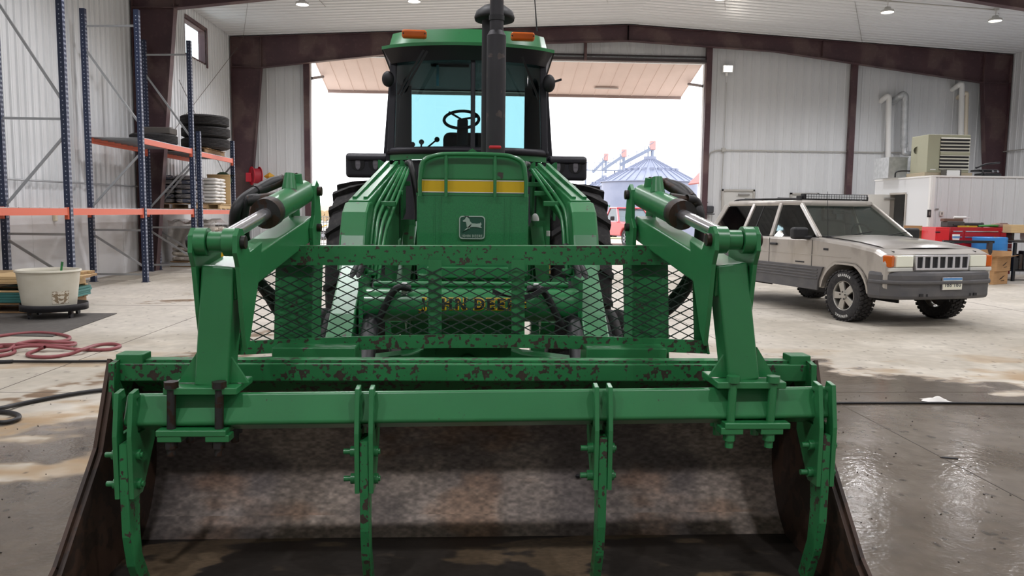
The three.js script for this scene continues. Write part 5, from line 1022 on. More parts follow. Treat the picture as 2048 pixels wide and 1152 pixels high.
function rackBay(parent, d0, d1, y, deck) {
  for (const x of [RX, RBX]) {
    const b = mesh('beam', [bx(0.05, 0.11, d1 - d0 - 0.1, x, y - 0.055, -(d0 + d1) / 2), bx(0.02, 0.015, d1 - d0 - 0.1, x + (x === RX ? -0.03 : 0.03), y - 0.08, -(d0 + d1) / 2)], rackOrange, parent);
    for (const d of [d0 + 0.06, d1 - 0.06]) mesh('beam_connector', bx(0.06, 0.2, 0.05, x, y - 0.08, -d), rackOrange, b);
  }
  const n = Math.round((d1 - d0) / 0.3);
  for (let k = 0; k < n; k++) mesh('deck_panel', [bx(RX - RBX + 0.04, 0.012, (d1 - d0 - 0.12) / n - 0.012, (RX + RBX) / 2, y + 0.006, -(d0 + 0.06 + (k + 0.5) * (d1 - d0 - 0.12) / n)), bx(RX - RBX, 0.03, 0.012, (RX + RBX) / 2, y - 0.01, -(d0 + 0.06 + (k + 0.5) * (d1 - d0 - 0.12) / n))], rackZinc, parent);
}
const yB = (py, x = 292) => P(x, py, dB2).y;
{
  const r = thing('pallet_rack', 'tall navy pallet rack with orange beams and empty decks', 'rack', V((RX + RBX) / 2, 0, -14.6));
  const topB = yB(20, 285), br = [[1, 0.16, 0, 0.16], [1, 0.3, 0, 0.98], [1, 1.06, 0, 1.06], [0, 1.5, 1, yB(305)], [1, yB(250), 0, yB(95, 160)], [0, yB(52, 160), 1, yB(52)]];
  const brA = [[1, 0.16, 0, 0.16], [1, 0.3, 0, 0.98], [1, 1.06, 0, 1.06], [0, 1.5, 1, 2.7], [1, 2.95, 0, 2.95], [1, 3.2, 0, 4.9]];
  rackFrame(r, 10.3, topB + 0.5, brA); rackFrame(r, dA, topB + 0.5, brA); rackFrame(r, dB2, topB, br);
  rackFrame(r, dC, P(385, 82, dC).y, br.map(b => [b[0], b[1], b[2], b[3]]));
  rackBay(r, 10.3, dA, lowY); rackBay(r, dA, dB2, lowY); rackBay(r, dB2, dC, lowY); rackBay(r, dB2, dC, upY);
  const r2 = thing('pallet_rack', 'short navy pallet rack loaded with tyres and sacks', 'rack', V((RX + RBX) / 2, 0, -20.5));
  const tS = P(397, 262, dC2).y, bs = [[1, 0.16, 0, 0.16], [1, 0.3, 0, 1.0], [1, 1.06, 0, 1.06], [0, 1.55, 1, 2.75]];
  rackFrame(r2, dC2 + 0.06, tS, bs); rackFrame(r2, dD, P(467, 282, dD).y, bs);
  rackBay(r2, dC2 + 0.06, dD, lowY); rackBay(r2, dC2 + 0.06, dD, upY - 0.02);
}
// pallets, built once
function palletParts(t, w, d, m) { for (let k = 0; k < 7; k++) mesh('top_slat', rb(w, 0.018, d / 7 - 0.03, 0, 0.131, -d / 2 + (k + 0.5) * d / 7, 0.003), m, t); for (const x of [-w / 2 + 0.05, 0, w / 2 - 0.05]) mesh('stringer', bx(0.04, 0.09, d, x, 0.067, 0), m, t); for (const z of [-d / 2 + 0.05, 0, d / 2 - 0.05]) mesh('bottom_slat', bx(w, 0.018, 0.09, 0, 0.011, z), m, t); }
const pallet = (label, x, y, d, w, dp, m, turn = 0) => { const t = thing('wooden_pallet', label, 'pallet', V(0, 0, 0)); palletParts(t, w, dp, m); t.position.set(x, y, -d); t.rotation.y = turn; return t; };
// tyres on the upper deck
{
  const dm = (dC2 + dD) / 2 + 0.1, y0 = upY - 0.008;
  pallet('wooden pallet under the stacked truck tyres', -7.3, y0, dm, 1.1, 1.5, woodOld);
  const prof = []; const Rt = 0.6, w = 0.29;
  prof.push([0.33, -w * 0.36], [0.36, -w * 0.44], [0.47, -w * 0.49], [0.53, -w * 0.46], [0.57, -w * 0.38]);
  for (let k = 0; k < 6; k++) { const c = -w * 0.34 + k * w * 0.115; prof.push([Rt - 0.02, c - 0.004], [Rt, c + 0.002], [Rt, c + w * 0.09], [Rt - 0.02, c + w * 0.1]); }
  prof.push([0.57, w * 0.4], [0.53, w * 0.46], [0.47, w * 0.49], [0.36, w * 0.44], [0.33, w * 0.36]);
  const t0 = thing('truck_tyre', 'worn black truck tyre in the stack on the rack, topmost', 'tyre', V(0, 0, 0), 'truck tyres on the upper deck');
  mesh('tyre', lathe(prof, 48), M.rubber, t0);
  mesh('bead', new THREE.TorusGeometry(0.34, 0.02, 6, 40).rotateX(Math.PI / 2).translate(0, 0.1, 0), M.rubber, t0);
  const px = P(410, 260, dm).x;
  t0.position.set(px, y0 + 0.14 + 2.5 * w, -dm);
  dup(t0, V(px + 0.02, y0 + 0.14 + 1.5 * w, -dm), 0.5, 'worn black truck tyre in the stack on the rack, second from top');
  dup(t0, V(px + 0.01, y0 + 0.14 + 0.5 * w, -dm), 1.1, 'worn black truck tyre in the stack on the rack, bottom one');
  const lt = dup(t0, V(-7.35, upY + 0.16, -dC + 0.62), 0, 'worn black tyre lying apart beside the tyre stack'); lt.scale.setScalar(0.85);
  const bxn = thing('parts_box', 'small dusty box lying on the single tyre', 'box', V(0, 0, 0)); mesh('carton', rb(0.7, 0.14, 0.45, 0, 0.07, 0, 0.02), plain('#57524e', 0.8), bxn); mesh('lid_flap', bx(0.68, 0.01, 0.2, 0, 0.146, 0.1, 0, 0.15), plain('#6a645e', 0.8), bxn); bxn.position.set(-7.25, upY + 0.28, -dC + 0.62);
}
// sacks: squashed pillows stacked in layers
function sackGeo(w, h, d, sd) { return surf(14, 10, (u, v) => { const a = u * Math.PI * 2, b = (v - 0.5) * Math.PI, e = 0.35, f = x => Math.sign(x) * Math.abs(x) ** e, cb = Math.max(0, Math.cos(b)) ** 0.5; return V(w / 2 * f(Math.cos(a)) * cb * (1 + 0.05 * Math.sin(a * 5 + sd)), h / 2 * Math.sign(Math.sin(b)) * Math.abs(Math.sin(b)) ** 0.6 + 0.05 * h * Math.sin(a * 3 + sd) * cb, d / 2 * f(Math.sin(a)) * cb * (1 + 0.04 * Math.sin(a * 4 + sd))); }); }
function sackPile(name, label, cat, group, mats, x, y, d, nx, nd, layers, w, h, dp, skew = 0.02) {
  const protos = [];
  for (let l = 0; l < layers; l++) for (let i = 0; i < nx; i++) for (let j = 0; j < nd; j++) {
    const k = (l + i + j) % mats.length;
    let o;
    const lab = label + ', ' + (l === layers - 1 ? 'top' : ['bottom', 'second', 'third', 'fourth', 'fifth', 'sixth', 'seventh'][l]) + ' layer';
    const q = V(x + (i - (nx - 1) / 2) * w * 1.03 + rnd(-skew, skew) * 0.3, y + h * (l + 0.5), -d + (j - (nd - 1) / 2) * dp * 1.04 + rnd(-skew, skew) * 0.5);
    if (!protos[k]) { o = protos[k] = thing(name, lab, cat, V(0, 0, 0), group); mesh('sack', sackGeo(w * 0.98, h, dp * 0.98, k * 2.1), mats[k], o); mesh('seam', rb(w * 0.9, 0.008, 0.012, 0, 0, dp / 2 - 0.012, 0.003), mats[k], o); o.position.copy(q); }
    else o = dup(protos[k], q, 0, lab);
  }
}
const sackTex = (a, b, s) => MS({ map: tex(128, 128, (u, v) => { const k = sm(0.5, 0.56, fbm(u * 4 + s, v * 3, 3, 4)); return mix3(a, b, k); }, { size: 0.5 }), roughness: 0.75 });
const sGrey = [sackTex([168, 162, 158], [92, 96, 112], 3), sackTex([150, 146, 146], [110, 108, 112], 9)], sWhite = [plain('#eceae6', 0.7), plain('#e2dfdb', 0.7)], sTan = [sackTex([206, 198, 186], [176, 166, 152], 5), sackTex([196, 190, 180], [160, 150, 140], 8)];
{
  const dm = -P(358, 380, 1).z; 
  const dG = dC2 + 0.72, a = P(360, 380, dG); pallet('wooden pallet under the grey printed sacks', a.x, lowY + 0.014, dG, 1.05, 0.95, woodOld);
  sackPile('feed_sack', 'grey printed sack in the stack on the lower deck', 'sack', 'grey printed sacks on the rack', sGrey, a.x, lowY + 0.16, dG, 2, 2, 6, 0.48, 0.115, 0.44);
  const b = P(424, 390, dD - 0.9); pallet('wooden pallet under the white sacks', b.x, lowY + 0.014, dD - 0.85, 0.7, 0.9, woodNew);
  sackPile('salt_sack', 'plain white sack in the stack on the lower deck', 'sack', 'white sacks on the rack', sWhite, b.x, lowY + 0.16, dD - 0.85, 1, 2, 8, 0.5, 0.085, 0.42, 0.03);
  const bd = thing('plywood_offcut', 'thin tan board standing behind the white sacks', 'board', V(0, 0, 0)); mesh('board', rb(0.62, 0.95, 0.02, 0, 0.475, 0, 0.003), woodNew, bd); mesh('edge_batten', bx(0.62, 0.04, 0.03, 0, 0.93, 0.02), woodNew, bd); bd.position.copy(V(b.x + 0.02, lowY + 0.014, -dD + 0.38));
  const wb2 = P(450, 410, dD - 0.35); const wk = thing('wooden_crate', 'small open wooden crate at the end of the lower deck', 'crate', V(0, 0, 0)); for (const [x, z, w, d] of [[0, 0.15, 0.45, 0.02], [0, -0.15, 0.45, 0.02], [-0.22, 0, 0.02, 0.3], [0.22, 0, 0.02, 0.3]]) mesh('crate_side', bx(w, 0.16, d, x, 0.08, z), woodNew, wk); mesh('crate_bottom', bx(0.44, 0.012, 0.3, 0, 0.006, 0), woodNew, wk); wk.position.set(-7.2, lowY + 0.014, -dD + 0.19);
  // wrapped sacks on the floor behind the column
  const c = PH(348, 534, 0); c.x = Math.max(c.x, WL + 0.85); pallet('wooden pallet on the floor under the tan sacks', c.x - 0.05, 0.002, -c.z + 0.55, 1.15, 1.1, woodOld);
  sackPile('cement_sack', 'tan sack in the sagging pile on the floor', 'sack', 'tan sacks piled on the floor', sTan, c.x - 0.05, 0.145, -c.z + 0.55, 2, 2, 7, 0.55, 0.13, 0.5, 0.03);
  const f = thing('wrap_film', 'crumpled clear film draped over the tan sacks', 'film', V(0, 0, 0)); mesh('film', surf(24, 10, (u, v) => { const x = (u - 0.5) * 1.2; return V(x, v < 0.3 ? 0.08 + 0.06 * Math.sin(u * 17) + 0.02 * Math.sin(u * 40) : 0.08 - (v - 0.3) * 0.9 + 0.05 * Math.sin(u * 23 + v * 8), v < 0.3 ? -0.55 + v / 0.3 * 1.1 : 0.56 + 0.04 * Math.sin(u * 31 + v * 11)); }), MP({ color: '#e8e6e2', roughness: 0.25, transmission: 0.6, thickness: 0 }), f); f.position.set(c.x - 0.05, 1.1, c.z - 0.55);
  // yellow crate and pale grids under the short rack
  const y = P(418, 458, dD - 1.5), yc = thing('yellow_bin', 'yellow plastic bin under the short rack', 'bin', V(0, 0, 0)); for (const [x, z, w, d] of [[0, 0.25, 0.7, 0.03], [0, -0.25, 0.7, 0.03], [-0.34, 0, 0.03, 0.5], [0.34, 0, 0.03, 0.5]]) mesh('bin_side', bx(w * 0.6, 0.6, d, x * 0.6, 0.3, z), M.yellow, yc); mesh('bin_bottom', bx(0.4, 0.02, 0.5, 0, 0.01, 0), M.yellow, yc); yc.position.set(-6.5, 0, -dD + 1.05);
  const gp = P(425, 440, dD - 0.7), gd = thing('grid_panel', 'pale metal grid panel leaning under the short rack', 'grid', V(0, 0, 0)); for (let k = 0; k <= 8; k++) mesh('grid_bar', bx(0.02, 1.1, 0.03, -0.48 + k * 0.12, 0.55, 0), rackZinc, gd); for (const q of [0.05, 1.05]) mesh('grid_bar', bx(1.0, 0.04, 0.03, 0, q, 0), rackZinc, gd); gd.position.set(gp.x, 0, -dD + 0.45); gd.rotation.x = -0.18;
  // cord reel on the end frame, hose reel and valve on the end wall column
  const g = P(451, 360, dD), rl = thing('cord_reel', 'dark green cord reel with yellow label on the rack end', 'reel', g.clone()); mesh('case', cyl(V(g.x - 0.02, g.y, g.z + 0.08), V(g.x + 0.02, g.y, g.z + 0.3), 0.21, 0.21, 28), plain('#2c4a38', 0.5), rl); mesh('label_plate', rb(0.2, 0.16, 0.02, g.x - 0.06, g.y + 0.02, g.z + 0.305, 0.01), plain('#c9d83c', 0.5), rl); mesh('bracket', bx(0.3, 0.04, 0.08, g.x + 0.12, g.y + 0.12, g.z + 0.08), M.black, rl);
  const h = P(507, 352, DB - 0.5), hr = thing('hose_reel', 'red hose reel fixed to the brown end column', 'reel', h.clone()), rm = plain('#c8283a', 0.45);
  for (const q of [0, 0.26]) mesh('flange_disc', lathe([[0.09, 0], [0.2, 0.0], [0.3, 0.005], [0.31, 0.02], [0.3, 0.03]], 32).rotateZ(Math.PI / 2).rotateY(0.6).translate(h.x + q * 0.85, h.y, h.z + 0.15 - q * 0.5), rm, hr);
  mesh('hose_coil', cyl(V(h.x, h.y, h.z + 0.15), V(h.x + 0.22, h.y, h.z + 0.02), 0.25, 0.25, 28), plain('#a02031', 0.6), hr); mesh('mount', rb(0.2, 0.3, 0.2, h.x - 0.12, h.y - 0.05, h.z + 0.05, 0.02), rm, hr);
  const yv = P(540, 353, DB - 0.2), yt = thing('yellow_fitting', 'yellow metal fitting fixed beside the hose reel', 'fitting', yv.clone()); mesh('fitting_body', [new THREE.OctahedronGeometry(0.17).scale(1.2, 0.8, 0.6).translate(yv.x, yv.y, yv.z + 0.05)], plain('#d8a63a', 0.5), yt); mesh('fitting_bracket', bx(0.1, 0.08, 0.3, yv.x, yv.y - 0.06, yv.z - 0.08), M.darkSteel, yt);
}
// wall conduit behind the racks
tag(struct('trim_10', [cyl(PX(-20, 356, WL + 0.06), PX(275, 373, WL + 0.06), 0.018, 0.018, 8)], rackZinc), 'thin grey conduit along the side wall behind the rack', 'conduit');
{ const o = PX(110, 434, WL + 0.02); const t = thing('wall_socket', 'beige socket box on the side wall under the rack deck', 'socket', o.clone()); mesh('box', rb(0.05, 0.16, 0.09, o.x, o.y, o.z, 0.01), plain('#cfc6ae', 0.5), t); mesh('cover', rb(0.01, 0.14, 0.075, o.x + 0.028, o.y, o.z, 0.004), plain('#ded7c2', 0.5), t); }
// lumber on pallets
{
  const cx = -7.05, cd = 11.75, turn = 0.06;
  pallet('lower wooden pallet under the teal boards', cx, 0.002, cd, 2.0, 1.25, woodOld, turn);
  const teal = plain('#3f7f7a', 0.6);
  let y = 0.15;
  let first = null;
  for (let l = 0; l < 4; l++) { const o = thing('teal_sheet', ['bottom', 'second', 'third', 'top'][l] + ' teal sheet in the stack between two pallets', 'sheet', V(0, 0, 0), 'teal sheets between the pallets'); mesh('sheet', rb(2.1 + rnd(-0.03, 0.03), 0.034, 1.22, 0, 0, 0, 0.004), teal, o); mesh('edge_strip', bx(2.0, 0.012, 0.006, 0, 0, 0.612), plain('#2d6662', 0.6), o); o.position.set(cx + rnd(-0.02, 0.02), y + 0.018 + l * 0.037, -cd); o.rotation.y = turn; }
  pallet('upper wooden pallet under the new lumber', cx, 0.3, cd, 2.0, 1.25, woodNew, turn);
  let b0 = null;
  for (let l = 0; l < 2; l++) for (let k = 0; k < 8; k++) { const q = V(cx + rnd(-0.06, 0.06) + (l ? -0.1 : 0), 0.462 + l * 0.042, -cd - 0.55 + k * 0.155); if (!b0) { b0 = thing('lumber_board', 'new pale wooden board in the lower layer on the upper pallet', 'board', V(0, 0, 0), 'new boards on the upper pallet'); mesh('board', rb(2.3, 0.038, 0.14, 0, 0, 0, 0.004), woodNew, b0); mesh('end_grain', bx(0.004, 0.034, 0.134, 1.151, 0, 0), woodOld, b0); b0.position.copy(q); b0.rotation.y = turn; } else dup(b0, q, turn, 'new pale wooden board in the ' + (l ? 'upper' : 'lower') + ' layer on the upper pallet'); }
}
// tub on a wheeled dolly
{
  const c = PH(93, 636, 0), dx = c.x + 0.06, dz = c.z - 0.1;
  const dol = thing('drum_dolly', 'round black dolly with casters under the white tub', 'dolly', V(dx, 0, dz));
  mesh('tray', lathe([[0, 0.125], [0.4, 0.125], [0.405, 0.2], [0.415, 0.2], [0.415, 0.11], [0, 0.11]], 40).translate(dx, 0, dz), plain('#3c3c40', 0.5), dol);
  for (let k = 0; k < 4; k++) { const a = k * Math.PI / 2 + 0.5, x = dx + 0.34 * Math.cos(a), z = dz + 0.34 * Math.sin(a), cs = mesh('caster', [bx(0.05, 0.05, 0.05, x, 0.09, z)], M.darkSteel, dol); mesh('caster_wheel', cyl(V(x - 0.015, 0.04, z), V(x + 0.015, 0.04, z), 0.04, 0.04, 16), M.black, cs); }
  const tubM = MP({ map: tex(256, 256, (u, v) => mix3([226, 222, 208], [206, 200, 182], fbm(u * 4, v * 6, 4, 4)), { size: 1 }), roughness: 0.45, transmission: 0.12, thickness: 0 });
  const tx = c.x, tz = c.z - 0.1, t = thing('white_tub', 'large white plastic tub standing on the black dolly', 'tub', V(tx, 0.13, tz));
  mesh('tub_wall', lathe([[0, 0.14], [0.31, 0.14], [0.325, 0.16], [0.385, 0.63], [0.4, 0.635], [0.4, 0.66], [0.375, 0.66], [0.365, 0.62], [0.31, 0.17], [0, 0.165]], 48).translate(tx, 0, tz), tubM, t);
  mesh('rim_band', new THREE.TorusGeometry(0.393, 0.013, 8, 48).rotateX(Math.PI / 2).translate(tx, 0.64, tz), tubM, t);
  const lab = MS({ map: tex(128, 128, (u, v) => { const n = fbm(u * 7, v * 7, 4, 7); return n > 0.52 ? [140, 122, 98] : [216, 208, 192]; }, { size: 0.23 }), roughness: 0.7 });
  mesh('label_sheet', surf(8, 1, (u, v) => { const a = Math.PI / 2 - 0.62 + u * 0.62, r = 0.336 + v * 0.022; return V(tx + r * Math.cos(Math.PI / 2 - 1.2 + u * 0.62) , 0.21 + v * 0.17, tz + r * Math.sin(Math.PI / 2 - 1.2 + u * 0.62)); }), lab, t).userData.label = 'torn paper label';
  const sk = thing('green_stick', 'green stick standing in the white tub', 'stick', V(tx + 0.2, 0.3, tz)); mesh('stick', bar(V(tx + 0.12, 0.17, tz + 0.05), V(tx + 0.24, 0.75, tz + 0.1), 0.024, 0.012, V(0, 0, 1)), plain('#2f8a4a', 0.5), sk); mesh('stick_tip', bar(V(tx + 0.235, 0.72, tz + 0.098), V(tx + 0.245, 0.77, tz + 0.102), 0.028, 0.014, V(0, 0, 1)), plain('#276f3c', 0.5), sk);
}
{
  const m = ['-130,668', '105,672', '234,626', '-10,626'].map(q => { const [x, y] = q.split(',').map(Number); return PH(x, y, 0.012); });
  tag(mesh('floor_mat', slab(m[0], m[1], m[2], m[3], 0.01), MS({ map: tex(128, 128, (u, v) => mix3([96, 92, 88], [78, 75, 72], fbm(u * 10, v * 10, 3, 10)), { size: 0.5 }), roughness: 0.8 })), 'grey rubber mat on the floor under the tub dolly', 'mat');
  const hp = pts => pts.map(([x, y, h = 0.02]) => PH(x, y, h));
  const hoseM = plain('#8c4a4e', 0.5);
  tag(mesh('air_hose', tube(hp([[-30, 676], [20, 669], [70, 665], [115, 668], [139, 674], [130, 681], [90, 685], [40, 689], [0, 694], [-40, 700], [-20, 704], [15, 700, 0.05], [35, 688, 0.05], [70, 682, 0.05], [110, 684, 0.05], [150, 686], [135, 691, 0.05], [80, 690, 0.06], [30, 689, 0.06], [0, 690, 0.03], [-30, 694], [-20, 712], [15, 709], [30, 703], [26, 697, 0.05], [60, 692, 0.06], [110, 694, 0.05], [160, 699], [215, 699], [240, 692], [225, 688], [195, 690], [165, 699, 0.05], [140, 708], [100, 714], [65, 713], [55, 708], [75, 700], [90, 694, 0.06]]), 0.018, 8, 420), hoseM), 'dusty red air hose lying in loose loops', 'hose');
  tag(mesh('black_hose', tube(hp([[-40, 722], [60, 723], [150, 723], [250, 722], [330, 722], [420, 723], [480, 719], [560, 714]]), 0.014, 8, 80), M.hose), 'thin black hose stretched straight across the floor', 'hose');
  tag(mesh('black_hose', tube(hp([[-60, 838], [0, 845], [30, 840], [38, 832], [20, 825], [-20, 822], [0, 817, 0.04], [40, 808], [110, 794], [180, 783], [250, 776], [330, 772]]), 0.017, 8, 120), M.hose), 'black hose curling beside the bucket', 'hose');
  tag(mesh('hose_coupling', [rb(0.22, 0.03, 0.06, PH(10, 724, 0).x, 0.016, PH(10, 727, 0).z, 0.01, 0.2)], M.black), 'black hose coupling at the end of the straight hose', 'coupling');
  tag(mesh('black_cable', tube(hp([[1640, 806, 0.01], [1760, 806, 0.01], [1900, 806, 0.01], [2090, 808, 0.01]]), 0.01, 6, 40), M.hose), 'thin dark cable lying across the wet floor', 'cable');
  const rg = PH(1868, 804, 0); tag(mesh('white_rag', surf(12, 8, (u, v) => V(rg.x - 0.09 + u * 0.2 + 0.02 * Math.sin(v * 9), 0.012 + 0.05 * Math.sin(u * Math.PI) * (0.6 + 0.4 * Math.sin(v * 7 + u * 5)) * Math.sin(v * Math.PI), rg.z - 0.06 + v * 0.12)), plain('#e6e3de', 0.8)), 'crumpled white rag lying on the dark cable', 'rag');
  const bt = PH(1900, 917, 0); const st = thing('broken_strip', 'small dark strip of debris on the wet floor', 'debris', V(bt.x, 0, bt.z)); mesh('strip', rb(0.09, 0.006, 0.02, bt.x, 0.004, bt.z, 0.002, -0.3), M.black, st); mesh('strip_end', rb(0.05, 0.004, 0.012, bt.x - 0.03, 0.004, bt.z - 0.015, 0.002, 0.1), M.darkSteel, st);
  // crumbs of mud
  const im = new THREE.InstancedMesh(new THREE.IcosahedronGeometry(0.008, 0), plain('#332c27', 0.8), 420), mm = new THREE.Matrix4();
  for (let k = 0; k < 420; k++) { const x = k % 3 ? rnd(1.6, 4.2) : rnd(-3.6, -1.3), d = rnd(2.4, 6.6), s = rnd(0.2, 0.85) ** 1.6; mm.compose(V(x, 0.003 * s, -d), new THREE.Quaternion().setFromEuler(new THREE.Euler(rnd(0, 3), rnd(0, 6), 0)), V(s * 1.3, s * 0.6, s)); im.setMatrixAt(k, mm); }
  im.name = 'mud_crumbs'; im.userData = { kind: 'stuff', label: 'dark crumbs of mud scattered on the wet floor', category: 'debris' }; scene.add(im);
}
// ---------------------------------------------------------------- tool room, heater and workshop corner
{
  const d0 = 20, d1 = 22.9, cxn = P(1860, 420, d0).x, H = P(1861, 352, d0).y;
  const doA = -PX(1811, 420, cxn).z, doB = -PX(1779, 420, cxn).z, doH = PX(1811, 388, cxn).y;
  const room = struct('wall_room', [
    bx(XR - cxn, H, 0.12, (XR + cxn) / 2, H / 2, -d0 - 0.06),
    bx(0.12, H, doA - d0 - 0.12, cxn + 0.06, H / 2, -(d0 + 0.12 + doA) / 2), bx(0.12, H, d1 - doB, cxn + 0.06, H / 2, -(d1 + doB) / 2), bx(0.12, H - doH, doB - doA, cxn + 0.06, (H + doH) / 2, -(doA + doB) / 2),
    bx(XR - cxn - 0.14, 0.1, d1 - d0 - 0.2, (XR + cxn) / 2 + 0.07, H - 0.06, -(d0 + d1) / 2), bx(XR - cxn - 0.14, H, 0.1, (XR + cxn) / 2 + 0.07, H / 2, -d1 + 0.04)], linerPlain, 'white tool room built into the corner of the hall');
  for (let x = cxn + 0.02; x < XR; x += 0.914) { const o = new THREE.Mesh(sheetG, liner); o.name = 'panel'; o.castShadow = o.receiveShadow = true; o.position.set(x, 0, -d0 + 0.005); o.scale.y = H - 0.02; room.add(o); }
  mesh('corner_trim', [bx(0.09, H, 0.03, cxn + 0.035, H / 2, -d0 + 0.03), bx(0.03, H, 0.09, cxn - 0.012, H / 2, -d0 - 0.03)], M.white, room);
  mesh('top_trim', [bx(XR - cxn + 0.04, 0.04, 0.06, (XR + cxn) / 2, H, -d0 + 0.02), bx(0.06, 0.04, d1 - d0, cxn, H, -(d0 + d1) / 2)], M.white, room);
  mesh('door_casing', [bx(0.16, doH, 0.05, cxn + 0.05, doH / 2, -doA + 0.02), bx(0.16, doH, 0.05, cxn + 0.05, doH / 2, -doB - 0.02), bx(0.16, 0.05, doB - doA, cxn + 0.05, doH + 0.02, -(doA + doB) / 2)], plain('#b5b0a8', 0.5), room);
  const hl = V(cxn - 0.01, 0, -doB), el = P(1716, 420, -hl.z + 0.1), dl = struct('door_2', bar(V(hl.x, doH / 2, hl.z), V(el.x, doH / 2, el.z), 0.045, doH, V(0, 1, 0)), plain('#e2e1db', 0.5), 'pale room door standing open beside the tool room'); 
  { const q = P(1756, 398, 22.6); mesh('door_closer', rb(0.3, 0.06, 0.06, q.x, q.y, -doB + 0.05, 0.01), plain('#9a9894', 0.4), dl); }
  // coats inside the doorway
  [['dark hooded coat', '#2b2724', -0.3], ['brown work jacket', '#5d4a36', 0.02], ['grey overalls', '#8c877e', 0.3]].forEach(([n, c, o], k) => {
    const z = -(doA + doB) / 2 + o, x = cxn + 0.5, t = thing('hanging_coat', n + ' hanging inside the tool room doorway', 'coat', V(x, doH - 0.9, z));
    mesh('coat_body', surf(20, 8, (u, v) => { const a = u * Math.PI * 2, r = 0.06 + 0.07 * (1 - v) + 0.015 * Math.sin(a * 5 + k); return V(x + r * Math.cos(a), doH - 0.1 - (1 - v) * 0.95, z + r * 0.8 * Math.sin(a)); }), plain(c, 0.9), t);
    mesh('sleeve', tube([V(x - 0.05, doH - 0.15, z + 0.06), V(x - 0.14, doH - 0.4, z + 0.1), V(x - 0.15, doH - 0.75, z + 0.09)], 0.05, 10, 16), plain(c, 0.9), t);
    mesh('hook', bar(V(x, doH - 0.12, z), V(x, doH - 0.02, z), 0.02, 0.02), M.steel, t);
  });
  mesh('coat_rail', bar(V(cxn + 0.5, doH - 0.01, -doA), V(cxn + 0.5, doH - 0.01, -doB), 0.03, 0.03), M.steel, room);
  // light switch and socket on the room front
  for (const [px, py, w, h, c, l, n] of [[1858, 427, 0.1, 0.2, '#2d2b2b', 'dark switch box on the tool room corner', 'wall_switch'], [1883, 427, 0.1, 0.13, '#d6d3cc', 'white socket plate on the tool room wall', 'wall_socket'], [1874, 418, 0.09, 0.03, '#8a8884', 'small grey latch on the tool room wall', 'wall_latch']]) { const q = P(px, py, d0 - 0.04), t = thing(n, l, n.split('_')[1], V(q.x, q.y, -d0 + 0.05)); mesh('plate', rb(w, h, 0.03, q.x, q.y, -d0 + 0.045, 0.008), plain(c, 0.5), t); mesh('insert', rb(w * 0.4, h * 0.5, 0.014, q.x, q.y, -d0 + 0.058, 0.004), plain('#77736e', 0.5), t); }
  // ---- unit heater on the roof
  const hd = 20.45, a = P(1853, 340, hd), b = P(1942, 270, hd), hw = b.x - a.x, hh = b.y - H - 0.12, hx = (a.x + b.x) / 2;
  const ht = thing('unit_heater', 'olive grey unit heater with louvred front on the tool room roof', 'heater', V(hx, H, -hd)), hm = plain('#a3a38c', 0.45);
  mesh('housing', rb(hw, hh, 0.8, hx, H + 0.12 + hh / 2, -hd - 0.4, 0.015), hm, ht);
  const lx0 = P(1880, 300, hd).x, lx1 = P(1938, 300, hd).x;
  mesh('louvre_back', bx(lx1 - lx0, hh - 0.16, 0.01, (lx0 + lx1) / 2, H + 0.12 + hh / 2, -hd + 0.004), M.black, ht);
  const nl = 10;
  for (let k = 0; k < nl; k++) mesh('louvre', bx(lx1 - lx0, 0.024, 0.04, (lx0 + lx1) / 2, H + 0.12 + 0.1 + (hh - 0.2) * k / (nl - 1), -hd + 0.025, 0, 0.5), plain('#d7d5c8', 0.45), ht);
  mesh('louvre_rail', bx(lx1 - lx0, 0.07, 0.055, (lx0 + lx1) / 2, H + 0.12 + hh * 0.5, -hd + 0.028), hm, ht);
  mesh('name_plate', bx(0.15, 0.02, 0.004, P(1866, 333, hd).x, H + 0.2, -hd + 0.003), M.white, ht);
  const base = thing('heater_stand', 'tan wooden stand under the unit heater', 'stand', V(hx, H, -hd)); mesh('stand_board', rb(hw + 0.15, 0.1, 0.9, hx, H + 0.07, -hd - 0.4, 0.01), plain('#a89c84', 0.7), base); mesh('stand_skirt', bx(hw + 0.1, 0.05, 0.8, hx, H + 0.03, -hd - 0.4), plain('#978b74', 0.7), base);
  const lq = P(1893, 346, hd), lw = thing('white_carton', 'white carton with grey frame before the heater', 'carton', V(lq.x, H, -hd + 0.2)); mesh('carton', rb(0.4, 0.15, 0.2, lq.x, H + 0.095, -hd + 0.2, 0.01), M.white, lw); for (const s of [-1, 1]) mesh('end_bracket', bx(0.04, 0.17, 0.2, lq.x + s * 0.2, H + 0.105, -hd + 0.2), plain('#5e5c58', 0.5), lw);
  // sheet metal ducts
  const gal = MS({ map: tex(128, 128, (u, v) => { const n = fbm(u * 8, v * 8, 2, 8); return mix3([176, 180, 182], [206, 208, 210], n); }, { size: 0.6 }), roughness: 0.35, metalness: 0.55 });
  const ductBox = (x0, x1, y1, d, dp, label) => { const p = P(x0, 340, d), q = P(x1, y1, d), w = q.x - p.x, h = q.y - H, t = thing('metal_duct', label, 'duct', V((p.x + q.x) / 2, H, -d)); const X = (p.x + q.x) / 2, Y = H + h / 2 + 0.02; mesh('duct_box', bx(w, h, dp, X, Y, -d - dp / 2), gal, t); mesh('cross_break', new THREE.ConeGeometry(Math.SQRT1_2, 0.03, 4, 1, true).rotateY(Math.PI / 4).rotateX(Math.PI / 2).scale(w, h, 1).translate(X, Y, -d + 0.016), gal, t); mesh('seam', [bx(w + 0.02, 0.025, 0.03, X, H + h + 0.01, -d + 0.01)], gal, t); return t; };
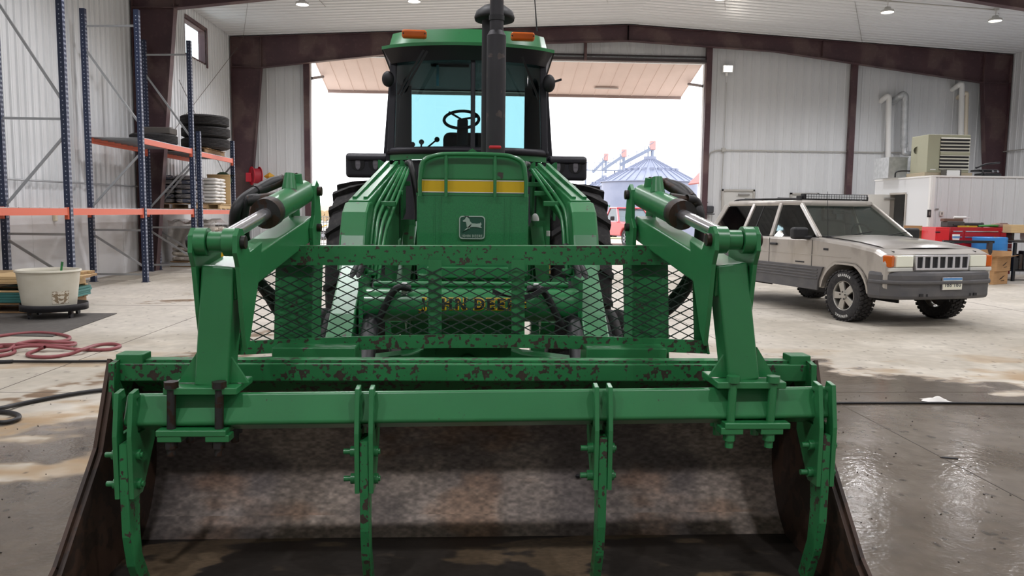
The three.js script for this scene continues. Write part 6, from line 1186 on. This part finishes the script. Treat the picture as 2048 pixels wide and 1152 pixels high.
  ductBox(1777, 1816, 316, 21.6, 0.8, 'square galvanised duct end with crossed creases'); ductBox(1820, 1850, 314, 22.0, 0.7, 'low galvanised duct beside the heater');
  const hq = P(1810, 345, 21.3); const hn = thing('black_hoop', 'bent black tube standing before the metal duct', 'tube', V(hq.x, H, -21.3)); mesh('hoop_tube', tube([V(hq.x - 0.28, H + 0.02, -21.3), V(hq.x - 0.26, H + 0.16, -21.3), V(hq.x - 0.1, H + 0.2, -21.3), V(hq.x + 0.12, H + 0.2, -21.3)], 0.02, 8, 24), M.black, hn); mesh('hoop_end', new THREE.SphereGeometry(0.026, 10, 8).translate(hq.x + 0.12, H + 0.2, -21.3), M.black, hn);
  // vent pipes
  const pipe = (px, y0, y1, d, r, m, label, elbow) => { const p = P(px, y0, d), q = P(px - 4, y1, d), t = thing('vent_pipe', label, 'pipe', V(q.x, q.y, -d)); const pts = [V(p.x - 1.6 * r, p.y - 1.6 * r, -DB - 0.05), V(p.x - 1.5 * r, p.y - 0.5 * r, -d - 0.02), V(p.x - 0.8 * r, p.y, -d), V(p.x - 0.1 * r, p.y - 0.6 * r, -d), V(p.x, p.y - 0.4, -d), V(q.x, q.y + 0.2, -d)]; mesh('pipe_run', tube(pts, r, 16, 48, 0.3), m, t); if (elbow) { mesh('elbow', tube([V(q.x, q.y + 0.22, -d), V(q.x, q.y + 0.04, -d), V(q.x + 0.08, q.y - 0.05, -d + 0.05), V(q.x + 0.3, q.y - 0.05, -d + 0.2), elbow], r * 0.9, 14, 32, 0.3), m, t); } mesh('joint_ring', cyl(V(q.x, q.y + 0.3, -d), V(q.x, q.y + 0.36, -d), r * 1.08, r * 1.08, 20), m, t); return t; };
  pipe(1811, 189, 306, 26.55, 0.12, gal, 'silver flue pipe running down the end wall to the heater', V(hx - hw / 2 + 0.02, H + 0.75, -hd - 0.5));
  pipe(1779, 192, 356, 26.75, 0.09, M.white, 'white vent pipe running down the end wall'); pipe(1925, 168, 285, 26.7, 0.09, M.white, 'white vent pipe behind the heater'); pipe(1934, 186, 285, 26.7, 0.075, plain('#ddd3c0', 0.5), 'cream vent pipe close to the end column');
  // office chair on the roof
  const oc = P(1972, 345, 20.6), ch = thing('office_chair', 'black office chair on its side on the tool room roof', 'chair', V(oc.x, H, -20.6)); mesh('seat', rb(0.5, 0.09, 0.45, oc.x + 0.05, H + 0.08, -20.6, 0.04), M.black, ch); mesh('backrest', rb(0.56, 0.06, 0.4, oc.x + 0.05, H + 0.2, -20.75, 0.03), M.black, ch); mesh('armrest', tube([V(oc.x - 0.36, H + 0.26, -20.5), V(oc.x - 0.1, H + 0.36, -20.5), V(oc.x + 0.16, H + 0.4, -20.5), V(oc.x + 0.3, H + 0.41, -20.5)], 0.025, 8, 20), M.black, ch); mesh('armrest', tube([V(oc.x - 0.3, H + 0.03, -20.4), V(oc.x - 0.22, H + 0.14, -20.4), V(oc.x - 0.2, H + 0.2, -20.5)], 0.02, 8, 16), M.black, ch); for (const q of [0.0, 0.14]) mesh('caster', new THREE.SphereGeometry(0.03, 10, 8).translate(oc.x + q, H + 0.16, -20.32), M.steel, ch);
  // ---- conduits, lamp, walk doors, boxes on the end wall
  const zc = plain('#b9b7b2', 0.4, 0.3), cd = DB - 0.04, tz = (px, py, d = cd) => P(px, py, d);
  tag(struct('trim_11', tube([tz(1414, 405), tz(1417, 330), tz(1421, 306), tz(1436, 300), tz(1447, 300)], 0.02, 8, 40, 0.3), zc), 'bent conduit beside the doorway jamb', 'conduit');
  tag(struct('trim_12', [cyl(tz(1447, 300), tz(1852, 306), 0.02, 0.02, 8)], zc), 'long conduit along the end wall', 'conduit');
  tag(struct('trim_13', [cyl(PX(2003, 304, XR - 0.05), PX(2060, 297, XR - 0.05), 0.022, 0.022, 8)], zc), 'conduit along the side wall beyond the heater', 'conduit');
  tag(struct('trim_14', [cyl(tz(1447, 302), tz(1442, 400), 0.016, 0.016, 8), cyl(tz(1453, 165), tz(1448, 296), 0.01, 0.01, 8)], zc), 'thin vertical conduit below the wall floodlight', 'conduit');
  { const q = tz(1447, 300), t = thing('junction_box', 'grey junction box on the long conduit', 'box', q.clone()); mesh('box', rb(0.14, 0.14, 0.07, q.x, q.y, q.z, 0.01), zc, t); mesh('cover', rb(0.12, 0.12, 0.01, q.x, q.y, q.z + 0.038, 0.004), zc, t); }
  { const q = tz(1455, 138, DB - 0.12), t = thing('wall_floodlight', 'square white floodlight glowing on the end wall', 'lamp', q.clone()); mesh('housing', rb(0.36, 0.24, 0.12, q.x, q.y, q.z, 0.02), M.white, t); mesh('lens', bx(0.3, 0.2, 0.01, q.x, q.y, q.z + 0.063), MS({ color: '#ffffff', emissive: '#fff7ea', emissiveIntensity: 5 }), t); mesh('arm', bx(0.08, 0.1, 0.1, q.x - 0.03, q.y - 0.18, q.z - 0.02), M.white, t); const L = new THREE.SpotLight('#fff6ea', 14, 0, 1.2, 0.5, 2); L.position.set(q.x, q.y, q.z + 0.09); L.target.position.set(q.x, q.y - 3, q.z + 6); L.castShadow = true; L.shadow.radius = 5; scene.add(L, L.target); }
  for (const [n, x0, x1, yt, l] of [['door_3', 1446, 1506, 382, 'grey walk door in the end wall behind the car'], ['door_4', 1583, 1634, 389, 'white walk door in the end wall behind the roof rack']]) {
    const p = tz(x0, yt, DB - 0.02), q = tz(x1, yt, DB - 0.02), w = q.x - p.x, g = struct(n, bx(w, p.y, 0.03, (p.x + q.x) / 2, p.y / 2, -DB + 0.02), plain('#c9c9c5', 0.5), l);
    mesh('door_frame', [bx(0.06, p.y + 0.06, 0.08, p.x - 0.02, p.y / 2 + 0.03, -DB + 0.04), bx(0.06, p.y + 0.06, 0.08, q.x + 0.02, p.y / 2 + 0.03, -DB + 0.04), bx(w + 0.1, 0.06, 0.08, (p.x + q.x) / 2, p.y + 0.03, -DB + 0.04)], plain('#b3b0aa', 0.5), g);
    mesh('door_closer', rb(0.4, 0.06, 0.08, (p.x + q.x) / 2 + 0.2, p.y - 0.12, -DB + 0.07, 0.01), plain('#8d8b88', 0.4), g); mesh('door_handle', rb(0.12, 0.03, 0.06, p.x + 0.12, 1.0, -DB + 0.06, 0.01), M.steel, g);
  }
  { const q = tz(1420, 419, DB - 0.15), t = thing('wall_motor', 'dark electric motor mounted beside the doorway jamb', 'motor', q.clone()); mesh('motor_case', [rb(0.24, 0.26, 0.2, q.x, q.y, q.z, 0.05)], plain('#3a3c42', 0.5), t); mesh('motor_foot', rb(0.3, 0.04, 0.16, q.x, q.y - 0.16, q.z, 0.01), plain('#3a3c42', 0.5), t); mesh('cable', tube([V(q.x - 0.1, q.y, q.z), V(q.x - 0.24, q.y - 0.02, q.z), V(q.x - 0.22, q.y + 0.1, q.z - 0.05), tz(1416, 404)], 0.012, 6, 20), M.black, t); }
  // steel corner box on the far column
  { const q = PX(2010, 128, XR - 0.06), t = thing('corner_box', 'small brown box at the top of the end column', 'box', q.clone()); mesh('box', rb(0.14, 0.24, 0.14, q.x, q.y, q.z, 0.01), plain('#6d6258', 0.6), t); mesh('box_lid', rb(0.15, 0.03, 0.15, q.x, q.y + 0.12, q.z, 0.005), plain('#5d544c', 0.6), t); }
  // ceiling conduit between the lamps
  tag(struct('trim_15', [cyl(V(P(1441, 3, 21.7).x, ceilY(P(1441, 3, 21.7).x) - 0.05, -21.7), V(P(1975, 65, 22).x, ceilY(P(1975, 65, 22).x) - 0.05, -21.7), 0.018, 0.018, 6), cyl(V(P(1160, 0, 21.7).x, ceilY(P(1160, 0, 21.7).x) - 0.05, -21.7), V(P(1441, 3, 21.7).x, ceilY(P(1441, 3, 21.7).x) - 0.05, -21.7), 0.018, 0.018, 6)], zc), 'conduit under the ceiling between the lamps', 'conduit');
  // ---- red tool chest before the room
  const td = 18.6, ta = P(1902, 470, td), tb2 = P(2027, 452, td), tw = tb2.x - ta.x, th = P(1960, 455, td).y, tcx = (ta.x + tb2.x) / 2, redM = plain('#b01f2a', 0.35);
  const chest = thing('tool_chest', 'long red tool chest with many drawers against the tool room', 'tool chest', V(tcx, 0, -td));
  mesh('chest_body', rb(tw, th - 0.12, 0.6, tcx, (th + 0.12) / 2, -td - 0.3, 0.012), redM, chest);
  for (const [c0, c1] of [[0, 0.19], [0.2, 0.77], [0.785, 1]]) for (let k = 0; k < 7; k++) { const x = ta.x + tw * (c0 + c1) / 2, y = 0.2 + (th - 0.28) * (k + 0.5) / 7, dr = mesh('drawer', rb(tw * (c1 - c0) - 0.03, (th - 0.28) / 7 - 0.015, 0.02, x, y, -td + 0.006, 0.005), redM, chest); mesh('drawer_pull', rb(tw * (c1 - c0) - 0.06, 0.022, 0.025, x, y + (th - 0.28) / 14 - 0.02, -td + 0.02, 0.005), M.chrome, dr); }
  for (const x of [0.08, 0.92]) for (const z of [-0.1, -0.5]) mesh('chest_caster', cyl(V(ta.x + tw * x - 0.03, 0.06, -td + z), V(ta.x + tw * x + 0.03, 0.06, -td + z), 0.06, 0.06, 16), M.black, chest);
  const sa = P(1872, 470, td - 0.3), sb2 = P(1901, 453, td - 0.3), sc = thing('side_cabinet', 'bright red side cabinet standing beside the long tool chest', 'cabinet', V((sa.x + sb2.x) / 2, 0, -td + 0.1)), rm2 = plain('#d8242c', 0.35); mesh('cabinet_body', rb(sb2.x - sa.x, th - 0.02, 0.6, (sa.x + sb2.x) / 2, th / 2 + 0.01, -td - 0.02, 0.012), rm2, sc); mesh('cabinet_door', rb(sb2.x - sa.x - 0.04, th - 0.15, 0.02, (sa.x + sb2.x) / 2, th / 2 + 0.02, -td + 0.285, 0.006), rm2, sc); mesh('cabinet_handle', rb(0.12, 0.03, 0.03, sa.x + 0.04, th - 0.12, -td + 0.3, 0.01), M.black, sc);
  // things on the chest
  const on = (px, d = td + 0.25) => P(px, 450, d).x, zt = -td - 0.25;
  const item = (name, label, cat, px, parts, dy = 0) => { const t = thing(name, label, cat, V(0, 0, 0)); for (const [n, g, m] of parts) mesh(n, g, m, t); t.position.set(on(px), th + dy, zt); return t; };
  item('tool_case', 'grey tool case lying on the tool chest', 'case', 1905, [['case_shell', rb(0.44, 0.14, 0.3, 0, 0.07, 0, 0.02), plain('#4a4644', 0.6)], ['case_handle', tube([V(-0.08, 0.06, 0.15), V(-0.06, 0.06, 0.19), V(0.06, 0.06, 0.19), V(0.08, 0.06, 0.15)], 0.012, 6, 16), M.black]], 0.001);
  item('long_carton', 'long brown carton on top of the grey case', 'carton', 1903, [['carton', rb(0.5, 0.07, 0.16, 0, 0.035, 0, 0.006), plain('#6e5144', 0.7)], ['carton_tape', bx(0.5, 0.002, 0.03, 0, 0.071, 0), plain('#a88f74', 0.6)]], 0.142);
  item('caulking_gun', 'white tipped caulking gun lying on the long carton', 'tool', 1922, [['barrel', cyl(V(-0.2, 0.03, 0), V(0.12, 0.03, 0), 0.028, 0.028, 12), M.white], ['nozzle', cyl(V(0.12, 0.03, 0), V(0.24, 0.03, 0), 0.012, 0.005, 10), M.white]], 0.214);
  item('black_tube', 'thick black tube lying on the tool chest', 'tube', 1943, [['tube_body', cyl(V(-0.26, 0.06, 0), V(0.24, 0.06, 0.03), 0.055, 0.055, 16), M.black], ['tube_cap', cyl(V(0.24, 0.06, 0.03), V(0.27, 0.06, 0.032), 0.065, 0.065, 16), plain('#4b4440', 0.6)]]);
  item('green_strap', 'green strap bundle lying on the tool chest', 'strap', 1972, [['strap_roll', tube([V(-0.26, 0.03, 0.1), V(-0.1, 0.04, 0.16), V(0.08, 0.03, 0.1), V(0.2, 0.035, 0.15), V(0.06, 0.05, 0.18), V(-0.18, 0.04, 0.06)], 0.026, 6, 40), plain('#3f8a3c', 0.6)], ['strap_buckle', rb(0.07, 0.03, 0.05, 0.2, 0.06, 0.15, 0.008), M.steel]]);
  item('yellow_level', 'yellow level lying before the green straps', 'tool', 1924, [['level_body', rb(0.5, 0.04, 0.025, 0, 0.02, 0.22, 0.004), plain('#c99a2c', 0.5)], ['level_vial', cyl(V(-0.03, 0.03, 0.236), V(0.03, 0.03, 0.236), 0.008, 0.008, 8), plain('#d7e860', 0.3)]]);
  item('rag_bundle', 'pale rag bundle at the end of the tool chest', 'rag', 2000, [['rag', sackGeo(0.42, 0.1, 0.2, 1).translate(0, 0.05, 0), plain('#9c8276', 0.8)], ['rag_fold', rb(0.2, 0.03, 0.16, 0.05, 0.1, 0, 0.012), plain('#8a6f66', 0.8)]]);
  // ---- blue barrel, stand, cartons
  const bd = 18.1, bc = P(1978, 500, bd), bt = P(1978, 474, bd).y, br = (P(2008, 500, bd).x - P(1948, 500, bd).x) / 2;
  const brl = thing('blue_barrel', 'blue plastic barrel standing before the red tool chest', 'barrel', V(bc.x, 0, -bd)), blue = plain('#2f7fc6', 0.4);
  mesh('barrel_body', lathe([[0, 0.1], [br * 0.9, 0.1], [br, 0.14], [br, 0.4], [br * 1.03, 0.42], [br, 0.44], [br, bt - 0.16], [br * 1.02, bt - 0.14], [br * 0.98, bt - 0.1], [br, bt - 0.02], [br * 0.95, bt], [br * 0.93, bt - 0.04], [br * 0.9, 0.16], [0, 0.15]], 40).translate(bc.x, 0, -bd), blue, brl);
  mesh('barrel_foot', cyl(V(bc.x, 0, -bd), V(bc.x, 0.1, -bd), br * 0.95, br * 0.95, 32), M.black, brl);
  const es = thing('shop_stand', 'black steel shop stand with long arm before the barrel', 'stand', V(P(1935, 485, 17.6).x, 0, -17.6)), e0 = P(1886, 483, 17.6), e1 = P(1987, 484, 17.6);
  mesh('stand_arm', bar(e0, e1, 0.08, 0.06, V(0, 1, 0)), M.black, es); mesh('stand_post', bar(V(e1.x - 0.09, 0.03, -17.6), V(e1.x - 0.09, e1.y, -17.6), 0.09, 0.09), plain('#39393c', 0.5), es); mesh('stand_post', bar(V(e0.x + 0.2, 0.03, -17.6), V(e0.x + 0.2, e0.y, -17.6), 0.09, 0.09), plain('#39393c', 0.5), es); mesh('stand_foot', bar(V(e0.x, 0.04, -17.6), V(e1.x, 0.04, -17.6), 0.1, 0.08), M.black, es); mesh('stand_bracket', rb(0.18, 0.12, 0.1, e0.x + 0.1, e0.y - 0.05, -17.58, 0.02), M.black, es);
  const pq = P(1912, 475, 17.6), wp = thing('paper_jug', 'white paper tub with blue print on the stand arm', 'tub', V(pq.x, e0.y + 0.03, -17.6)); mesh('jug', cyl(V(pq.x, e0.y + 0.042, -17.6), V(pq.x, e0.y + 0.17, -17.6), 0.07, 0.08, 20), M.white, wp); mesh('print_band', cyl(V(pq.x, e0.y + 0.08, -17.6), V(pq.x, e0.y + 0.13, -17.6), 0.0765, 0.0785, 20, true), plain('#5f86b8', 0.5), wp);
  const card = MS({ map: tex(128, 128, (u, v) => mix3([184, 144, 100], [166, 128, 88], fbm(u * 4, v * 20, 3, 4)), { size: 0.5 }), roughness: 0.8 }), ink = plain('#3d2c20', 0.8);
  const carton = (label, a, b, d, dp, turn, open) => {
    const p = PH(a[0], a[1], open ? 0.5 : 0), w = b[0], h = b[1], t = thing('cardboard_box', label, 'box', V(0, 0, 0));
    if (!open) mesh('box_body', rb(w, h, dp, 0, h / 2, 0, 0.006), card, t);
    else { for (const [x, z, ww, dd] of [[0, dp / 2, w, 0.008], [0, -dp / 2, w, 0.008], [-w / 2, 0, 0.008, dp], [w / 2, 0, 0.008, dp]]) mesh('box_side', bx(ww, h, dd, x, h / 2, z), card, t); mesh('box_bottom', bx(w, 0.008, dp, 0, 0.004, 0), card, t); mesh('box_flap', bar(V(0, h, dp / 2), V(0, h + 0.04, dp / 2 + 0.16), w, 0.006, V(0, 1, 0)), card, t); mesh('box_flap', bar(V(0, h, -dp / 2), V(0, h + 0.15, -dp / 2 - 0.05), w * 0.9, 0.006, V(0, 0, 1)), card, t); mesh('box_flap', bar(V(-w / 2, h, 0), V(-w / 2 - 0.15, h + 0.03, 0), dp, 0.006, V(0, 1, 0)), card, t); mesh('box_flap', bar(V(w / 2, h, 0), V(w / 2 + 0.06, h + 0.13, 0), dp, 0.006, V(1, 0, 0)), card, t); }
    // printed bird sweep and arrows
    const z = dp / 2 + 0.005;
    mesh('print', ext([[-0.12, -0.05], [-0.02, -0.03], [0.13, 0.05], [0.02, 0.02], [-0.08, -0.02]], 0.001).translate(w * 0.08, h * 0.52, z), ink, t); mesh('print', ext([[-0.05, -0.005], [0.1, 0.005], [0.1, -0.008], [-0.05, -0.016]], 0.001).translate(w * 0.08, h * 0.3, z), ink, t);
    for (const s of [-1, 1]) mesh('arrow_mark', ext([[-0.03, 0], [0.03, 0], [0, s * 0.045]], 0.001).rotateY(-Math.PI / 2).translate(-w / 2 - 0.006, h * 0.5 + s * 0.03, 0), ink, t);
    return t;
  };
  const c1 = PH(1985, 569, 0), k1 = carton('closed cardboard box on the floor before the barrel', [1985, 569], [0.62, 0.3], 0, 0.42, 0, false); k1.position.set(c1.x + 0.12, 0.001, c1.z - 0.24); k1.rotation.y = 0.5;
  const k2 = carton('open topped cardboard box stacked on the closed one', [1985, 545], [0.66, 0.32], 0, 0.45, 0, true); k2.position.set(c1.x + 0.16, 0.303, c1.z - 0.26); k2.rotation.y = 0.55;
  const c3 = P(1832, 470, 19.3), k3 = carton('open cardboard box standing behind the hood of the car', [1838, 520], [0.5, 0.42], 0, 0.4, 0, true); k3.position.set(c3.x, 0.72, -19.3); k3.rotation.y = -0.2;
  const sb = thing('low_table', 'plain low table carrying the box behind the car', 'table', V(c3.x, 0, -19.3)); mesh('table_top', rb(0.7, 0.04, 0.6, c3.x, 0.7, -19.3, 0.008), woodOld, sb); for (const [x, z] of [[-1, -1], [1, -1], [-1, 1], [1, 1]]) mesh('leg', bx(0.05, 0.68, 0.05, c3.x + x * 0.3, 0.34, -19.3 + z * 0.25), woodOld, sb);
  // planks leaning and a bench with a wooden box
  const p0 = PH(2011, 541, 0), pt0 = P(2022, 476, 17.4); for (let k = 0; k < 2; k++) { const t = thing('leaning_plank', k ? 'narrow pale plank leaning behind the wide one' : 'wide pale plank leaning on the barrel', 'plank', V(p0.x, 0, -17.3)); mesh('plank', bar(V(pt0.x - 0.1 - k * 0.1, 0.02, -17.7 - k * 0.06), V(pt0.x + 0.06 - k * 0.07, pt0.y - k * 0.05, -18.0 - k * 0.06), k ? 0.07 : 0.11, 0.022, V(0, 0.3, 1)), woodNew, t); }
  const wd = 17.9, w0 = P(2026, 483, wd), wb3 = thing('work_bench', 'dark steel work bench at the edge of the tool corner', 'bench', V(w0.x + 0.6, 0, -wd)); mesh('bench_top', rb(1.4, 0.05, 0.7, w0.x + 0.7, w0.y, -wd - 0.3, 0.01), plain('#3b3734', 0.6), wb3); for (const x of [0.06, 1.34]) for (const z of [0.0, -0.6]) mesh('leg', bx(0.06, w0.y - 0.03, 0.06, w0.x + x, (w0.y - 0.03) / 2, -wd + z), M.black, wb3); mesh('shelf', bx(1.3, 0.03, 0.6, w0.x + 0.7, 0.25, -wd - 0.3), M.black, wb3);
  const wx = thing('wooden_box', 'pale wooden box propped on the work bench', 'box', V(w0.x + 0.3, w0.y, -wd)); mesh('box_board', rb(0.6, 0.2, 0.3, w0.x + 0.3, w0.y + 0.3, -wd - 0.25, 0.01), woodNew, wx); mesh('prop', bx(0.06, 0.2, 0.2, w0.x + 0.1, w0.y + 0.12, -wd - 0.25), M.darkSteel, wx); mesh('prop', bx(0.06, 0.2, 0.2, w0.x + 0.45, w0.y + 0.12, -wd - 0.25), M.white, wx);
  for (let k = 0; k < 5; k++) { const t = thing('steel_offcut', 'dark steel offcut piled on the shelf of the work bench', 'steel', V(w0.x + 0.15 + k * 0.1, 0.27, -wd - 0.1)); mesh('offcut', rb(0.09, 0.3 + 0.08 * (k % 3), 0.2, w0.x + 0.15 + k * 0.1, 0.42 + 0.04 * (k % 3), -wd - 0.12, 0.02), k % 2 ? M.darkSteel : M.black, t); t.userData.group = 'steel offcuts under the bench'; }
}
{
  const c = P(1413, 480, 19), t = thing('traffic_cone', 'orange traffic cone with white band behind the parked car', 'cone', V(c.x, 0, c.z)), o = plain('#e2672f', 0.5);
  mesh('cone_base', rb(0.36, 0.03, 0.36, c.x, 0.016, c.z, 0.01), o, t);
  mesh('cone_body', lathe([[0.15, 0.03], [0.105, 0.32], [0.1, 0.33], [0.035, 0.72], [0, 0.73]], 24).translate(c.x, 0, c.z), o, t);
  mesh('white_band', lathe([[0.101, 0.36], [0.071, 0.54]], 24).translate(c.x, 0, c.z), M.white, t);
}
renderer.render(scene, camera);
